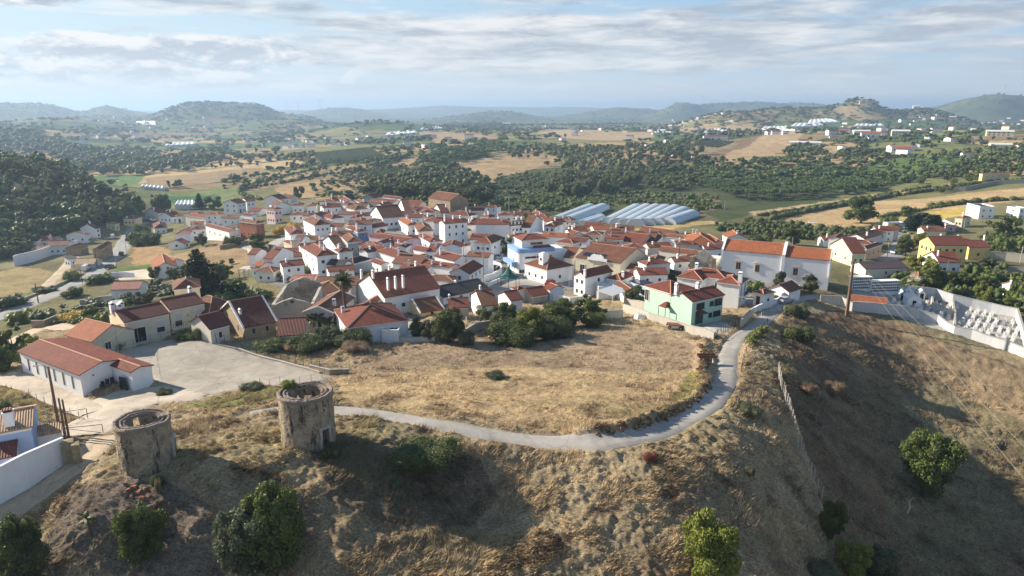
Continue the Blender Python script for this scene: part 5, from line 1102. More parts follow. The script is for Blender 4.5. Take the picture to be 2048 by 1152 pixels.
o=Vector(par.location).xy; facing(A-o+Vector((0,0))-eB.normalized()*.3,C-o-eB.normalized()*.3,.5,ze-zg+.4,.5,.5,'w',M_dark,wallmat('stone'))
for f_ in(.2,.5,.8): facing(A-o-eC.normalized()*.3,A+eB-o-eC.normalized()*.3,f_,ze-zg-2.2,.7,1.0,'w',M_dark,wallmat('stone'))
# arched window on the tower house, chimney house rails
# --- round grey pink tower in the village
q=onplane(*cp('Z4',662,660),-6); x,y=q.x,q.y; zc=Hs(x,y); u,dy,dz=ray(*cp('Z4',662,662)); zt=CZ+dz*math.hypot(x,y)/math.hypot(u,dy)
par=root('round_tower',(x,y,zc),'squat round pinkish grey tower in the upper village','tower'); m=MB(); m.tube([(0,0,-1),(0,0,zt-zc)],[1.5,1.45],24); m.obj('wall',wallmat('beige'),par,smooth=False); m=MB(); m.tube([(0,0,zt-zc),(0,0,zt-zc+.3)],[1.65,1.65],24); m.tube([(0,0,zt-zc+.3),(0,0,zt-zc+.8)],[1.5,.2],24); m.obj('cap',wallmat('grey'),par)
# ---------------------------------------------------------------- the two roofless windmills
def mill(px,pyb,wpx,pyrim,label,door,win,seed,bush):
    g=g1(px,pyb); f=Vector((0,math.cos(PITCH),-math.sin(PITCH))); dep=(g-Vector((0,0,CZ))).dot(f)
    r=wpx/2/F*(dep+1.8)*math.cos(math.atan((px-1024)/F))**1.1; away=g.xy.normalized(); c=g.xy+away*r*.92
    fr=c-away*r; u,dy,dz=ray(px,pyrim); zt=CZ+dz*fr.length/math.hypot(u,dy); zb=Hs(c.x,c.y); h=zt-zb
    par=root('windmill_tower',(c.x,c.y,zb),label,'windmill'); face=math.atan2(-away.y,-away.x)
    N=120; K=48; RO=r; RI=r-.95; z0=-1.5
    def hole(a,z):
        for (ac,aw,za,zb_) in [door]+win:
            dlt=(a-ac+math.pi)%(2*math.pi)-math.pi
            if abs(dlt)<aw/RO and za<z<zb_: return True
        return False
    def rad(a,z,R_,s): 
        return R_*(1+.012*(h-z)/h)+ (float(fbm(np.array([a*4+seed]),np.array([z*.9+s]),3)[0])*.07)
    ms=[]
    for R_,s,ins in ((RO,0,False),(RI,9,True)):
        V=[];Fc=[]; nm='wall' 
        for k in range(K+1):
            z=z0+(h-z0)*k/K
            for i in range(N):
                a=2*math.pi*i/N; q=rad(a,z,R_,s); V.append((q*math.cos(a+face),q*math.sin(a+face),z))
        for k in range(K):
            zc_=z0+(h-z0)*(k+.5)/K
            for i in range(N):
                a=2*math.pi*(i+.5)/N; 
                if hole(a,zc_): continue
                j=(i+1)%N; q=(k*N+i,k*N+j,(k+1)*N+j,(k+1)*N+i); Fc.append(q if not ins else q[::-1])
        ms.append((V,Fc))
    V=ms[0][0]+ms[1][0]; o_=len(ms[0][0]); Fc=ms[0][1]+[tuple(x+o_ for x in q) for q in ms[1][1]]
    # reveals of the openings
    for k in range(K):
        zc_=z0+(h-z0)*(k+.5)/K
        for i in range(N):
            a=2*math.pi*(i+.5)/N
            if not hole(a,zc_): continue
            j=(i+1)%N
            for (di,va,vb) in ((-1,i,i),(1,j,j)):
                if not hole(a+di*2*math.pi/N,zc_): Fc.append((k*N+va,(k+1)*N+va,o_+(k+1)*N+va,o_+k*N+va))
            for (dk,kk) in ((-1,k),(1,k+1)):
                if not hole(a,zc_+dk*(h-z0)/K): Fc.append((kk*N+i,kk*N+j,o_+kk*N+j,o_+kk*N+i))
    # top: outer rim, sunk track, inner curb
    prof=[(RO+.07,-.28),(RO+.09,.02),(RO-.02,.14),(RO-.22,.12),(RO-.26,-.16),(RO-.50,-.18),(RO-.54,.08),(RO-.66,.10),(RO-.70,-.06),(RO-.80,-.04),(RI-.04,-.02),(RI-.03,-.3)]
    V2=[];n_=len(prof)
    for i in range(N):
        a=2*math.pi*i/N; w=float(fbm(np.array([a*6+seed]),np.array([3.3]),3)[0])
        gap=0 if seed else 0
        for q,z in prof: V2.append(((q+w*.03)*math.cos(a+face),(q+w*.03)*math.sin(a+face),h+z+w*.14-(.16*max(0,math.sin(a*1.5+seed))**6)))
    F2=[(i*n_+k,((i+1)%N)*n_+k,((i+1)%N)*n_+k+1,i*n_+k+1) for i in range(N) for k in range(n_-1)]
    for nm,VV,FF,mt in (('wall',V,Fc,M_mill),('rim',V2,F2,M_rim)):
        me=bpy.data.meshes.new(nm); me.from_pydata(VV,[],FF); me.materials.append(mt); link(nm,me,par)
    ac,aw,za,zb_=door; a=ac+face; m=MB(); w=aw+.02   # stone door surround
    m.box(-w-.2,-w,-.25,.14,-.3,zb_); m.box(w,w+.2,-.25,.14,-.3,zb_); m.box(-w-.2,w+.2,-.25,.16,zb_,zb_+.25)
    m.obj('door_frame',plain('pale_stone2',(.50,.45,.38),.9,0,.3),par,((RO+.03)*math.cos(a),(RO+.03)*math.sin(a),0),a-math.pi/2)
    # rubble floor and leaning stub wall inside
    m=MB(); m.tube([(0,0,.0),(0,0,.15)],[RI,RI],32); m.obj('floor',M_ground2,par)
    m=MB(); m.hexa([(-1.1,.4,0),(-.6,.4,0),(-.5,1.9,0),(-1.0,1.9,0)],[(-1.0,.5,h*.7),(-.7,.5,h*.62),(-.6,1.7,h*.8),(-.9,1.7,h*.75)]); m.obj('inner_stair_stub',wallmat('stone'),par,(0,0,0),face)
    return par,h,RO,face,c
m_,q,bs=newmat('mill_plaster'); P=pos(q); mp=q.n('ShaderNodeMapping',i_0=P); mp.inputs['Scale'].default_value=(1,1,.22)
n1_=q.noise(P,.55,7,.72); n2_=q.noise(mp.outputs[0],1.0,6,.75,.4); n3_=q.noise(P,3.5,7,.75)
c=q.mix(q.ramp(n1_,[(.38,0),(.62,1)]),(.60,.48,.33),(.40,.33,.24)); c=q.mix(q.ramp(n3_,[(.35,.55),(.65,0)]),c,(.19,.16,.12)); c=q.mix(q.ramp(n2_,[(.52,0),(.60,.9)]),c,(.045,.04,.035)); c=q.mix(q.ramp(q.noise(P,.8,5,.6),[(.60,0),(.68,.4)]),c,(.50,.44,.36))
vv=q.n('ShaderNodeTexVoronoi',feature='DISTANCE_TO_EDGE'); q.l(P,vv.inputs[0]); vv.inputs['Scale'].default_value=3.0; ex_=q.ramp(q.noise(P,.7,5,.7),[(.50,0),(.56,1)]); c=q.mix(q.math('MULTIPLY',q.ramp(vv.outputs[0],[(0,1),(.08,0)]),ex_),c,(.10,.08,.06)); q.l(c,bs.inputs['Base Color']); bump(q,bs,q.math('ADD',n3_,q.math('MULTIPLY',q.math('MULTIPLY',vv.outputs[0],ex_),2.0)),.20,1.0); M_mill=m_
m_,q,bs=newmat('mill_rim_stone'); P=pos(q); c=q.mix(q.noise(P,2.5,6,.75),(.13,.095,.08),(.40,.33,.27)); q.l(c,bs.inputs['Base Color']); bump(q,bs,q.noise(P,6,5,.7),.08,.9); M_rim=m_
M_ground2=plain('rubble_floor',(.16,.11,.07),.95,0,.4,3)
MILL1=mill(300,949,114,856,'left weathered windmill tower without a roof, dark stain running down its wall','d' and (R(78),.42,-.2,2.15),[(R(82),.16,4.3,4.6),(R(200),.42,3.3,4.5)],0,0)
MILL2=mill(620,899,109,803,'right weathered windmill tower without a roof, small bush growing on its rim',(R(36),.42,-.2,2.05),[(R(40),.2,3.9,4.65),(R(172),.65,2.6,4.3),(R(205),.3,3.0,4.4)],3,0)
print('specials',time.time()-T0)
# ---------------------------------------------------------------- vegetation
def leafmat(name,c1,c2,tr=.25):
    m,q,bs=newmat(name); t=m.node_tree; gi=q.n('ShaderNodeNewGeometry'); oi=q.n('ShaderNodeObjectInfo')
    f=q.math('ADD',q.math('MULTIPLY',gi.outputs['Random Per Island'],.75),q.math('MULTIPLY',q.noise(gi.outputs['Position'],.45,3,.6),.5),clamp=True)
    c=q.mix(f,c1,c2); c=q.mix(q.math('MULTIPLY',oi.outputs['Random'],.45),c,(c1[0]*1.5,c1[1]*1.15,c1[2]*.9)); q.l(c,bs.inputs['Base Color']); bs.inputs['Roughness'].default_value=.6; bs.inputs['Specular IOR Level'].default_value=.25
    tl=q.n('ShaderNodeBsdfTranslucent',i_0=c); mx=q.n('ShaderNodeMixShader',i_0=tr); q.l(bs.outputs[0],mx.inputs[1]); q.l(tl.outputs[0],mx.inputs[2])
    o=[n for n in t.nodes if n.type=='OUTPUT_MATERIAL'][0]; q.l(mx.outputs[0],o.inputs[0]); return m
L_={'green':leafmat('leaves_green',(.045,.075,.02),(.16,.20,.055)),'dark':leafmat('leaves_dark',(.04,.062,.022),(.13,.155,.05)),'olive':leafmat('leaves_olive',(.06,.08,.045),(.16,.18,.10)),
 'bright':leafmat('leaves_bright',(.10,.14,.025),(.26,.28,.06)),'pine':leafmat('leaves_pine',(.045,.085,.025),(.14,.20,.06)),'conifer':leafmat('leaves_conifer',(.012,.028,.014),(.035,.06,.03),.1),
 'straw':leafmat('leaves_straw',(.16,.11,.07),(.36,.27,.17)),'red':leafmat('leaves_red',(.16,.05,.03),(.28,.12,.07)),'gum':leafmat('leaves_gum',(.065,.09,.04),(.22,.24,.10)),'palm':leafmat('palm_leaves',(.05,.075,.025),(.16,.17,.06)),'magenta':leafmat('leaves_magenta',(.22,.03,.10),(.35,.06,.15)),'white':leafmat('blossom_white',(.3,.32,.24),(.6,.6,.5)),'gold':leafmat('leaves_gold',(.30,.22,.03),(.55,.40,.05))}
def ico(sub):
    bm=bmesh.new(); bmesh.ops.create_icosphere(bm,subdivisions=sub,radius=1); V=np.array([v.co[:] for v in bm.verts]); Fc=np.array([[v.index for v in f.verts] for f in bm.faces]); bm.free(); return V,Fc
IC1=ico(1); IC2=ico(2)
def leafcloud(C,Rd,n,leaf,rs,out=.6):       # C centres (m,3), Rd radii (m,3), n leaves in all
    w=(Rd[:,0]*Rd[:,1]*Rd[:,2])**.667; k=rs.choice(len(C),n,p=w/w.sum()); d=rs.normal(size=(n,3)); d/=np.linalg.norm(d,axis=1)[:,None]
    rr=.72+.34*rs.rand(n)**.8; p=C[k]+d*Rd[k]*rr[:,None]; nn=d*out+rs.normal(size=(n,3))*.45; nn/=np.linalg.norm(nn,axis=1)[:,None]
    a=np.cross(nn,rs.normal(size=(n,3))); a/=np.linalg.norm(a,axis=1)[:,None]; b_=np.cross(nn,a); s=(leaf*(.55+.9*rs.rand(n)))[:,None]
    V=np.stack([p-a*s-b_*s*.6,p+a*s*.9-b_*s*.45,p+a*s+b_*s*.6,p-a*s*.7+b_*s*.5],1).reshape(-1,3); return V,np.arange(4*n).reshape(n,4)
def lobes(kind,rs,m):
    if kind=='broad': 
        d=rs.normal(size=(m,3)); d/=np.linalg.norm(d,axis=1)[:,None]; q=(.42+.25*rs.rand(m))[:,None]; C=d*q*np.array([.5,.5,.42]); C[:,2]+=.56; r=(.16+.11*rs.rand(m))[:,None]*np.array([[1,1,.85]])
    elif kind=='bush':
        C=np.c_[rs.uniform(-.42,.42,m),rs.uniform(-.42,.42,m),rs.uniform(.2,.55,m)]; r=(.17+.13*rs.rand(m))[:,None]*np.array([[1,1,1.1]])
    elif kind=='oval':
        d=rs.normal(size=(m,3)); d/=np.linalg.norm(d,axis=1)[:,None]; q=(.22+.44*rs.rand(m)**.7)[:,None]; C=d*q*np.array([.66,.66,.66]); C[:,2]+=.50; C[:,:2]*=(.75+.5*(C[:,2:3])) ; r=(.065+.13*rs.rand(m)**1.3)[:,None]*np.array([[1,1,.9]])
    elif kind=='pine':
        a=rs.rand(m)*6.28; q=.48*np.sqrt(rs.rand(m)); C=np.c_[q*np.cos(a),q*np.sin(a),.74+.10*rs.rand(m)-.25*q**2]; r=(.15+.08*rs.rand(m))[:,None]*np.array([[1,1,.65]])
    elif kind=='gum':
        z=.28+.66*rs.rand(m); q=.26*np.sin((z-.15)*3.3)**.8*rs.rand(m)**.5; a=rs.rand(m)*6.28; C=np.c_[q*np.cos(a),q*np.sin(a),z]; r=(.075+.06*rs.rand(m))[:,None]*np.array([[1,1,1.25]])
    elif kind=='cypress':
        z=np.linspace(.10,.93,m); w=.14*np.sin((1-z)*2.4+.25)**.7+.02; C=np.c_[rs.normal(0,.012,m),rs.normal(0,.012,m),z]; r=np.c_[w,w,np.full(m,.07)]
    return C,r
TM={}
def treemesh(kind,leaf,lod,seed):
    k=(kind,leaf,lod,seed)
    if k in TM: return TM[k]
    rs=np.random.RandomState(seed*31+len(kind)+lod*7)
    m={0:44,1:24,2:10}[lod]+(14 if kind=='gum' else 0); C,r=lobes(kind,rs,m if kind!='cypress' else 12)
    n={0:15000,1:2600,2:420}[lod]; ls={0:.0165,1:.027,2:.06}[lod]
    V,Fq=leafcloud(C,r,n,ls,rs); VT=[V]; FQ=[Fq]; o=len(V)
    Vc,Fc=IC1                                       # opaque heart so that no daylight shows through the middle of each lobe
    for c_,r_ in zip(C,r):
        v=c_+Vc*r_*(.74 if lod else .62)*(1+.12*rs.rand(len(Vc),1)); VT.append(v); FQ.append(np.c_[Fc,Fc[:,2]]+o); o+=len(v)
    V=np.concatenate(VT); Fq=np.concatenate(FQ)
    me=bpy.data.meshes.new('crown'); me.from_pydata(V.tolist(),[],[tuple(f) if f[2]!=f[3] else tuple(f[:3]) for f in Fq.tolist()]); me.materials.append(L_[leaf]); me.update()
    m_=MB(); th_={'oval':.03,'broad':.035,'bush':.02,'pine':.022,'gum':.018,'cypress':.015}[kind]
    m_.tube([(0,0,-.08),(.01,0,.15),(-.01,.01,.4),(0,0,.7)],[th_*1.3,th_,th_*.8,th_*.3],7)
    for j in range(0 if kind in('cypress','bush') else 5):
        c_=C[j]; z0=.25 if kind!='pine' else .5; m_.tube([(0,0,z0),(c_[0]*.6,c_[1]*.6,(z0+c_[2])/2+.04),tuple(c_)],[th_*.5,th_*.35,th_*.15],5)
    tk=m_.mesh('trunk',[M_bark]); TM[k]=(me,tk); return TM[k]
def tree(x,y,h,w,kind,leaf,label,name='tree',cat='tree',group=None,lod=None,trunk=True,seed=None,z=None):
    r=math.hypot(x,y); lod=lod if lod is not None else (0 if r<128 else 1 if r<300 else 2); s=seed if seed is not None else random.randint(0,2)
    me,tk=treemesh(kind,leaf,lod,s); z=Hs(x,y) if z is None else z; par=root(name,(x,y,z-.05),label,cat,group,random.random()*6.28)
    base={'oval':1.1,'broad':1.2,'bush':1.4,'pine':1.35,'gum':.6,'cypress':.32}[kind]; par.scale=(w/base,w/base,h/({'oval':.98,'broad':.98,'bush':.85,'pine':.96,'gum':1.02,'cypress':1.0}[kind]))
    link('crown',me,par)
    if trunk: link('trunk',tk,par)
    return par
def ptree(px,pb,pt,wp,kind,leaf,label,**k):       # from photo: base pixel, top row, width in pixels
    g=g1(px,pb); r=math.hypot(g.x,g.y); u,dy,dz=ray(px,pt); h=CZ+dz*r/math.hypot(u,dy)-g.z
    dep=g.y*math.cos(PITCH)+(CZ-g.z)*math.sin(PITCH); k.setdefault('lod',0 if r<128 else 1); return tree(g.x,g.y,max(1,h),wp/F*dep,kind,leaf,label,z=g.z,**k)
random.seed(5)
TREES='''oval|green|290|1118|1008|112|round dark green bush tree below the left windmill|fig_tree
oval|olive|492|1150|1010|126|pale olive leaved bushy tree, left half of the pair below the windmills
oval|green|555|1135|968|140|dark green bushy tree, right half of the pair below the windmills
oval|dark|48|1165|1030|122|dark shrub tree in the lower left corner
oval|green|1850|992|858|116|round sunlit tree alone on the right hand slope
oval|bright|1412|1160|1022|132|bright yellow green tree at the lower edge right of centre
oval|green|1664|1078|1000|62|small tree beside the end of the ridge fence
oval|bright|1700|1160|1082|75|light green sapling below the ridge fence
oval|olive|1752|1165|1092|80|dull green sapling at the lower edge right of the light green one
bush|olive|1640|1160|1115|70|sparse pale bush at the lower edge below the ridge fence
bush|dark|850|922|878|150|wide dark evergreen bush on the brow right of the right windmill
bush|olive|1590|632|604|62|wide dusty shrub on the knoll at the lane's end
bush|dark|1596|678|650|70|dark bramble bank below the knoll
oval|green|1722|446|392|80|large rounded tree standing in the tan field
oval|green|1588|490|448|78|broad round tree behind the orange roofs
bush|dark|1520|492|466|60|low dark bush left of the broad round tree
bush|green|1777|452|430|36|small round bush right of the large field tree
oval|green|1815|437|412|34|green tree above the yellow field
cypress|conifer|1824|462|430|30|dark conifer, left of the three behind the bright lane tree
cypress|conifer|1842|460|425|34|dark conifer, middle of the three behind the bright lane tree
cypress|conifer|1862|465|428|36|dark conifer, right of the three behind the bright lane tree
oval|bright|1826|498|458|64|bright yellow green tree left of the yellow house
oval|dark|1810|512|476|44|dark round tree beside the lane left of the yellow house
oval|bright|1835|548|508|60|drooping yellow green tree beside the white red roofed house
oval|bright|1860|560|515|44|second yellow green tree against the white red roofed house
cypress|green|1860|585|535|32|tall rounded cypress, left one by the cemetery wall
cypress|green|1878|585|540|26|tall rounded cypress, right one by the cemetery wall
oval|white|1830|580|548|42|white flowering shrub beside the cemetery wall
oval|magenta|1842|585|562|24|dark pink flowering shrub beside the cemetery wall
oval|green|1812|578|556|26|green shrub at the corner of the cemetery wall
oval|green|1912|574|542|50|large leaved garden tree below the yellow wing
bush|red|1906|592|570|36|rust coloured bush inside the garden terraces
bush|olive|1930|596|576|34|grey green agave clump in the garden terraces
oval|olive|1965|545|512|46|brownish green tree in front of the grey retaining wall
bush|olive|1998|558|534|34|round olive bush below the grey retaining wall
oval|bright|1962|612|570|40|bright yellow green tree above the cemetery's far wall
oval|green|1975|580|552|44|dark leaved shrub above the yellow green garden tree
bush|green|2035|600|560|44|green shrub at the right edge above the cemetery
oval|bright|2010|618|592|36|light shrub behind the cemetery's far corner
bush|dark|1978|530|520|30|low dark hedge ball on the retaining wall
oval|green|2000|470|425|80|broad green tree before the modern houses
bush|green|2005|505|470|46|green clump right of the yellow wing
oval|olive|1556|578|542|34|small olive tree beside the long church
oval|olive|1622|585|548|42|larger olive tree in front of the long church's end
oval|dark|1475|588|562|40|dark tree between the villa and the church
bush|green|1470|545|530|56|bush at the foot of the chapel front
oval|dark|1345|560|540|44|dark tree left of the villa
oval|dark|1270|608|572|54|dark round tree beside the solar roofed building
bush|dark|1298|608|588|28|small dark bush behind the mint green house
bush|olive|1458|612|590|20|little shrub between mint house and villa
oval|green|1128|652|600|96|large leafy tree in the thicket on the field's far edge
oval|bright|1060|680|616|70|pale feathery tree in the middle of the thicket
oval|dark|1010|660|606|64|dark tree at the left end of the thicket
bush|dark|1100|672|628|110|dark undergrowth at the foot of the thicket
oval|green|1185|640|588|72|green tree at the right part of the thicket
bush|green|1185|654|622|54|bright weed clump at the right end of the thicket
bush|dark|1030|686|640|120|low dark shrubs at the front of the thicket
oval|dark|838|680|636|44|round dark orange tree in the white patio
oval|olive|858|682|640|40|grey green olive tree in the white patio
oval|dark|900|686|618|70|tall dark tree right of the white patio
oval|straw|905|655|612|40|bare looking brown tree behind the patio
oval|green|975|650|612|46|round garden tree by the wooden fence
bush|olive|932|690|660|40|dusty shrub beside the low concrete wall
bush|dark|700|690|655|90|dark shrubs at the foot of the tall palm
oval|olive|655|688|648|56|olive tree below the roof with the tall palm
bush|dark|620|700|670|90|dark shrub belt beside the dark maroon outbuilding
bush|straw|712|702|682|60|dry greyish shrub at the field corner
bush|straw|590|700|684|50|dry tan shrub at the yard fence
bush|green|545|700|678|70|green shrub bank below the stone house
bush|green|720|562|545|70|leafy vines in the big walled garden, left part
bush|green|790|560|538|80|leafy vines in the big walled garden, middle part
bush|green|840|566|545|60|leafy vines in the big walled garden, right part
bush|dark|868|566|548|30|dark bush behind the white house with three tall windows
bush|dark|960|550|522|60|dark trimmed hedge inside the curved white wall
oval|green|1012|512|474|36|leafy tree beside the square white house
bush|green|588|560|538|60|leafy vine pergola below the gabled house, left part
bush|green|620|545|528|46|leafy vine pergola below the gabled house, right part
oval|dark|598|398|372|26|dark round tree on the rear edge of the village
bush|gold|585|462|443|44|yellow flowering hedge below the pink corner house
bush|gold|560|468|450|30|left end of the yellow flowering hedge
oval|green|520|500|466|46|dense round tree beside the beige curved wall
oval|dark|948|432|392|34|dark round tree right of the stone barn
bush|bright|985|425|408|36|light shrub behind the village left of the palm
oval|green|428|420|392|40|dark domed tree behind the large barn roof
oval|dark|330|428|388|34|dark tree, right one at the wood's end behind the pale gabled house
oval|green|318|425|384|34|green tree, left one behind the pale gabled house
bush|green|285|472|446|40|garden shrubs by the road cutting, upper
bush|green|280|492|460|50|garden shrubs by the road cutting, lower left
bush|dark|305|490|462|44|garden shrubs by the road cutting, lower right
oval|olive|405|492|466|28|round olive tree by the grassy bank
bush|dark|468|492|470|44|dark shrub mass left of the long grey garden wall
bush|magenta|374|472|458|18|magenta bougainvillea among the parked cars
oval|green|350|562|530|34|tree in front of the orange gabled house
oval|dark|310|560|532|28|tree left of the orange gabled house's corner
oval|olive|285|620|575|70|grey green trees behind the cream building
oval|green|262|614|588|34|dark shrub beside the salmon roofed house
bush|green|200|566|546|60|dark shrubs between the road and the low shed
bush|dark|146|594|572|44|dark green shrub beside the road wall
bush|bright|145|562|538|36|bright green bush at the roadside
bush|bright|45|646|616|66|reedy light green clump by the main road, left
bush|green|86|642|616|56|green shrub clump by the main road, right
bush|dark|20|612|588|70|dark hedge beyond the main road
bush|dark|90|585|572|50|dark low hedge beside the field across the road
oval|green|30|720|650|70|dense green garden tree behind the white hall, left
oval|bright|58|712|668|56|sunlit yellow green shrub behind the white hall
oval|green|8|742|690|60|dark green garden tree at the picture's left edge
bush|gold|150|640|620|60|yellowish hedge beside the low shed
oval|green|180|640|612|44|round palm like shrub beside the yellowish hedge
bush|green|375|680|660|54|round bush growing at the yard's far corner
bush|bright|238|700|682|24|little yellow shrub at the corner of the orange roofed house
bush|green|400|680|650|30|creeper at the balcony's end
oval|dark|375|640|600|44|dark conifer mass behind the tower house
oval|green|450|560|520|56|green garden tree right of the dark conifer
oval|green|470|590|560|60|bushy garden tree beside the paved terrace
bush|green|520|598|580|60|shrubs left of the ruin
bush|green|440|610|580|60|shrub bank behind the brown warehouse roofs
oval|green|465|528|516|16|little tree on the tan slope
bush|dark|5|832|800|40|dark shrub behind the light tiled roof
oval|bright|8|852|822|34|yellow green tree beside the light tiled roof
bush|green|318|970|948|30|green weed at the foot of the left windmill
bush|straw|318|985|955|14|dead yellow stalk at the foot of the left windmill
bush|dark|665|912|886|44|dark weeds at the right windmill's door
bush|green|585|788|768|34|small green bush growing on the right windmill's rim
bush|olive|990|755|744|44|low weed tussock in the middle of the tan field
bush|olive|505|778|768|50|dry weeds at the yard's lower edge
bush|dark|330|790|776|34|leafy clump beside the white hall's corner
bush|straw|1615|785|765|40|pale dead shrub left of the ridge fence
bush|straw|1665|790|762|46|pale dead shrub right of the ridge fence
bush|red|1300|920|908|30|rusty dead bush below the road bend
bush|olive|1502|830|806|50|olive shrub beside the path right of the road bend
bush|olive|1500|950|930|22|small yellow green shrub on the ridge flank
bush|olive|792|975|955|30|small dull shrub in the shaded hollow'''.split('\n')
for row in TREES:
    f=row.split('|'); nm=f[7] if len(f)>7 else ('shrub' if f[0]=='bush' else 'tree')
    if f[7:]: nm='tree'
    if 'rim' in f[6]:
        par,h_,RO,face,c=MILL2; x=c.x-2.0; y=c.y+1.2; tree(x,y,1.0,1.7,'bush','bright',f[6],name='shrub',cat='shrub',lod=1,z=Hs(c.x,c.y)+h_-.15,trunk=False); continue
    ptree(float(f[2]),float(f[3]),float(f[4]),float(f[5]),f[0],f[1],f[6],name=nm,cat='tree' if nm=='tree' else 'shrub')
# --- woods: the nearest trees one by one, the far remainder as one mass per wood
def sample(poly,n,rs):
    a=np.array([list(map(float,q.split())) for q in poly.split(';')]); P=G(a[:,0],a[:,1]); x0,y0=P[:,:2].min(0); x1,y1=P[:,:2].max(0); X_=[];
    x=rs.uniform(x0,x1,n*12); y=rs.uniform(y0,y1,n*12); m=inpoly(x,y,P); x=x[m][:n*3]; y=y[m][:n*3]
    # thin out to a minimum spacing
    area=(x1-x0)*(y1-y0)*m.mean(); sp=math.sqrt(area/n)*.62; keep=[]; cell={}
    for i in range(len(x)):
        k=(int(x[i]//sp),int(y[i]//sp)); ok=True
        for a_ in(-1,0,1):
            for b_ in(-1,0,1):
                for j in cell.get((k[0]+a_,k[1]+b_),()):
                    if (x[i]-x[j])**2+(y[i]-y[j])**2<sp*sp: ok=False
        if ok: keep.append(i); cell.setdefault(k,[]).append(i)
        if len(keep)>=n: break
    return x[keep],y[keep]
def mass(name,label,cat,x,y,h,w,kind,leaf,rs,n_leaf=46):
    z=H(x,y); VT=[];FT=[];o=0; prot=[]
    for s in range(5):
        C,r=lobes(kind,rs,8 if kind!='gum' else 10); V,Fq=leafcloud(C,r,n_leaf,.10 if kind!='gum' else .06,rs); vs=[V];fs=[Fq];k=len(V)
        for c_,r_ in zip(C[:6],r[:6]):
            v=c_+IC1[0]*r_*.86*(1+.2*rs.rand(len(IC1[0]),1)); vs.append(v); fs.append(np.c_[IC1[1],IC1[1][:,2]]+k); k+=len(v)
        prot.append((np.concatenate(vs),np.concatenate(fs)))
    base={'broad':1.15,'bush':1.35,'pine':1.3,'gum':.55}[kind]; Q=[];T=[]
    for i in range(len(x)):
        V,Fq=prot[rs.randint(5)]; a=rs.rand()*6.28; c_,s_=math.cos(a),math.sin(a); ww=w[i]/base
        Vn=np.c_[(V[:,0]*c_-V[:,1]*s_)*ww+x[i],(V[:,0]*s_+V[:,1]*c_)*ww+y[i],V[:,2]*h[i]+z[i]]; VT.append(Vn); T.append(Fq+o); o+=len(V)
    V=np.concatenate(VT); Fq=np.concatenate(T); tri=Fq[Fq[:,2]==Fq[:,3]][:,:3]; quad=Fq[Fq[:,2]!=Fq[:,3]]
    me=bpy.data.meshes.new(name); me.vertices.add(len(V)); me.vertices.foreach_set('co',V.astype(np.float32).ravel())
    li=np.concatenate([quad.ravel(),tri.ravel()]).astype(np.int32); me.loops.add(len(li)); me.loops.foreach_set('vertex_index',li)
    ls=np.concatenate([np.arange(len(quad))*4,len(quad)*4+np.arange(len(tri))*3]).astype(np.int32); me.polygons.add(len(ls)); me.polygons.foreach_set('loop_start',ls)
    me.materials.append(L_[leaf]); me.update(calc_edges=True); o=link(name,me); tag(o,label,cat,None,'stuff'); return o
rsW=np.random.RandomState(11)
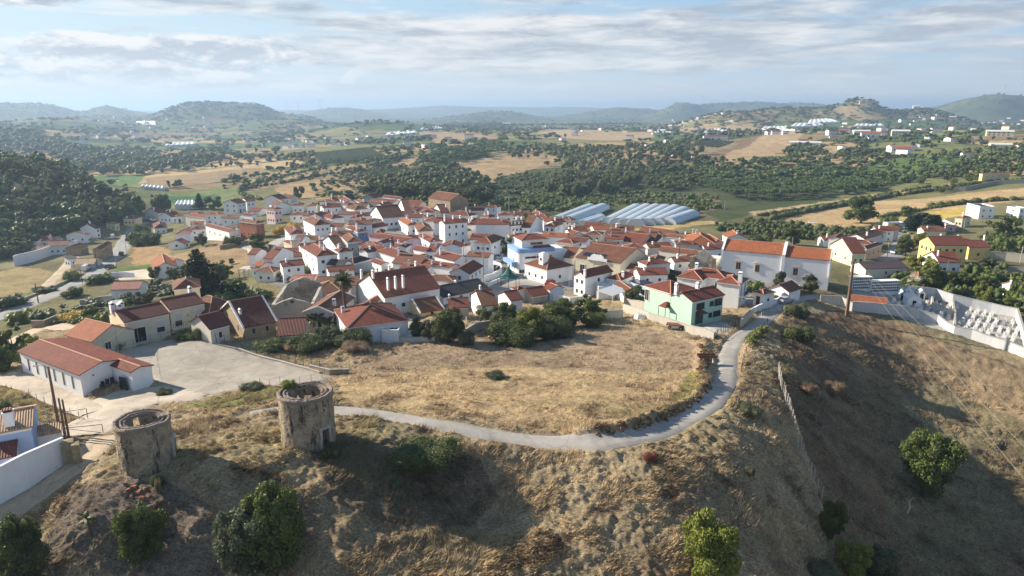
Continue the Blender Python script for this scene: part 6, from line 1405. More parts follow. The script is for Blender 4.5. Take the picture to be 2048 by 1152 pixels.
WOODS=[ # name, px polygon, n, height, width, kind, leaf, individuals, label
 ('hillside_wood','-80 318;0 320;60 326;130 348;200 388;285 428;262 442;200 452;130 462;80 480;40 505;-80 520',900,(8,12),(4.5,7.5),'gum','gum',150,'tall gum tree in the dense wood covering the left hill'),
 ('hill_foot_wood','-80 440;60 440;160 418;240 408;288 432;262 446;200 455;130 468;80 488;40 515;-80 530',320,(6,9),(6,9),'broad','dark',70,'dark broadleaf tree along the foot of the left wooded hill'),
 ('valley_wood','725 396;760 378;820 352;900 347;965 362;985 405;940 418;880 402;800 400',260,(7,10),(6,9),'gum','dark',70,'dark tree in the wood just behind the stone barn'),
 ('gum_grove','1095 390;1105 355;1160 330;1240 328;1285 345;1280 372;1230 392;1150 398',130,(9,14),(6,9),'gum','gum',60,'tall gum tree in the grove across the valley from the tunnels'),
 ('slope_thicket','960 418;990 400;1100 390;1300 385;1440 400;1400 385;1440 418;1380 428;1280 405;1200 418;1100 425',420,(2,4.5),(4,7),'bush','green',0,''),
 ('umbrella_pine_wood','1398 376;1440 345;1520 332;1600 318;1640 330;1700 345;1760 365;1745 385;1660 392;1560 400;1470 402',330,(7,9),(8,11),'pine','pine',110,'umbrella pine in the bright green pine wood on the right'),
 ('pine_ridge','880 312;860 296;920 288;1010 288;1010 306;960 322;890 335;860 345;830 350;840 335',110,(9,12),(11,15),'pine','pine',40,'umbrella pine on the ridge above the bowl shaped tan field'),
 ('ridge_trees','1010 305;1100 298;1400 300;1420 325;1340 345;1250 345;1200 325;1100 318;1020 318',200,(6,9),(7,11),'broad','dark',60,'dark tree in the belt along the middle ridge'),
 ('valley_side_scrub','1290 345;1420 330;1440 345;1400 375;1330 385;1290 372',160,(4,7),(6,9),'broad','green',0,''),
 ('right_garden_trees','1700 330;1800 318;1960 300;2060 280;2060 345;1960 352;1850 372;1760 372;1690 350',160,(4,8),(6,10),'broad','green',60,'garden tree on the slope left of the hillside villa'),
 ('villa_side_trees','1860 380;1900 372;1960 345;2060 330;2060 360;2020 355;1960 376;1880 390',50,(4,6),(5,8),'broad','green',20,'tree beside the hillside villa'),
 ('hedge_trees','1440 455;1560 448;1640 470;1780 462;1790 480;1640 482;1560 478;1450 470',90,(3,5),(4,6),'bush','dark',0,''),
 ('far_pine_hill','1130 250;1200 240;1275 238;1290 256;1240 268;1150 268',130,(8,11),(14,20),'pine','pine',0,''),
 ('far_wood','880 262;900 248;1000 246;1030 262;1060 280;1000 286;960 270',170,(10,14),(13,18),'gum','dark',0,''),
 ('left_valley_wood','100 310;160 298;240 298;360 322;380 300;430 300;450 320;380 345;300 350;180 352;120 330',420,(8,12),(10,15),'broad','green',0,''),
 ('left_far_wood','-60 262;60 268;130 292;200 300;160 306;60 305;-60 300',420,(8,12),(12,17),'broad','dark',0,''),
 ('scrub_slope','962 388;995 352;1100 346;1110 386;1000 408',150,(2,4.5),(4,7),'bush','green',0,''),
 ('mid_scrub','620 376;700 352;830 352;850 368;760 378;720 398;640 400',110,(2.5,5),(5,8),'broad','olive',0,''),
 ('valley_hedges','440 365;560 345;620 330;760 322;860 332;840 345;700 350;520 380;450 385',120,(3,5),(5,8),'broad','green',0,''),
 ('cemetery_side_gardens','1790 560;1850 548;1900 560;1960 545;2060 560;2060 645;2030 622;1960 606;1880 594;1810 584',120,(1.5,4),(2.5,5),'bush','green',0,''),
 ('roadside_gardens','60 648;130 612;220 592;300 566;400 590;400 625;330 645;250 652;150 652',75,(1.2,3),(2.5,5),'bush','olive',0,''),
 ('hollow_gardens','430 560;520 585;520 640;440 650;400 620;410 580',40,(1.5,3.5),(3,5),'bush','green',0,''),
 ('yellow_house_gardens','1960 470;2060 460;2060 520;1990 515',40,(1.5,3.5),(3,5),'bush','green',0,''),
 ('chapel_gardens','1440 588;1500 575;1600 590;1560 600;1480 600',16,(1.5,3),(2,4),'bush','green',0,''),
 ('rear_garden_scrub','620 410;700 402;860 402;960 425;900 430;800 412;680 415',60,(2,4),(4,6),'bush','green',0,'')]
for nm,poly,n,hh,ww,kind,leaf,ind,lab in WOODS:
    x,y=sample(poly,n,rsW); r=np.hypot(x,y); od=np.argsort(r); x,y=x[od],y[od]; h=rsW.uniform(*hh,len(x))*.85; w=rsW.uniform(*ww,len(x))*.95
    ind=min(ind,len(x))
    for i in range(ind): tree(float(x[i]),float(y[i]),float(h[i]),float(w[i]),kind,leaf,lab,name={'pine':'umbrella_pine','gum':'gum_tree'}.get(kind,'tree'),cat='tree',group='trees of the '+nm.replace('_',' '),lod=2 if r[od[i]]>230 else 1)
    if len(x)>ind:
        alt={'gum':'green','dark':'green','pine':'green','green':'dark','olive':'green'}[leaf]; sz=np.exp(rsW.normal(0,.28,len(x))); h=h*np.clip(sz,.5,1.5); w=w*sz; cl_=fbm(x/30,y/30,2)+rsW.normal(0,.3,len(x))>.25; A_=np.arange(len(x))>=ind
        for msk,lf,txt in ((A_&~cl_,leaf,' seen as one mass of crowns'),(A_&cl_,alt,', the differently coloured crowns among the mass')):
            if msk.sum(): mass(nm,nm.replace('_',' ')+txt,'wood',x[msk],y[msk],h[msk],w[msk],kind,lf,rsW)
# hedgerow and woodland trees of the far mosaic
def mosaic(n,r0,r1,seed,sz):
    rs=np.random.RandomState(seed); a=rs.uniform(-R(43),R(43),n); r=np.sqrt(rs.uniform(r0**2,r1**2,n)); x=r*np.sin(a); y=r*np.cos(a)
    wx_=x+fbm(x/40,y/40,3)*6; wy_=y+fbm(x/40+9,y/40,3)*6; i_,b_=cells(wx_,wy_,170); wd=((i_*10).astype(int)%4==0); keep=(b_<.05)|(wd&(rs.rand(n)<.55))|(rs.rand(n)<.02)
    x,y=x[keep],y[keep]; 
    # keep the open fields of the photograph free of trees
    for col,wob,s in COVER:
        aa=np.array([list(map(float,q.split())) for q in s.split(';')]); c_=list(map(float,col.split()))
        if c_[0]>.08: x,y=(lambda m:(x[~m],y[~m]))(inpoly(x,y,G(aa[:,0],aa[:,1])))
    return x,y,rs.uniform(sz[0],sz[1],len(x)),rs.uniform(sz[2],sz[3],len(x)),rs
x,y,h,w,rs=mosaic(9000,430,1000,21,(2,7.5,3.5,12)); hf=len(x)//2
mass('hedgerows','far hedgerow trees and thickets between the fields','hedgerow',x[:hf],y[:hf],h[:hf],w[:hf],'broad','green',rs,36); mass('hedgerows','darker far hedgerow trees and thickets','hedgerow',x[hf:],y[hf:],h[hf:],w[hf:],'broad','dark',rs,36)
x,y,h,w,rs=mosaic(16000,1000,3200,22,(4,10,7,24)); mass('distant_woods','distant tree belts and woods','wood',x,y,h,w,'broad','dark',rs,22)
# trees along the skyline hills
rs=np.random.RandomState(4); a=rs.normal(0,1,(2200,2)); hl=np.array([HILLS[i] for i in rs.randint(0,28,2200)]); ha=(hl[:,0]-1024)/F+a[:,0]*hl[:,3]/F*1.2; rr=hl[:,2]*np.exp(a[:,1]*.10); x=rr*np.sin(ha); y=rr*np.cos(ha)
mass('hill_woods','woods dotted over the skyline hills','wood',x,y,rs.uniform(5,10,2200),rs.uniform(14,34,2200),'broad','dark',rs,14)
# --- vineyards: rows of low vines
def vines(poly,ang,gap,label,leaf='green',hgt=1.6):
    a=np.array([list(map(float,q.split())) for q in poly.split(';')]); P=G(a[:,0],a[:,1]); c_,s_=math.cos(ang),math.sin(ang); U=P[:,0]*c_+P[:,1]*s_; V_=-P[:,0]*s_+P[:,1]*c_; rs=np.random.RandomState(3); X_=[];Y_=[]
    v=V_.min()
    while v<V_.max():
        u=np.arange(U.min(),U.max(),2.2); x=u*c_-v*s_; y=u*s_+v*c_; m=inpoly(x,y,P); X_.append(x[m]); Y_.append(y[m]); v+=gap
    x=np.concatenate(X_); y=np.concatenate(Y_); n=len(x); x=x+rs.normal(0,.15,n); y=y+rs.normal(0,.15,n); z=H(x,y); VT=[];FT=[]
    B=IC1[0]*np.array([1.5,.8,hgt*.55]); B=np.c_[B[:,0]*c_-B[:,1]*s_,B[:,0]*s_+B[:,1]*c_,B[:,2]+hgt*.5]; VV=(np.c_[x,y,z][:,None,:]+B[None]*(.8+.4*rs.rand(n,1,1))).reshape(-1,3); FF=(IC1[1][None]+(np.arange(n)*len(B))[:,None,None]).reshape(-1,3)
    o=link('vineyard',npmesh('vineyard',VV,FF,[L_[leaf]])); tag(o,label,'vineyard',None,'stuff')
vines('624 307;740 296;775 316;690 326;642 329',R(70),5.5,'vineyard rows on the slope in the middle distance')
vines('726 340;812 332;822 352;736 357',R(75),6,'vineyard block with wide rows beside the tan hill','bright')
vines('356 305;420 300;430 315;375 320',R(80),6,'small vineyard beyond the white farmhouse'); vines('1668 310;1700 294;1775 298;1745 312;1690 318',R(30),5,'terraced vineyard near the brown hill')
vines('500 278;585 270;592 284;520 286',R(60),7,'far square vineyard in the left valley'); vines('1380 292;1400 280;1475 284;1440 296',R(60),7,'vineyard left of the big tan field'); vines('1880 335;1990 312;2020 322;1900 345',R(20),6,'green crop rows on the right hillside')
# hedges between the tan fields on the right and in the middle
def hedge(pts_,h,w,leaf,label,step=1.1):
    a=np.array([list(map(float,q.split())) for q in pts_.split(';')]); L=spline([tuple(p) for p in G(a[:,0],a[:,1])],step); P=np.array([[p.x,p.y] for p in L]); rs=np.random.RandomState(len(P)); n=len(P)
    P=P+rs.normal(0,.3,P.shape); z=H(P[:,0],P[:,1]); s=(.7+.7*rs.rand(n)); C=np.c_[P,z+h*.42*s]; Rd=np.c_[w*.6*s,w*.6*s,h*.55*s]; V,Fq=leafcloud(C,Rd,n*26,.28 if math.hypot(*P[0])>160 else .16,rs); me=npmesh('leaves',V,Fq,[L_[leaf]]); par=root('hedge',(0,0,0),label,'hedge'); link('foliage',me,par)
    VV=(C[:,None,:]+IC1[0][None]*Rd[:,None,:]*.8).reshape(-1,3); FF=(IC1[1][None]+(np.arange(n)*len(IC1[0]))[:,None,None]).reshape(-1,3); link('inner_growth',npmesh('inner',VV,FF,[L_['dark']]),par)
hedge('1440 462;1500 456;1560 452;1640 462;1720 468;1790 462',3,4,'dark','dark hedge right behind the village below the tan field',2)
hedge('1540 440;1640 420;1760 398;1880 380;1960 368;2048 362',2.5,4,'dark','long dark hedge between the tan terraces, upper',3); hedge('1520 432;1600 420;1680 408;1760 392;1860 374',2,3,'green','second long hedge above the tan terraces',3)
hedge('1760 438;1850 420;1900 412;1932 408',2,3,'green','hedge along the upper side of the yellow field',2); hedge('1860 415;1960 405;2048 400',2.5,4,'green','hedge before the modern white houses',2)
hedge('520 400;480 384;560 368;640 352;740 342;835 330',2.5,4,'dark','curved dark hedge crossing the tan hillside',4); hedge('480 378;560 356;640 338;650 336',3,4,'green','hedge between the pale valley fields',4)
hedge('1400 692;1410 715;1404 742;1412 768;1398 792;1355 818;1310 838;1250 856;1190 864',.22,.5,'straw','dry weedy bank on the inside of the road bend',.45)
hedge('1500 690;1508 676;1530 660',.9,1.2,'bright','weeds along the outer edge of the lane',.6)
# ---------------------------------------------------------------- palms and conifers
def palm(px,pb,pt,crown,label,trunk_r=.22,skirt=True,fr=34,name='palm_tree'):
    g=g1(px,pb); r=math.hypot(g.x,g.y); u,dy,dz=ray(px,pt); h=CZ+dz*r/math.hypot(u,dy)-g.z; par=root(name,tuple(g),label,'palm tree'); rs=np.random.RandomState(int(px)); th_=h-crown*.45
    m=MB(); m.tube([(0,0,-.3),(.05,0,th_*.3),(0,.05,th_*.7),(0,0,th_)],[trunk_r*1.3,trunk_r,trunk_r,trunk_r*.9],10); m.obj('trunk',M_bark,par)
    def fronds(n,e0,e1,L,mt,nm,zz=0):
        m=MB()
        for k in range(n):
            a=rs.rand()*6.28; e=rs.uniform(e0,e1); Lk=L*rs.uniform(.8,1.1); P=Vector((0,0,th_+zz)); d=Vector((math.cos(a)*math.cos(e),math.sin(a)*math.cos(e),math.sin(e))); seg=7; prev=None
            for j in range(seg):
                s=Vector((-math.sin(a),math.cos(a),0)); wd=.34*math.sin(math.pi*(j+.6)/(seg+.4))*crown/3.2; dn=Vector((0,0,-.35*wd))
                cur=(P-s*wd+dn,P,P+s*wd+dn)
                if prev: m.face([prev[0],prev[1],cur[1],cur[0]]); m.face([prev[1],prev[2],cur[2],cur[1]])
                prev=cur; P=P+d*(Lk/seg); d=(d+Vector((0,0,-.24))).normalized()
        m.obj(nm,mt,par)
    fronds(fr,-.1,1.35,crown*.62,L_['palm'],'fronds')
    if skirt: fronds(fr//2,-1.3,-.5,crown*.45,L_['straw'],'dry_skirt',-.2)
    return par
palm(693,668,540,4.6,'very tall slim palm rising above the sweeping red roof',.28); palm(1055,470,424,5.5,'stout palm behind the building with three dormers',.35)
palm(628,665,622,3.4,'many headed yucca palm beside the tall palm, left head',.2,False,26); palm(645,665,618,3.6,'many headed yucca palm beside the tall palm, middle head',.22,False,26); palm(662,668,628,3.2,'many headed yucca palm beside the tall palm, right head',.2,False,26)
palm(690,568,545,4.2,'bushy palm beside the black slate roof',.3,False,40); palm(610,560,540,3.6,'spiky agave palm below the white balcony',.2,False,24); palm(178,1062,1018,1.9,'little green palm sprout on the bare slope below the left windmill',.1,False,9)
palm(1895,575,548,5,'leafy banana palm in the terraced garden',.25,False,30); palm(180,640,612,4,'short feathery palm beside the low shed near the road',.3,False,36)
def araucaria(px,pb,pt,wp,label,tiers=16):
    g=g1(px,pb); r=math.hypot(g.x,g.y); u,dy,dz=ray(px,pt); h=CZ+dz*r/math.hypot(u,dy)-g.z; w=wp/F*r*1.03/2; par=root('conifer',tuple(g),label,'conifer'); rs=np.random.RandomState(int(px)); C=[];Rd=[]
    for t in range(tiers):
        f=(t+.5)/tiers; z=h*(.10+.88*f); rad=w*(1-f)**.75*rs.uniform(.75,1.15)+.15; nb=max(4,int(9*(1-f)+4))
        for k in range(nb):
            a=6.28*k/nb+rs.rand(); q=rad*rs.uniform(.6,1.05); 
            for s_ in np.linspace(.25,1,4): C.append((q*s_*math.cos(a),q*s_*math.sin(a),z+.10*q*s_)); Rd.append((.30+.14*q,.30+.14*q,.22))
    C=np.array(C);Rd=np.array(Rd); V,Fq=leafcloud(C,Rd*1.25,12000,.20,rs,.4); link('foliage',npmesh('foliage',V,Fq,[L_['conifer']]),par); m=MB(); m.tube([(0,0,-.4),(0,0,h*.5),(0,0,h*.98)],[.35,.2,.03],8); m.obj('trunk',M_bark,par)
araucaria(404,606,496,118,'large dark layered conifer behind the tower house'); araucaria(400,418,386,22,'slim dark conifer behind the large red barn roof',12)
print('trees',time.time()-T0)
# ---------------------------------------------------------------- dry grass on the near ground
rs=np.random.RandomState(8); n=120000; a=rs.uniform(-R(44),R(44),n); r=np.exp(rs.uniform(math.log(42),math.log(150),n)); x=r*np.sin(a); y=r*np.cos(a)
j=np.clip(np.searchsorted(lr,np.log(r)),0,len(lr)-1); i=np.clip(np.searchsorted(th,a),0,len(th)-1); pv=pave[j,i]; lum=np.clip(LCOV[j,i].sum(1)/.84,.45,1.15); bare=inpoly(x,y,G(*np.array([(150,965),(330,962),(420,1010),(450,1160),(60,1160),(110,1050)],float).T)); pv=np.where(bare&(rs.rand(n)<.65),1,pv)
a_=np.array([(660,752),(1000,650),(1280,645),(1410,690),(1400,790),(1340,828),(1100,862),(700,812)],float); inf=inpoly(x,y,G(a_[:,0],a_[:,1]))
cl=fbm(x/3.2,y/2.6,3); keep=(pv<.6)&(cl>-.22+.25*rs.rand(n)-.1)&(~inf|(rs.rand(n)<.30)); lane=(x<-22)&(y<62)&(r<62); x,y,cl,r,lum=x[keep],y[keep],cl[keep],r[keep],lum[keep]; n=len(x); z=H(x,y)
nb=5; X=np.repeat(x,nb)+rs.normal(0,.10,n*nb); Y=np.repeat(y,nb)+rs.normal(0,.10,n*nb); Z=np.repeat(z,nb)-.03; hh=(.14+.30*rs.rand(n*nb))*np.repeat(np.clip(.75+cl*1.6,.35,1.7),nb); wd=.035+.03*rs.rand(n*nb)
la=np.repeat(fbm(x/7,y/7,2)*4+.4,nb)+rs.normal(0,.6,n*nb); ln=hh*(.6+.9*rs.rand(n*nb)); sa=rs.rand(n*nb)*6.28; dx,dy_=np.cos(sa)*wd,np.sin(sa)*wd
V=np.stack([np.c_[X-dx,Y-dy_,Z],np.c_[X+dx,Y+dy_,Z],np.c_[X+np.cos(la)*ln,Y+np.sin(la)*ln,Z+hh]],1).reshape(-1,3)
tn=np.repeat(rs.rand(n),nb)*.7+rs.rand(n*nb)*.3; dkr=np.repeat(np.clip(fbm(x/3.2+13,y/2.4,4)*1.9-.15,0,1),nb); gn=np.repeat(np.clip(fbm(x/22+3,y/16,4)*1.6-.3,0,1),nb)
col=np.array([.51,.39,.235])*(.45+1.0*tn)[:,None]; col=col*(1-dkr[:,None]*.8)+np.array([.16,.09,.06])*dkr[:,None]*.8; col=col*(1-gn[:,None]*.6)+np.array([.17,.18,.06])*gn[:,None]*.6
m_,q,bs=newmat('dry_grass_blades'); at=q.n('ShaderNodeAttribute',attribute_name='Col'); q.l(at.outputs['Color'],bs.inputs['Base Color']); tl=q.n('ShaderNodeBsdfTranslucent',i_0=at.outputs['Color']); mx=q.n('ShaderNodeMixShader',i_0=.3); q.l(bs.outputs[0],mx.inputs[1]); q.l(tl.outputs[0],mx.inputs[2]); q.l(mx.outputs[0],[k for k in m_.node_tree.nodes if k.type=='OUTPUT_MATERIAL'][0].inputs[0])
col=col*np.repeat(lum,nb)[:,None]; V4=np.c_[np.repeat(col,3,0),np.ones(len(V))]; o=link('dry_grass',npmesh('dry_grass',V,np.arange(len(V)).reshape(-1,3),[m_],attr={'Col':V4})); tag(o,'matted dry grass over the near hill','grass',None,'stuff')
print('grass',n,time.time()-T0)
# ---------------------------------------------------------------- walls
def P_(s): 
    a=np.array([list(map(float,q.split())) for q in s.split(';')]); return [Vector(p) for p in G(a[:,0],a[:,1])]
def wall(s,h,mat,label,th=.25,cope=True,name='garden_wall',cat='wall',step=2.5):
    L=P_(s); Q=[]
    for a,b_ in zip(L[:-1],L[1:]):
        k=max(1,int((b_-a).length/step)); Q+=[a+(b_-a)*t/k for t in range(k)]
    Q.append(L[-1]); o=Q[0]; par=root(name,tuple(o),label,cat); m=MB(); c=MB(); n=len(Q); nn=[]
    for j in range(n):
        d=(Q[min(j+1,n-1)]-Q[max(j-1,0)]); d.z=0; d.normalize(); nn.append(Vector((-d.y,d.x,0)))
    z=[Hs(q.x,q.y) for q in Q]; zs=[max(z[max(0,j-1):j+2]) for j in range(n)]
    for j in range(n-1):
        for t_,zl,zh,mm in ((th/2,-.7,h,m),(th/2+.05,h,h+.09,c)):
            if mm is c and not cope: continue
            P=[Q[j]-nn[j]*t_,Q[j+1]-nn[j+1]*t_,Q[j+1]+nn[j+1]*t_,Q[j]+nn[j]*t_]; Zl=[zs[j],zs[j+1],zs[j+1],zs[j]]
            mm.hexa([(p.x-o.x,p.y-o.y,zz_+zl-o.z) for p,zz_ in zip(P,Zl)],[(p.x-o.x,p.y-o.y,zz_+zh-o.z) for p,zz_ in zip(P,Zl)])
    m.obj('wall_face',wallmat(mat),par)
    if cope: c.obj('coping',wallmat('white' if mat in('white','lblue') else 'concrete'),par)
    return par
WL='''-60 1045;0 1008;60 975;134 927|2.9|white|long tall white boundary wall beside the dirt track in the lower left
1246 622;1300 640;1370 662;1428 678|1.1|concrete|rough grey wall along the field in front of the mint green house
1481 655;1505 634|1.5|beige|curved beige wall end beside the lane
1505 626;1552 608;1562 604|1.0|white|low white wall with gate in front of the white villa
1130 560;1105 552;1085 545|1.3|white|low white wall before the tavern
968 563;985 560;1003 548;1001 538;988 533;975 530|1.6|white|curved white wall around the dark hedge beside the square
975 575;1005 562;1030 556|1.0|white|low white wall along the square's left edge
932 672;960 660;1000 655|1.3|concrete|grey concrete wall at the field's far edge
1192 640;1245 634|1.4|old|stained pale wall beside the thicket
1248 612;1300 624;1330 630|1.6|concrete|grey block wall behind the mint green house
790 684;815 686;870 684|.9|old|low wall closing the white patio
440 500;500 488;555 500|1.2|stone|long grey stone garden wall on the tan slope
496 505;520 520;548 530|1.6|beige|curved beige wall beside the round tree
380 462;400 468;440 476;478 482|1.6|white|white wall with parked cars behind it on the left slope
160 610;200 602;260 600|.9|concrete|low grey wall between the shed and the salmon roofed house
20 612;53 599;110 575;167 549|.6|concrete|long low kerb wall of the main road
185 560;235 556;270 555|1.5|white|white garden wall of the salmon roofed house
66 660;90 655;118 645|1.6|stone|rough stone wall by the gravel bend
1880 412;1940 402;2000 394;2060 388|.1|concrete|x
1878 386;1930 382;1990 370;2060 366|2.4|concrete|long grey retaining wall of the hillside villa
1975 520;2010 522;2060 526|2.6|concrete|grey retaining wall right of the yellow wing
1990 548;2060 552|2.2|concrete|lower grey retaining wall right of the terraced garden
30 533;62 525;100 512;128 502;158 498|3.9|white|very tall white wall enclosing the long brown roofed house
1290 508;1330 512;1345 505|1.6|white|white yard wall beside the mint green house with red roof
1170 480;1210 500;1240 495|1.6|old|pale wall between the rear villas
640 500;660 505;700 500|1.4|white|white yard wall in the upper village
580 480;610 488;640 484|1.4|white|white yard wall beside the yellow hedge
740 556;760 546;775 540|1.2|white|white wall by the vine garden
1560 604;1580 596;1600 585|1.8|white|short white wall joining the low gabled house at the lane's top
1640 602;1680 612;1704 622|1.4|old|worn pale wall between knoll and cemetery
620 742;660 750;698 746|.6|stone|low stone kerb at the yard's right corner
430 690;480 702;560 726;640 748|.25|concrete|low pale kerb under the yard fence
1090 600;1140 608;1180 604|1.5|white|white yard wall at the foot of the red roofed outbuildings'''.split('\n')
for row in WL:
    f=row.split('|')
    if f[3]!='x': wall(f[0],float(f[1]),f[2],f[3],name='retaining_wall' if 'retaining' in f[3] else 'garden_wall')
# --- blue house in the lower left corner
par,ze,zg=comp('house','periwinkle blue house with a pale tiled roof at the left edge','house','L8',(188,300),(192,468))
A=pl('L8',(188,300),ze); B=pl('L8',(-90,352),ze); e=B-A; dp=perp(e,6.5,A); WALLS['peri']=(.34,.45,.68); I=block(par,A,e,dp,ze,zg-1,'g','peri','tan',.30,.5,.2)
p=(A+(e.normalized()*2.0)+dp.normalized()*1.0)-Vector(par.location).xy; chimney(par,p.x,p.y,ze-zg-.1,1.9,.9,.9,1,I['rz'])
q=A+e*.35-dp.normalized()*2.6; block(par,q,e*.6,dp.normalized()*2.6,zg+1.5,zg-1,'s','peri','dark',.25,.5,.0)
wt=g1(*cp('L8',262,400)); o=MB(); o.hexa([(-1.6,-.8,0),(1.6,-.8,0),(1.6,.8,0),(-1.6,.8,0)],[(-1.6,-.8,1.5),(1.6,-.8,1.5),(1.6,.8,1.9),(-1.6,.8,1.9)]); sh_=root('shed',tuple(wt),'tiny lean to with light tiles behind the tall white wall','shed',rz=.5); o.obj('wall',wallmat('white'),sh_); o=MB(); o.hexa([(-1.8,-1,1.5),(1.8,-1,1.5),(1.8,1,1.95),(-1.8,1,1.95)],[(-1.8,-1,1.62),(1.8,-1,1.62),(1.8,1,2.07),(-1.8,1,2.07)]); o.obj('roof',rmat('tan'),sh_)
for px_,py_,w_ in ((142,926,1.1),(157,926,.7)):
    g=g1(px_,py_); m=MB(); m.hexa([(-w_/2,-.5,-.5),(w_/2,-.5,-.5),(w_/2,.5,-.5),(-w_/2,.5,-.5)],[(-w_/2,-.45,2.5*w_**.3),(w_/2,-.45,2.4*w_**.3),(w_/2,.45,2.5*w_**.3),(-w_/2,.45,2.45*w_**.3)]); tag(m.obj('gate_pillar',wallmat('stone'),None,tuple(g),.5),'%s stone gate pillar at the end of the tall white wall'%('taller' if w_>1 else 'smaller'),'gate pillar')
# ---------------------------------------------------------------- poles and wires
TOP={}
def pole(px,pb,pt,label,r0=.14,mat=None,arm=0,lamp=0,key=None,name='utility_pole'):
    g=g1(px,pb); r=math.hypot(g.x,g.y); u,dy,dz=ray(px,pt); h=max(4,min(14,CZ+dz*r/math.hypot(u,dy)-g.z)); par=root(name,tuple(g),label,name.replace('_',' ')); m=MB(); m.tube([(0,0,-.4),(0,0,h)],[r0*1.25,r0*.75],8); m.obj('shaft',mat or M_wood,par)
    if arm:
        m=MB(); m.box(-arm/2,arm/2,-.06,.06,h-.45,h-.33); 
        for k in(-1,0,1): m.tube([(k*arm*.45,0,h-.33),(k*arm*.45,0,h-.08)],.05,6,1)
        m.obj('crossarm',[M_metal,M_glass],par)
    if lamp: m=MB(); m.tube([(0,0,h-.2),(.5*lamp,-.1,h+.15),(1.1*lamp,-.2,h+.2)],[.04,.035,.03],6); m.box(min(.9*lamp,1.5*lamp),max(.9*lamp,1.5*lamp),-.3,-.1,h+.14,h+.24); m.obj('lamp_head',M_metal,par)
    if key: TOP[key]=Vector((g.x,g.y,g.z+h-.1))
    return par
PO=[(1693,632,519,'massive weathered wooden pole on the brow above the cemetery',.34,'M_wood',1.8,0,'big'),(122,874,729,'tall wooden pole with a street lamp beside the gate',.15,'M_wood',0,-1,'g1'),(133,884,793,'dark wooden gate post, left of the pair by the stone pillar',.12,'M_wood',0,0,'g2'),(139,880,796,'dark wooden gate post, right of the pair by the stone pillar',.12,'M_wood',0,0,'g3'),
(1018,424,388,'concrete pole with crossarm behind the long blank building',.16,'M_conc',2.2,0,'m1'),(77,606,566,'pole by the main road with a transformer box',.14,'M_wood',0,0,'l1'),(165,566,539,'wooden pole beside the main road near the bright bush',.13,'M_wood',0,0,'l2'),(195,536,502,'wooden pole in front of the house with holes in its roof',.14,'M_wood',.8,0,'l3'),
(234,538,509,'lamp pole at the main road bend',.11,'M_metal',0,-1,'l4'),(34,483,453,'pale pole against the dark wood on the far left',.14,'M_conc',.8,0,None),(253,503,485,'lamp pole on the grassy bank of the main road',.10,'M_metal',0,-1,None),(320,546,522,'pole before the orange gabled house',.12,'M_wood',0,0,'l5'),
(336,402,374,'tall thin pole in the green valley fields',.12,'M_conc',.8,0,None),(385,470,442,'pole behind the parked cars on the left slope',.12,'M_wood',.8,0,'l6'),(260,696,656,'concrete lamp pole in front of the cream building',.12,'M_conc',0,-1,'y1'),(392,677,652,'thin lamp pole at the yard\'s far corner',.08,'M_metal',0,-1,'y2'),(237,706,680,'short fence light pole beside the orange roof',.08,'M_conc',0,0,None),
(967,566,487,'tall concrete pole beside the white house with three tall windows',.16,'M_conc',.9,0,'v1'),(922,440,418,'pole in front of the wide maroon roof',.12,'M_conc',.8,0,'v2'),(1186,572,526,'concrete pole standing before the narrow dormer house',.16,'M_conc',0,0,'v3'),(1138,573,537,'white flagpole, left of three by the tavern',.06,'M_frame',0,0,None),(1142,571,535,'white flagpole, middle of three by the tavern',.06,'M_frame',0,0,None),(1146,569,533,'white flagpole, right of three by the tavern',.06,'M_frame',0,0,None),
(1357,535,492,'curved street lamp before the shabby house',.10,'M_iron',0,1,'r1'),(1584,497,474,'concrete pole behind the long church',.13,'M_conc',0,-1,'r2'),(1892,556,521,'lamp pole in front of the white house with red tiles',.09,'M_metal',0,1,'r3'),(2040,526,491,'lamp pole on the retaining wall at the right edge',.12,'M_conc',0,-1,'r4'),(1926,466,436,'pole beside the cream cottage',.12,'M_conc',.8,0,'r5'),(1449,420,400,'pale pole in front of the umbrella pines',.12,'M_conc',.8,0,None),
(1774,515,484,'small street pole by the lane junction',.10,'M_conc',0,0,None),(755,665,610,'thin pole by the sweeping red roof',.09,'M_wood',0,0,'v4'),(556,640,608,'lamp pole in front of the ruin',.10,'M_conc',0,1,'v5'),(645,478,452,'pole in the upper village beside the square white house',.11,'M_wood',.8,0,'v6'),(820,470,448,'slim pole in the middle of the village',.1,'M_wood',0,0,'v7')]
for a in PO: pole(a[0],a[1],a[2],a[3],a[4],globals()[a[5]],a[6],a[7],a[8],'flagpole' if 'flagpole' in a[3] else 'gate_post' if 'gate post' in a[3] else 'utility_pole' if 'lamp' not in a[3] else 'street_lamp')
def wire(a,b_,label,sag=.6,r=.02,n=14,off=0):
    a=Vector(a);b_=Vector(b_); m=MB(); d=(b_-a); s=Vector((-d.y,d.x,0)).normalized()*off; pts=[a+s+d*(k/n)-Vector((0,0,sag*4*(k/n)*(1-k/n))) for k in range(n+1)]; m.tube([tuple(p-a) for p in pts],r,4); tag(m.obj('power_line',M_wire,None,tuple(a)),label,'power line')
M_wire=plain('pale_wire',(.36,.32,.25),.6)
u,dy,dz=ray(2120,950); E=Vector((float(u)*62,float(dy)*62,CZ+float(dz)*62)); E=TOP['big']+(E-TOP['big'])*1.3; gE=Vector((E.x,E.y,Hs(E.x,E.y))); pe=root('utility_pole',tuple(gE),'wooden pole at the foot of the right slope carrying the three pale lines','utility pole'); m=MB(); m.tube([(0,0,-.5),(0,0,max(3,E.z-gE.z+.4))],[.3,.2],8); m.obj('shaft',M_wood,pe); E.z=max(E.z,gE.z+3)
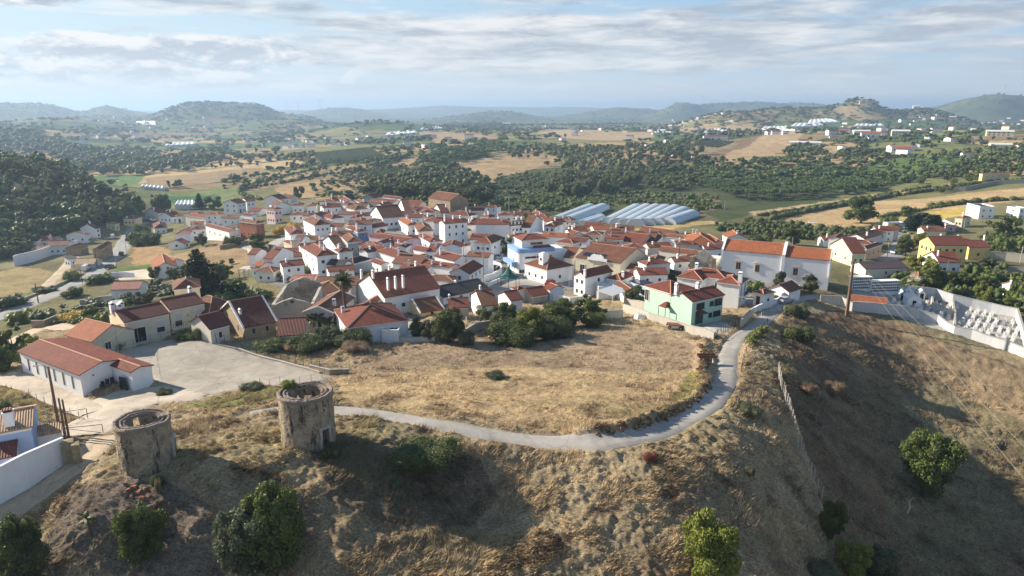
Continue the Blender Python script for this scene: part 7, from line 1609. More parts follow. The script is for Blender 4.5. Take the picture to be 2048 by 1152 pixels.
for k,nm in ((-1,'lowest left'),(0,'middle'),(1,'right')): wire(TOP['big']+Vector((k*.7,.2*k,0)),E+Vector((k*3.0,k*1.0,.9*k)),'pale power line over the right slope, %s of three'%nm,1.0,.014,24)
for a,b_,nm in (('l1','l2','first main road span'),('l2','l3','second main road span'),('l3','l5','span crossing toward the orange gabled house'),('y1','y2','span along the cream building'),('v1','v3','span over the square'),('v2','m1','span behind the long blank building'),('v4','v5','span before the ruin'),('g1','y1','span from the gate to the cream building'),('r1','r2','span past the chapel front'),('r3','r4','span over the terraced garden'),('v6','v7','span over the upper village')):
    wire(TOP[a],TOP[b_],'thin cable, '+nm,.8,.018)
# ---------------------------------------------------------------- fences
def fence(s,h,n,label,mat,rail=(.95,.5),pr=.05,mesh=0,name='fence'):
    L=P_(s); Ls=[0]
    for a,b_ in zip(L[:-1],L[1:]): Ls.append(Ls[-1]+(b_-a).length)
    par=root(name,tuple(L[0]),label,'fence'); o=L[0]; pts=[]; pm=MB(); pm.box(-pr,pr,-pr,pr,-.4,h); me=pm.mesh('post',[mat])
    for k in range(n):
        t=Ls[-1]*k/(n-1); j=max(i for i in range(len(Ls)) if Ls[i]<=t+1e-6); j=min(j,len(L)-2); q=L[j]+(L[j+1]-L[j])*((t-Ls[j])/(Ls[j+1]-Ls[j])); z=Hs(q.x,q.y); pts.append(Vector((q.x,q.y,z))); p_=link('post',me,par,tuple(pts[-1]-o)); p_.rotation_euler=(random.gauss(0,.03),random.gauss(0,.03),random.random())
    m=MB(); 
    for a,b_ in zip(pts[:-1],pts[1:]):
        for f_ in rail: m.tube([tuple(a-o+Vector((0,0,h*f_))),tuple(b_-o+Vector((0,0,h*f_)))],.012 if not mesh else .015,3)
        if mesh:
            k=int((b_-a).length/.35)
            for i in range(1,k): q=a+(b_-a)*i/k-o; m.tube([(q.x,q.y,q.z+.05),(q.x,q.y,q.z+h*.95)],.007,3)
    m.obj('wire_mesh' if mesh else 'wires',M_metal if mat!=M_green else M_green,par)
fence('1556 748;1562 775;1580 830;1592 880;1606 920;1622 960;1642 1003',1.9,27,'leaning concrete post fence running down the ridge',M_conc,(.95,.6,.3),.055)
fence('1482 742;1490 712;1502 688;1520 662;1534 648',1.2,13,'weathered timber post fence along the outer side of the lane',M_wood,(.9,.5),.06)
fence('434 688;480 700;560 724;640 746',2.0,14,'green wire mesh fence on the yard\'s right side',M_green,(.97,.5,.1),.035,1); fence('650 752;690 746;699 740',1.6,5,'short mesh fence at the yard\'s right corner',M_metal,(.95,.5),.03,1)
fence('236 703;300 688;384 672',1.6,9,'thin mesh fence in front of the cream building',M_metal,(.95,.5),.03,1); fence('486 778;540 774;600 768;645 758',1.1,9,'thin post fence along the yard\'s near edge',M_metal,(.9,),.03)
fence('0 820;40 832;80 842;118 850',1.5,7,'wire fence round the grass plot by the light tiled roof',M_conc,(.95,.5,.1),.05); fence('60 796;100 815;160 842',1.3,7,'thin fence beside the cement path to the hall',M_metal,(.9,.5),.03)
fence('925 655;938 640;950 628',1.1,5,'timber paddock fence beside the round garden tree',M_frame,(.9,.5,.2),.07)
fence('1432 676;1450 664;1470 656;1482 650',1.4,12,'dark railing in front of the mint house courtyard',M_iron,(.97,.1),.03,1)
fence('1518 636;1540 622;1556 612',.9,10,'white railing on the low wall of the white villa',M_frame,(.97,.1),.03,1)
for px_,py_,w_,h_,lab,rz in ((152,845,2.6,1.6,'open wire gate leaf beside the wooden poles',.4),(168,872,4.0,1.2,'closed tubular gate with a diagonal brace near the stone pillar',.25),(1432,676,1.4,1.5,'narrow dark gate at the mint house wall',1.0)):
    g=g1(px_,py_); par=root('gate',tuple(g),lab,'gate',rz=rz); m=MB()
    for x in(-w_/2,w_/2): m.tube([(x,0,-.1),(x,0,h_)],.04,6)
    for z in(.15,h_): m.tube([(-w_/2,0,z),(w_/2,0,z)],.035,6)
    m.tube([(-w_/2,0,h_),(w_/2,0,.15)],.03,6); m.obj('frame',M_iron,par); m=MB()
    for i in range(1,int(w_/.25)): m.tube([(-w_/2+i*.25,0,.15),(-w_/2+i*.25,0,h_)],.008,4)
    m.obj('wire_infill',M_metal,par)
# ---------------------------------------------------------------- cars
CM={}
def carmesh(col,van):
    k=(col,van)
    if k in CM: return CM[k]
    c={'white':(.75,.75,.76),'dark':(.03,.035,.045),'grey':(.35,.36,.38),'blue':(.12,.2,.38),'red':(.35,.03,.03)}[col]
    m_,q,bs=newmat('car_paint_'+col) if ('cp',col) not in CM else (CM[('cp',col)],0,0)
    if q: bs.inputs['Base Color'].default_value=(*c,1); bs.inputs['Roughness'].default_value=.25; bs.inputs['Coat Weight'].default_value=.6; CM[('cp',col)]=m_
    if van: pr=[(-2.2,.35),(-2.25,1.0),(-2.2,1.9),(-1.9,2.0),(1.0,2.0),(1.35,1.75),(1.75,1.15),(2.25,1.0),(2.3,.35)]
    else: pr=[(-2.05,.32),(-2.15,.75),(-2.05,1.0),(-1.6,1.1),(-1.15,1.42),(-.2,1.48),(.35,1.42),(1.0,1.02),(1.9,.88),(2.1,.7),(2.1,.32)]
    m=MB(); n=len(pr); W_=.86; yy=[(-W_ if z<1.05 else -W_*.80) for x,z in pr]
    A_=[(x,y,z) for (x,z),y in zip(pr,yy)]; B_=[(x,-y,z) for (x,z),y in zip(pr,yy)]; i=len(m.v); m.v+=A_+B_; m.f+=[tuple(range(n-1,-1,-1)),tuple(range(n,2*n))]+[(k,(k+1)%n,n+(k+1)%n,n+k) for k in range(n)]; m.m+=[0]*(n+2); body=m.mesh('body',[m_])
    g=MB(); zt=1.4 if not van else 1.85; zb=1.05 if not van else 1.2; x0,x1=(-1.2,.75) if not van else (.2,1.55)
    for s in(-1,1): g.hexa([(x0-.25,s*.72-.02,zb),(x1+.2,s*.72-.02,zb),(x1+.2,s*.72+.02,zb),(x0-.25,s*.72+.02,zb)] ,[(x0+.15,s*.70-.02,zt),(x1-.35,s*.70-.02,zt),(x1-.35,s*.70+.02,zt),(x0+.15,s*.70+.02,zt)])
    if not van: g.hexa([(.98,-.66,1.05),(1.02,-.66,1.05),(1.02,.66,1.05),(.98,.66,1.05)],[(.38,-.6,1.42),(.44,-.6,1.42),(.44,.6,1.42),(.38,.6,1.42)]); g.hexa([(-1.66,-.66,1.12),(-1.6,-.66,1.12),(-1.6,.66,1.12),(-1.66,.66,1.12)],[(-1.22,-.6,1.42),(-1.14,-.6,1.42),(-1.14,.6,1.42),(-1.22,.6,1.42)])
    else: g.hexa([(1.74,-.66,1.2),(1.8,-.66,1.2),(1.8,.66,1.2),(1.74,.66,1.2)],[(1.36,-.6,1.78),(1.42,-.6,1.78),(1.42,.6,1.78),(1.36,.6,1.78)])
    gl=g.mesh('windows',[M_glass]); w=MB(); w.tube([(0,-.1,0),(0,.1,0)],.32,14,0); w.tube([(0,-.115,0),(0,.115,0)],.18,10,1); wh=w.mesh('wheel',[M_tyre,M_metal]); CM[k]=(body,gl,wh); return CM[k]
M_tyre=plain('tyre_rubber',(.02,.02,.02),.8)
def car(px,py,col,label,ang,van=False):
    g=g1(px,py); b_,gl,wh=carmesh(col,van); par=root('van' if van else 'car',(g.x,g.y,g.z+.15),label,'van' if van else 'car',rz=ang); link('body',b_,par); link('windows',gl,par)
    for x in(-1.35,1.35):
        for y in(-.78,.78): link('wheel',wh,par,(x,y,.32))
def rdir(px,py,qx,qy): a=g1(px,py); c=g1(qx,qy); return math.atan2(c.y-a.y,c.x-a.x)
rd=rdir(225,510,240,490); rd2=rdir(160,556,205,530)
for a in ((256,474,'dark','dark car driving on the main road, farthest of three',rd,0),(255,482,'dark','dark car following close on the main road, middle of three',rd,0),(243,511,'dark','black car alone in the near lane of the main road',rd,0),(219,537,'dark','dark car at the main road bend',rd2,0),(173,541,'white','white van parked at the main road bend',rd2,1),(226,477,'white','white van parked beside the main road',rd,1),
 (977,518,'white','white car parked at the foot of the square white house',.3,0),(1000,518,'grey','light grey car on the side street, farther one',1.2,0),(1000,525,'grey','light grey car on the side street, nearer one',1.2,0),(1793,509,'blue','pale blue car parked by the lane to the yellow house',.4,0),(1906,377,'white','white car beside the hillside garage',.3,0),(232,553,'dark','dark car parked on the pale forecourt by the road',.2,0),
 (396,470,'white','white car parked behind the white wall, leftmost',1.2,0),(404,471,'white','white car parked behind the white wall, second from left',1.2,0),(413,473,'grey','grey car parked behind the white wall, third from left',1.2,0),(424,475,'white','white car parked behind the white wall, rightmost',1.2,0),(295,444,'dark','dark car by the pale gabled house',.1,0),(303,443,'white','white car by the pale gabled house',.1,0),
 (545,533,'white','white car parked at the left entrance of the village street',.3,0),(602,547,'grey','grey car in the street below the vine pergola',.1,0),(690,554,'blue','blue car in the street behind the long brown roof',.1,0),(1062,556,'white','white car on the square beside the tavern wall',.2,0),(1100,570,'red','red car on the square near the flagpoles',1.2,0),(1455,584,'white','white car in the alley behind the white villa',.2,0),(520,499,'dark','dark car below the round tree at the village edge',.3,0),(1570,607,'grey','grey car at the top of the lane by the low gabled house',.6,0),(990,540,'dark','dark car parked along the curved white wall',1.3,0)): car(*a[:5],van=bool(a[5]))
# ---------------------------------------------------------------- plastic tunnels and greenhouses
def tunnel(p0,p1,r,label,group):
    a=g1(*p0); b_=g1(*p1); d=(b_-a); L=d.xy.length; an=math.atan2(d.y,d.x); sl=(b_.z-a.z)/L; m=MB(); n=14; seg=max(4,int(L/3)); R0=[]
    for j in range(seg+1):
        R0.append([(L*j/seg, r*math.cos(math.pi*k/n), sl*L*j/seg+r*.75*math.sin(math.pi*k/n)*(1+.012*math.sin(j*2.1))) for k in range(n+1)])
    for j in range(seg):
        for k in range(n): m.face([R0[j][k],R0[j+1][k],R0[j+1][k+1],R0[j][k+1]])
    par=root('polytunnel',tuple(a),label,'polytunnel',group,rz=an); m.obj('film_cover',M_pvc,par,smooth=True)
    for q_ in ([(p[0]-.01,p[1],p[2]) for p in R0[0]],[(p[0]+.01,p[1],p[2]) for p in reversed(R0[-1])]): m=MB(); m.face(q_); m.obj('end_panel',M_whitepl,par)
    m=MB()
    for j in range(0,seg+1): m.tube([(p[0],p[1]*1.01,sl*L*j/seg+(p[2]-sl*L*j/seg)*1.012) for p in R0[j]],.03,4,0,False)
    m.obj('hoops',M_metal,par)
T_=[((1113,443),(1180,416),3.6,'leftmost plastic tunnel of the smaller set'),((1137,445),(1206,417),4.2,'broad plastic tunnel, second of the smaller set'),((1158,447),(1202,433),2.2,'low narrow plastic tunnel, third of the smaller set'),((1168,449),(1204,437),2.6,'short plastic tunnel, rightmost of the smaller set')]
for a in T_: tunnel(*a,'plastic tunnels of the smaller set')
ord_=['first','second','third','fourth','fifth','sixth','seventh']
for k,(a,c_) in enumerate((((1219,447),(1273,418)),((1236,449),(1293,418)),((1254,450),(1312,418)),((1272,451),(1331,419)),((1293,450),(1350,420)),((1312,449),(1368,424)),((1335,448),(1384,431)))): tunnel(a,c_,4.3,'%s plastic tunnel from the left in the large set of seven'%ord_[k],'plastic tunnels of the large set')
def glasshouse(s,h,label,mat=None,n=6,roofm=None):
    L=P_(s); o=L[0]; par=root('greenhouse',tuple(o),label,'greenhouse'); zt=max(p.z for p in L)+h; m=MB(); a,b_,c_,d=[p for p in L]
    for k in range(n):
        t0,t1=k/n,(k+1)/n; p0=a+(b_-a)*t0;p1=a+(b_-a)*t1;q0=d+(c_-d)*t0;q1=d+(c_-d)*t1; pm=(p0+p1)/2; qm=(q0+q1)/2; zb=-2
        f=lambda p,z:(p.x-o.x,p.y-o.y,z-o.z)
        m.face([f(p0,p0.z+h),f(pm,pm.z+h+1.2),f(qm,qm.z+h+1.2),f(q0,q0.z+h)]); m.face([f(pm,pm.z+h+1.2),f(p1,p1.z+h),f(q1,q1.z+h),f(qm,qm.z+h+1.2)]); m.face([f(p0,p0.z-1),f(p1,p1.z-1),f(p1,p1.z+h),f(pm,pm.z+h+1.2),f(p0,p0.z+h)]); m.face([f(q1,q1.z-1),f(q0,q0.z-1),f(q0,q0.z+h),f(qm,qm.z+h+1.2),f(q1,q1.z+h)])
    m.face([f(a,a.z-1),f(a,a.z+h),f(d,d.z+h),f(d,d.z-1)]); m.face([f(b_,b_.z-1),f(c_,c_.z-1),f(c_,c_.z+h),f(b_,b_.z+h)]); m.obj('film_cover',mat or M_whitepl,par)
for s,h,l in (('1520 262;1590 262;1575 255;1530 256',3.5,'white greenhouse block, lowest on the right hill'),('1580 256;1650 254;1640 248;1590 249',3.5,'white greenhouse block in the middle of the right hill'),('1615 249;1680 246;1660 239;1620 242',3.5,'white greenhouse block, highest on the right hill'),('1402 270;1460 266;1455 259;1415 261',3,'white greenhouse block beside the brown buildings'),('1710 254;1768 254;1765 250;1712 250',3,'long thin white greenhouse right of the hill blocks'),
 ('840 262;890 258;886 253;846 256',3,'white greenhouse left of the far dark wood'),('770 274;835 268;830 262;775 268',3,'pair of low grey white greenhouses left of the far wood'),('350 418;400 418;396 410;355 410',2.5,'bright white greenhouse behind the pale gabled house'),('282 377;330 382;330 378;284 374',1.5,'long white crop tunnel in the green valley'),('330 296;392 292;390 288;335 290',4,'long white warehouse in the left valley'),('272 250;312 250;310 246;274 246',7,'large flat white warehouse below the long hill'),('1310 268;1345 268;1330 262;1308 262',3,'pale blue sheeted field right of the pine hill')): glasshouse(s,h,l)
# ---------------------------------------------------------------- far houses
FH={}; FHL={}
def farhouse(k):
    if k in FH: return FH[k]
    rs=np.random.RandomState(k); L=rs.uniform(9,15); W_=rs.uniform(6,9); h=rs.uniform(3,6.2); m=MB(); m.box(-L/2,L/2,-W_/2,W_/2,-2,h); t=W_*.2; m.face([(-L/2-.3,-W_/2-.3,h),(L/2+.3,-W_/2-.3,h),(L/2+.3,0,h+t),(-L/2-.3,0,h+t)],1); m.face([(L/2+.3,W_/2+.3,h),(-L/2-.3,W_/2+.3,h),(-L/2-.3,0,h+t),(L/2+.3,0,h+t)],1)
    m.face([(L/2,-W_/2,h),(L/2,W_/2,h),(L/2,0,h+t)]); m.face([(-L/2,W_/2,h),(-L/2,-W_/2,h),(-L/2,0,h+t)])
    for i in range(int(L/2.6)): 
        x=-L/2+1.4+i*2.5
        for z in ((1,3.9) if h>5 else (1,)): m.box(x-.5,x+.5,-W_/2-.04,-W_/2+.02,z,z+1.2,2)
    FHL[k]=L; FH[k]=m.mesh('house',[wallmat('white' if k%4 else 'cream'),rmat(['orange','red','pinkr','white_','tan'][k%5]),M_dark]); return FH[k]
FC=[('140 235;330 230;455 238;440 256;340 272;160 292;150 262',105,1.15,'small pale house in the hazy town below the long hill','houses of the hazy left town'),('480 278;560 276;600 282;580 292;490 292',10,1,'small house in the far valley row','far valley row houses'),('1345 238;1500 236;1520 250;1400 262;1350 256',26,1,'small house on the far right slopes','houses on the far right slopes'),('1790 240;2050 226;2050 250;1800 256',40,1.1,'small house in the far village at the right','houses of the far right village'),
 ('1790 262;2050 256;2050 290;1900 300;1860 280',16,.9,'scattered house among trees on the right hillside','scattered right hillside houses'),('1280 252;1345 250;1345 262;1290 264',6,1,'small house beyond the pine hill','houses beyond the pine hill'),('500 288;560 286;640 282;640 292;520 298',8,.9,'farm building in the left valley','farm buildings of the left valley')]
FC+=[('560 300;900 300;1010 272;720 264;540 280',34,1,'x','small houses scattered through the middle valley'),('1050 252;1340 246;1400 280;1380 310;1150 300;1030 290',32,1,'x','small houses scattered beyond the pine ridge'),('1500 262;1700 240;1950 262;2040 300;1900 330;1700 300;1560 300',36,1,'x','small houses scattered over the right hillside')]
rs=np.random.RandomState(77)
for poly,n,sc_,lab,grp in FC:
    x,y=sample(poly,n,rs)
    bmx=None
    if n>30 or n<11: bmx=bmesh.new()
    for i in range(len(x)):
        me=farhouse(int(rs.randint(12))); rz_=rs.rand()*3.14; s_=sc_*rs.uniform(.7,1.15); p=(x[i],y[i],Hs(x[i],y[i]))
        if bmx is None: o=link('house',me,None,p,rz_); o.scale=(s_,)*3; tag(o,lab,'house',grp)
        else:
            t_=me.copy(); t_.transform(Matrix.Translation(p)@Matrix.Rotation(rz_,4,'Z')@Matrix.Scale(s_,4)); bmx.from_mesh(t_); bpy.data.meshes.remove(t_)
    if bmx is not None:
        me=bpy.data.meshes.new('distant_houses'); bmx.to_mesh(me); bmx.free()
        for m_ in (wallmat('white'),rmat('red'),M_dark): me.materials.append(m_)
        tag(link('distant_houses',me),grp+' seen as one scatter','houses',None,'stuff')
def fh(px,py,w,k,label,rz=0,hs=1,cat='house'):
    g=g1(px,py); r=g.xy.length; o=link('house',farhouse(k),None,tuple(g),rz-math.atan2(g.x,g.y)); s=w*.72/F*r/FHL[k]; o.scale=(s,s*.9,s*hs*.62); tag(o,label,cat)
for a in ((372,328,26,1,'white farmhouse in the middle of the green valley',.2,1.2),(358,332,16,2,'smaller white farm building left of the valley farmhouse',.1),(388,324,16,3,'flat white farm building right of the valley farmhouse',0),(1684,268,26,6,'orange roofed villa on the right ridge line',.2,1.3),(1668,276,22,1,'low red roofed house left of the orange villa',.1),(1740,276,42,5,'orange and cream house with stepped roofs on the right ridge',.1,1.2),(1722,268,36,3,'white house with long annex right of the orange villa',.2),(1800,272,38,8,'long white modern house on the right ridge, left one',.1,1.2),(1826,272,34,3,'white modern house on the right ridge, right one',.1,1.2),
 (1610,290,70,3,'long white retaining building below the brown field',.0,.5),(1800,302,50,7,'low pale sheds right of the vineyard terraces',.3,.7),(2000,296,40,3,'white house at the right edge among trees',.2),(1998,272,50,8,'long flat pale building at the right edge',.1,.8),(1430,280,60,11,'long dark barn above the quarry field',.1,.6),(1420,273,22,2,'cream house at the end of the quarry barn',.1),(1390,318,18,9,'yellowish ruin on the slope by the quarry field',.2),(1350,312,16,7,'little stone hut on the middle ridge',.3),(1972,320,26,4,'yellow walled house among the right hand trees',.2),(1012,250,22,3,'white house beside the far dark wood',.1),(1100,255,26,6,'orange roofed farm beyond the pine hill',.1),(1832,218,14,3,'tall white block on the far right skyline',.2,2.4),(1840,220,10,8,'smaller white block on the far right skyline',.2,2),
 (1726,208,16,2,'house among trees on top of the conical hill',.1,1.4),(574,254,10,3,'white chapel with a tower in the hazy left valley',.1,2.2),(627,398,7,3,'tiny white hut above the village',.2),(1625,446,18,3,'low white shed in front of the big tan field',.1,.5),(905,297,10,7,'little hut below the ridge pines',.1),(780,316,14,3,'white hut beside the vineyard',.2),(1905,238,14,8,'round white tank on the far right plain',.1,1.4)): fh(*a)
# wind turbines
TB=MB(); TB.tube([(0,0,0),(0,0,1)],[.026,.014],8); TBm=TB.mesh('tower',[M_frame]); NC=MB(); NC.box(-.02,.02,-.06,.04,.99,1.03); NCm=NC.mesh('nacelle',[M_frame]); BL=MB(); BL.hexa([(-.012,-.004,0),(.012,-.004,0),(.012,.004,0),(-.012,.004,0)],[(-.003,-.002,.5),(.003,-.002,.5),(.003,.002,.5),(-.003,.002,.5)]); BLm=BL.mesh('blade',[M_frame])
for i,(px_,pt,d_) in enumerate(((573,207,5600),(596,207,5600),(640,202,5400),(680,209,6000),(1407,192,4900),(1455,190,5000),(1515,189,5100),(1612,189,5300),(1684,190,5200),(1982,174,4300),(2010,172,4300),(2040,170,4200))):
    u,dy,dz=ray(px_,pt); x=u/math.hypot(u,dy)*d_; y=dy/math.hypot(u,dy)*d_; zt=CZ+dz/math.hypot(u,dy)*d_; z=Hs(x,y); h=max(60,zt-z); z=zt-h
    par=root('wind_turbine',(x,y,z),'white wind turbine on the hazy skyline, number %d counted from the left'%(i+1) if False else 'white wind turbine on the skyline, '+['leftmost of all','second from the left','tallest left of centre','last one left of centre','leftmost on the right ridge','second on the right ridge','third on the right ridge','fourth on the right ridge','nearest left of the conical hill','left of the last three at far right','middle of the last three at far right','rightmost of all'][i],'wind turbine','wind turbines on the skyline'); par.scale=(h*.9,h*.9,h)
    link('tower',TBm,par); link('nacelle',NCm,par)
    for k in range(3): b_=link('blade',BLm,par,(0,-.065,1.01)); b_.rotation_euler=(0,k*2.094+i*.7,0)
# ---------------------------------------------------------------- cemetery
R3=lambda x,y: cp('R3',x,y)
def wp(s): return ';'.join('%f %f'%R3(*map(float,q.split(','))) for q in s.split(' '))
wall(wp('240,520 280,556 460,585 640,606 780,632 930,655 1100,700 1260,790 1420,838 1560,880 1760,945 1960,1030'),1.7,'chalk','long white outer wall of the cemetery facing the dry slope',.4,name='cemetery_wall')
wall(wp('730,420 900,440 1080,460 1240,520 1420,555 1600,590 1840,635 1918,895 1990,1010'),2.2,'chalk','white rear and side wall of the cemetery below the gardens',.35,name='cemetery_wall')
wall(wp('1040,470 1060,585 1270,640'),1.4,'old','weathered inner wall of the cemetery',.3); wall(wp('1240,500 1262,640 1262,760'),1.2,'old','second weathered inner wall of the cemetery',.3)
par,ze,zg=comp('tool_house','long low white cemetery building under a bright orange tile roof','building','R3',(640,518),2.3); A=pl('R3',(640,518),ze); B=pl('R3',(285,484),ze); e=B-A; dp=perp(e,5.2,A); block(par,A,e,dp,ze,zg-1.2,'g','white','orange',.32,.5,.1)
def niches(c0,c1,h,n,rows,label):
    a=g1(*R3(*c0)); b_=g1(*R3(*c1)); d=(b_-a).xy; L=d.length; d.normalize(); par=root('niche_wall',tuple(a),label,'burial niches',rz=math.atan2(d.y,d.x)); m=MB(); m.box(0,L,0,1.6,-.8,h); m.box(-.15,L+.15,-.15,1.75,h,h+.15); m.obj('wall',wallmat('white'),par); nm=MB(); w=L/n*.68; hh=h/rows*.62; nm.box(0,w,-.03,.02,0,hh); nm.box(-.05,w+.05,-.05,-.01,-.06,0,1); me=nm.mesh('niche',[M_dark,M_frame])
    for i in range(n):
        for j in range(rows): link('niche',me,par,(L/n*(i+.16),0,.2+h/rows*j))
niches((300,372),(470,392),3.0,9,4,'white wall of burial niches, left block in the cemetery'); niches((474,402),(728,424),2.8,13,4,'white wall of burial niches, right block in the cemetery')
def tombchapel(x,y,w,label,h=3):
    g=g1(*R3(x,y)); par=root('tomb_chapel',tuple(g),label,'tomb',rz=-.25); m=MB(); pr=[(-w/2,-.3),(w/2,-.3),(w/2,h*.7),(0,h),(-w/2,h*.7)]; m.hexa([(x_,-w*.6,z) for x_,z in pr],[(x_,w*.6,z) for x_,z in pr]); m.obj('wall',wallmat('white'),par); m=MB(); m.box(-.4,.4,-w*.6-.03,-w*.6+.02,0,1.9); m.obj('door',M_dark,par)
    m=MB(); 
    for s in(-1,1): m.hexa([(0,-w*.65,h+.02),(s*(w/2+.2),-w*.65,h*.7-.1),(s*(w/2+.2),w*.65,h*.7-.1),(0,w*.65,h+.02)],[(0,-w*.65,h+.14),(s*(w/2+.2),-w*.65,h*.7+.02),(s*(w/2+.2),w*.65,h*.7+.02),(0,w*.65,h+.14)])
    m.obj('roof',rmat('white_'),par); m=MB(); m.box(-.05,.05,-.05,.05,h,h+.7); m.box(-.22,.22,-.05,.05,h+.38,h+.48); m.obj('cross',M_frame,par)
tombchapel(858,530,3.0,'largest white tomb chapel with a pitched roof in the cemetery',3.3); tombchapel(760,470,1.7,'little pointed tomb chapel left of the largest one',2.4); tombchapel(822,445,1.5,'brownish tomb chapel behind the largest one',2.6); tombchapel(940,470,1.5,'tomb chapel right of the largest one',2.7)
TBX=[]
for k in range(4):
    rs=np.random.RandomState(k+3); m=MB(); m.box(-.45,.45,-1.0,1.0,-.2,.45+.1*k); m.box(-.38,.38,-.9,.9,.45+.1*k,.53+.1*k); m.box(-.42,.42,.85,1.0,.4,1.1+.15*k)
    if k%2==0: m.box(-.05,.05,.88,.98,1.1,1.75+.1*k); m.box(-.25,.25,.88,.98,1.4+.1*k,1.5+.1*k)
    else: m.tube([(0,.93,1.0),(0,.93,1.5)],[.2,.08],8)
    TBX.append(m.mesh('tomb',[plain('marble',(.68,.67,.65),.6,0,.15),M_metal][:1] if k!=2 else [plain('grey_granite',(.36,.35,.35),.5)]))
cpoly=np.array([G(*[np.array([v]) for v in R3(x,y)])[0] for x,y in ((660,500),(700,440),(1000,475),(1230,535),(1420,575),(1600,610),(1820,655),(1890,880),(1700,905),(1560,850),(1420,810),(1270,760),(1100,680),(930,630),(700,560))])
a=g1(*R3(1270,770)); b_=g1(*R3(1880,900)); d=(b_-a).xy.normalized(); s_=Vector((-d.y,d.x)); an=math.atan2(d.y,d.x); cnt=0; rs=np.random.RandomState(2)
for i in range(-45,45):
    for j in range(-4,16):
        if j%3==2: continue
        q=a.xy+d*(i*1.45)+s_*(j*2.05+1.0); 
        if abs(i%12)==11 or rs.rand()<.16: continue
        if inpoly(np.array([q.x]),np.array([q.y]),cpoly)[0] and cnt<290:
            o=link('tomb',TBX[rs.randint(4)],None,(q.x,q.y,Hs(q.x,q.y)+.12),an+rs.normal(0,.03)); sc=rs.uniform(.68,.92); o.scale=(sc,sc,sc*rs.uniform(.8,1.25)); tag(o,'white stone tomb in the rows of the cemetery','tomb','tombs of the cemetery'); cnt+=1
print('tombs',cnt)
# ---------------------------------------------------------------- small things
g=g1(1017,572); par=root('pavilion_tent',tuple(g),'green tent roofed pavilion on the village square','pavilion'); m=MB(); n=8
prf=[(2.9,2.5),(2.0,2.9),(1.1,3.6),(.45,4.6),(.05,5.4)]
for (r0,z0),(r1,z1) in zip(prf[:-1],prf[1:]):
    for k in range(n):
        a0=6.283*k/n;a1=6.283*(k+1)/n; m.face([(r0*math.cos(a0),r0*math.sin(a0),z0),(r0*math.cos(a1),r0*math.sin(a1),z0),(r1*math.cos(a1),r1*math.sin(a1),z1),(r1*math.cos(a0),r1*math.sin(a0),z1)])
m.obj('canopy',plain('green_canvas',(.03,.12,.10),.7),par)
for k in range(n): m=MB(); a0=6.283*k/n; m.tube([(2.8*math.cos(a0),2.8*math.sin(a0),-.2),(2.8*math.cos(a0),2.8*math.sin(a0),2.5)],.05,6); m.obj('post',M_iron,par)
g=g1(788,672); par=root('market_umbrella',tuple(g),'square green umbrella on the white patio','umbrella'); m=MB(); m.hexa([(-1.5,-1.5,2.0),(1.5,-1.5,2.0),(1.5,1.5,2.0),(-1.5,1.5,2.0)],[(-.05,-.05,2.7),(.05,-.05,2.7),(.05,.05,2.7),(-.05,.05,2.7)]); m.obj('canopy',plain('green_canvas',(.03,.12,.10),.7),par); m=MB(); m.tube([(0,0,0),(0,0,2.6)],.03,6); m.obj('pole',M_iron,par)
def table(px,py,label):
    g=g1(px,py); par=root('garden_table',(g.x,g.y,g.z+.1),label,'table'); m=MB(); m.box(-.7,.7,-.4,.4,.7,.75); m.obj('table_top',M_whitepl,par)
    for x in(-.6,.6):
        for y in(-.3,.3): m=MB(); m.box(x-.03,x+.03,y-.03,y+.03,0,.7); m.obj('leg',M_whitepl,par)
table(808,676,'white garden table on the patio, left one'); table(822,680,'white garden table on the patio, right one')
g=g1(1413,723); par=root('cattle_trough',tuple(g),'rusty brown trough beside the road bend','trough'); m=MB(); m.box(-1.4,1.4,-.5,.5,.75,.85); m.box(-1.4,1.4,-.5,-.45,.85,1.15); m.box(-1.4,1.4,.45,.5,.85,1.15); m.obj('basin',plain('rusty_metal',(.22,.09,.05),.8,0,.4,4),par); 
for x_ in(-1.1,1.1): m=MB(); m.box(x_-.1,x_+.1,-.35,.35,-.3,.75); m.obj('leg',M_conc,par)
g=g1(1350,657); par=root('trailer',tuple(g),'old flat trailer with a brown deck beside the rough grey wall','trailer',rz=-.25); m=MB(); m.box(-1.6,1.6,-.8,.8,.75,.9); m.obj('deck',plain('rusty_metal',(.22,.09,.05)),par); m=MB(); m.box(-1.0,1.0,-.6,.6,.2,.7); m.obj('load',M_whitepl,par)
for x in(-1,1): link('wheel',carmesh('white',False)[2],par,(x,-.75,.3))
g=g1(1284,636); m=MB(); m.hexa([(-1.5,-.8,0),(1.5,-.8,0),(1.5,.8,0),(-1.5,.8,0)],[(-1.0,-.3,.9),(1.2,-.4,.6),(1.0,.3,.8),(-1.1,.4,1.1)]); tag(m.obj('tarpaulin',M_whitepl,None,tuple(g),.3),'white tarpaulin thrown over a heap behind the grey wall','tarpaulin')
par,ze,zg=comp('carport','translucent roofed carport on a single white post beside the thicket','carport','Z8',(1590,555),2.8); A=pl('Z8',(1590,555),ze); B=pl('Z8',(1400,505),ze); e=B-A; dp=perp(e,6,A); o=Vector(par.location).xy; m=MB(); P=[A-o,B-o,B-o+dp,A-o+dp]; zz_=ze-zg; m.hexa([(p.x,p.y,zz_+dz_) for p,dz_ in zip(P,(0,.3,.6,.3))],[(p.x,p.y,zz_+.08+dz_) for p,dz_ in zip(P,(0,.3,.6,.3))]); m.obj('roof',plain('grey_sheet',(.45,.48,.50),.4),par)
for p in P: m=MB(); m.tube([(p.x,p.y,-.3),(p.x,p.y,zz_+.2)],.07,6); m.obj('post',M_frame,par)
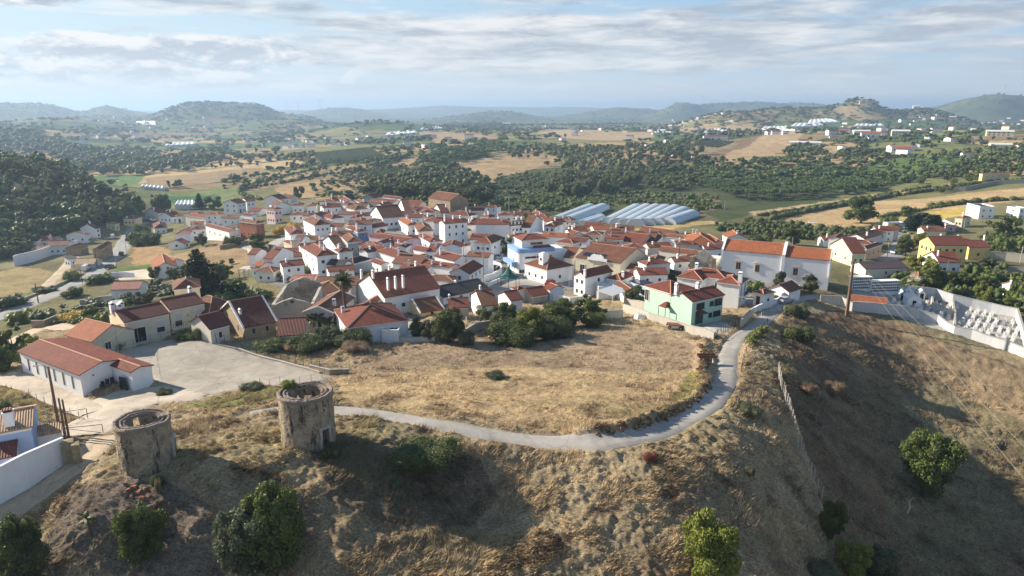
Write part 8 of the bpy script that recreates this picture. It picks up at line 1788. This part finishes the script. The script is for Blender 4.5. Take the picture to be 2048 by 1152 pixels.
for k,(px_,py_,sz) in enumerate(((268,974,.5),(256,980,.4),(278,984,.45),(262,994,.35),(284,996,.4),(300,992,.3),(250,968,.3),(290,978,.35))):
    sz*=.65; g=g1(px_,py_); m=MB(); m.hexa([(-sz,-sz*.6,0),(sz,-sz*.7,0),(sz*.9,sz*.6,0),(-sz*.8,sz*.7,0)],[(-sz*.8,-sz*.5,.12),(sz*.7,-sz*.5,.2),(sz*.6,sz*.5,.14),(-sz*.6,sz*.4,.1)]); tag(m.obj('roof_tile_rubble',plain('broken_tiles',(.38,.15,.08),.9,0,.4,4),None,tuple(g),k*.8),'broken terracotta rubble on the ground before the left windmill','rubble','broken tile pieces by the left windmill')
g=g1(1815,1026); m=MB(); m.tube([(0,0,0),(.2,0,.8),(.1,.2,1.5),(.5,.1,2.3)],[.12,.1,.07,.03],6); m.tube([(.1,.2,1.5),(-.4,.3,2.0)],[.05,.02],5); tag(m.obj('dead_trunk',plain('bleached_wood',(.5,.45,.38),.9),None,tuple(g)),'bleached dead trunk on the lower right slope','dead tree')
def pergola(crop,A,C,w,label):
    par,ze,zg=comp('pergola',label,'pergola',crop,A,2.5); a=pl(crop,A,ze); c_=pl(crop,C,ze); e=c_-a; dp=perp(e,w,a); o=Vector(par.location).xy
    for f_ in (0,.5,1):
        for q in (a+e*f_-o,a+e*f_+dp-o): m=MB(); m.box(q.x-.12,q.x+.12,q.y-.12,q.y+.12,-.3,ze-zg); m.obj('post',M_conc,par)
    an=math.atan2(e.y,e.x); m=MB()
    for i in range(9): m.box(e.length*i/8-.06,e.length*i/8+.06,-.3,w+.3,0,.12)
    p=a-o; s=MB(); mm=m.obj('slats',M_frame,par,(p.x,p.y,ze-zg),an)
    if Vector((-e.y,e.x)).dot(dp)<0: mm.scale=(1,-1,1)
pergola('Z1',(860,265),(940,255),3,'white slatted pergola behind the cream building'); pergola('E5',(1520,1010),(1645,1015),3,'small garden pergola with brick posts left of the stepped houses')
g=g1(1890,524) if False else None
print('details',time.time()-T0)
# ---------------------------------------------------------------- air
zmin=float(HZ.min())-1; m=MB(); m.box(-15500,15500,-15500,15500,zmin,150); hz=m.obj('haze',[]); tag(hz,kind='stuff'); hz['label']='pale bluish haze over the valley'; hz['category']='haze'
mh=bpy.data.materials.new('haze'); mh.use_nodes=True; t=mh.node_tree; t.nodes.clear(); q=NB(t); pv_=q.n('ShaderNodeVolumePrincipled'); pv_.inputs['Color'].default_value=(.46,.66,.92,1); pv_.inputs['Density'].default_value=.00019; pv_.inputs['Anisotropy'].default_value=.25; o=q.n('ShaderNodeOutputMaterial'); q.l(pv_.outputs[0],o.inputs['Volume']); hz.data.materials.clear(); hz.data.materials.append(mh)
print('done',time.time()-T0,len(bpy.data.objects))
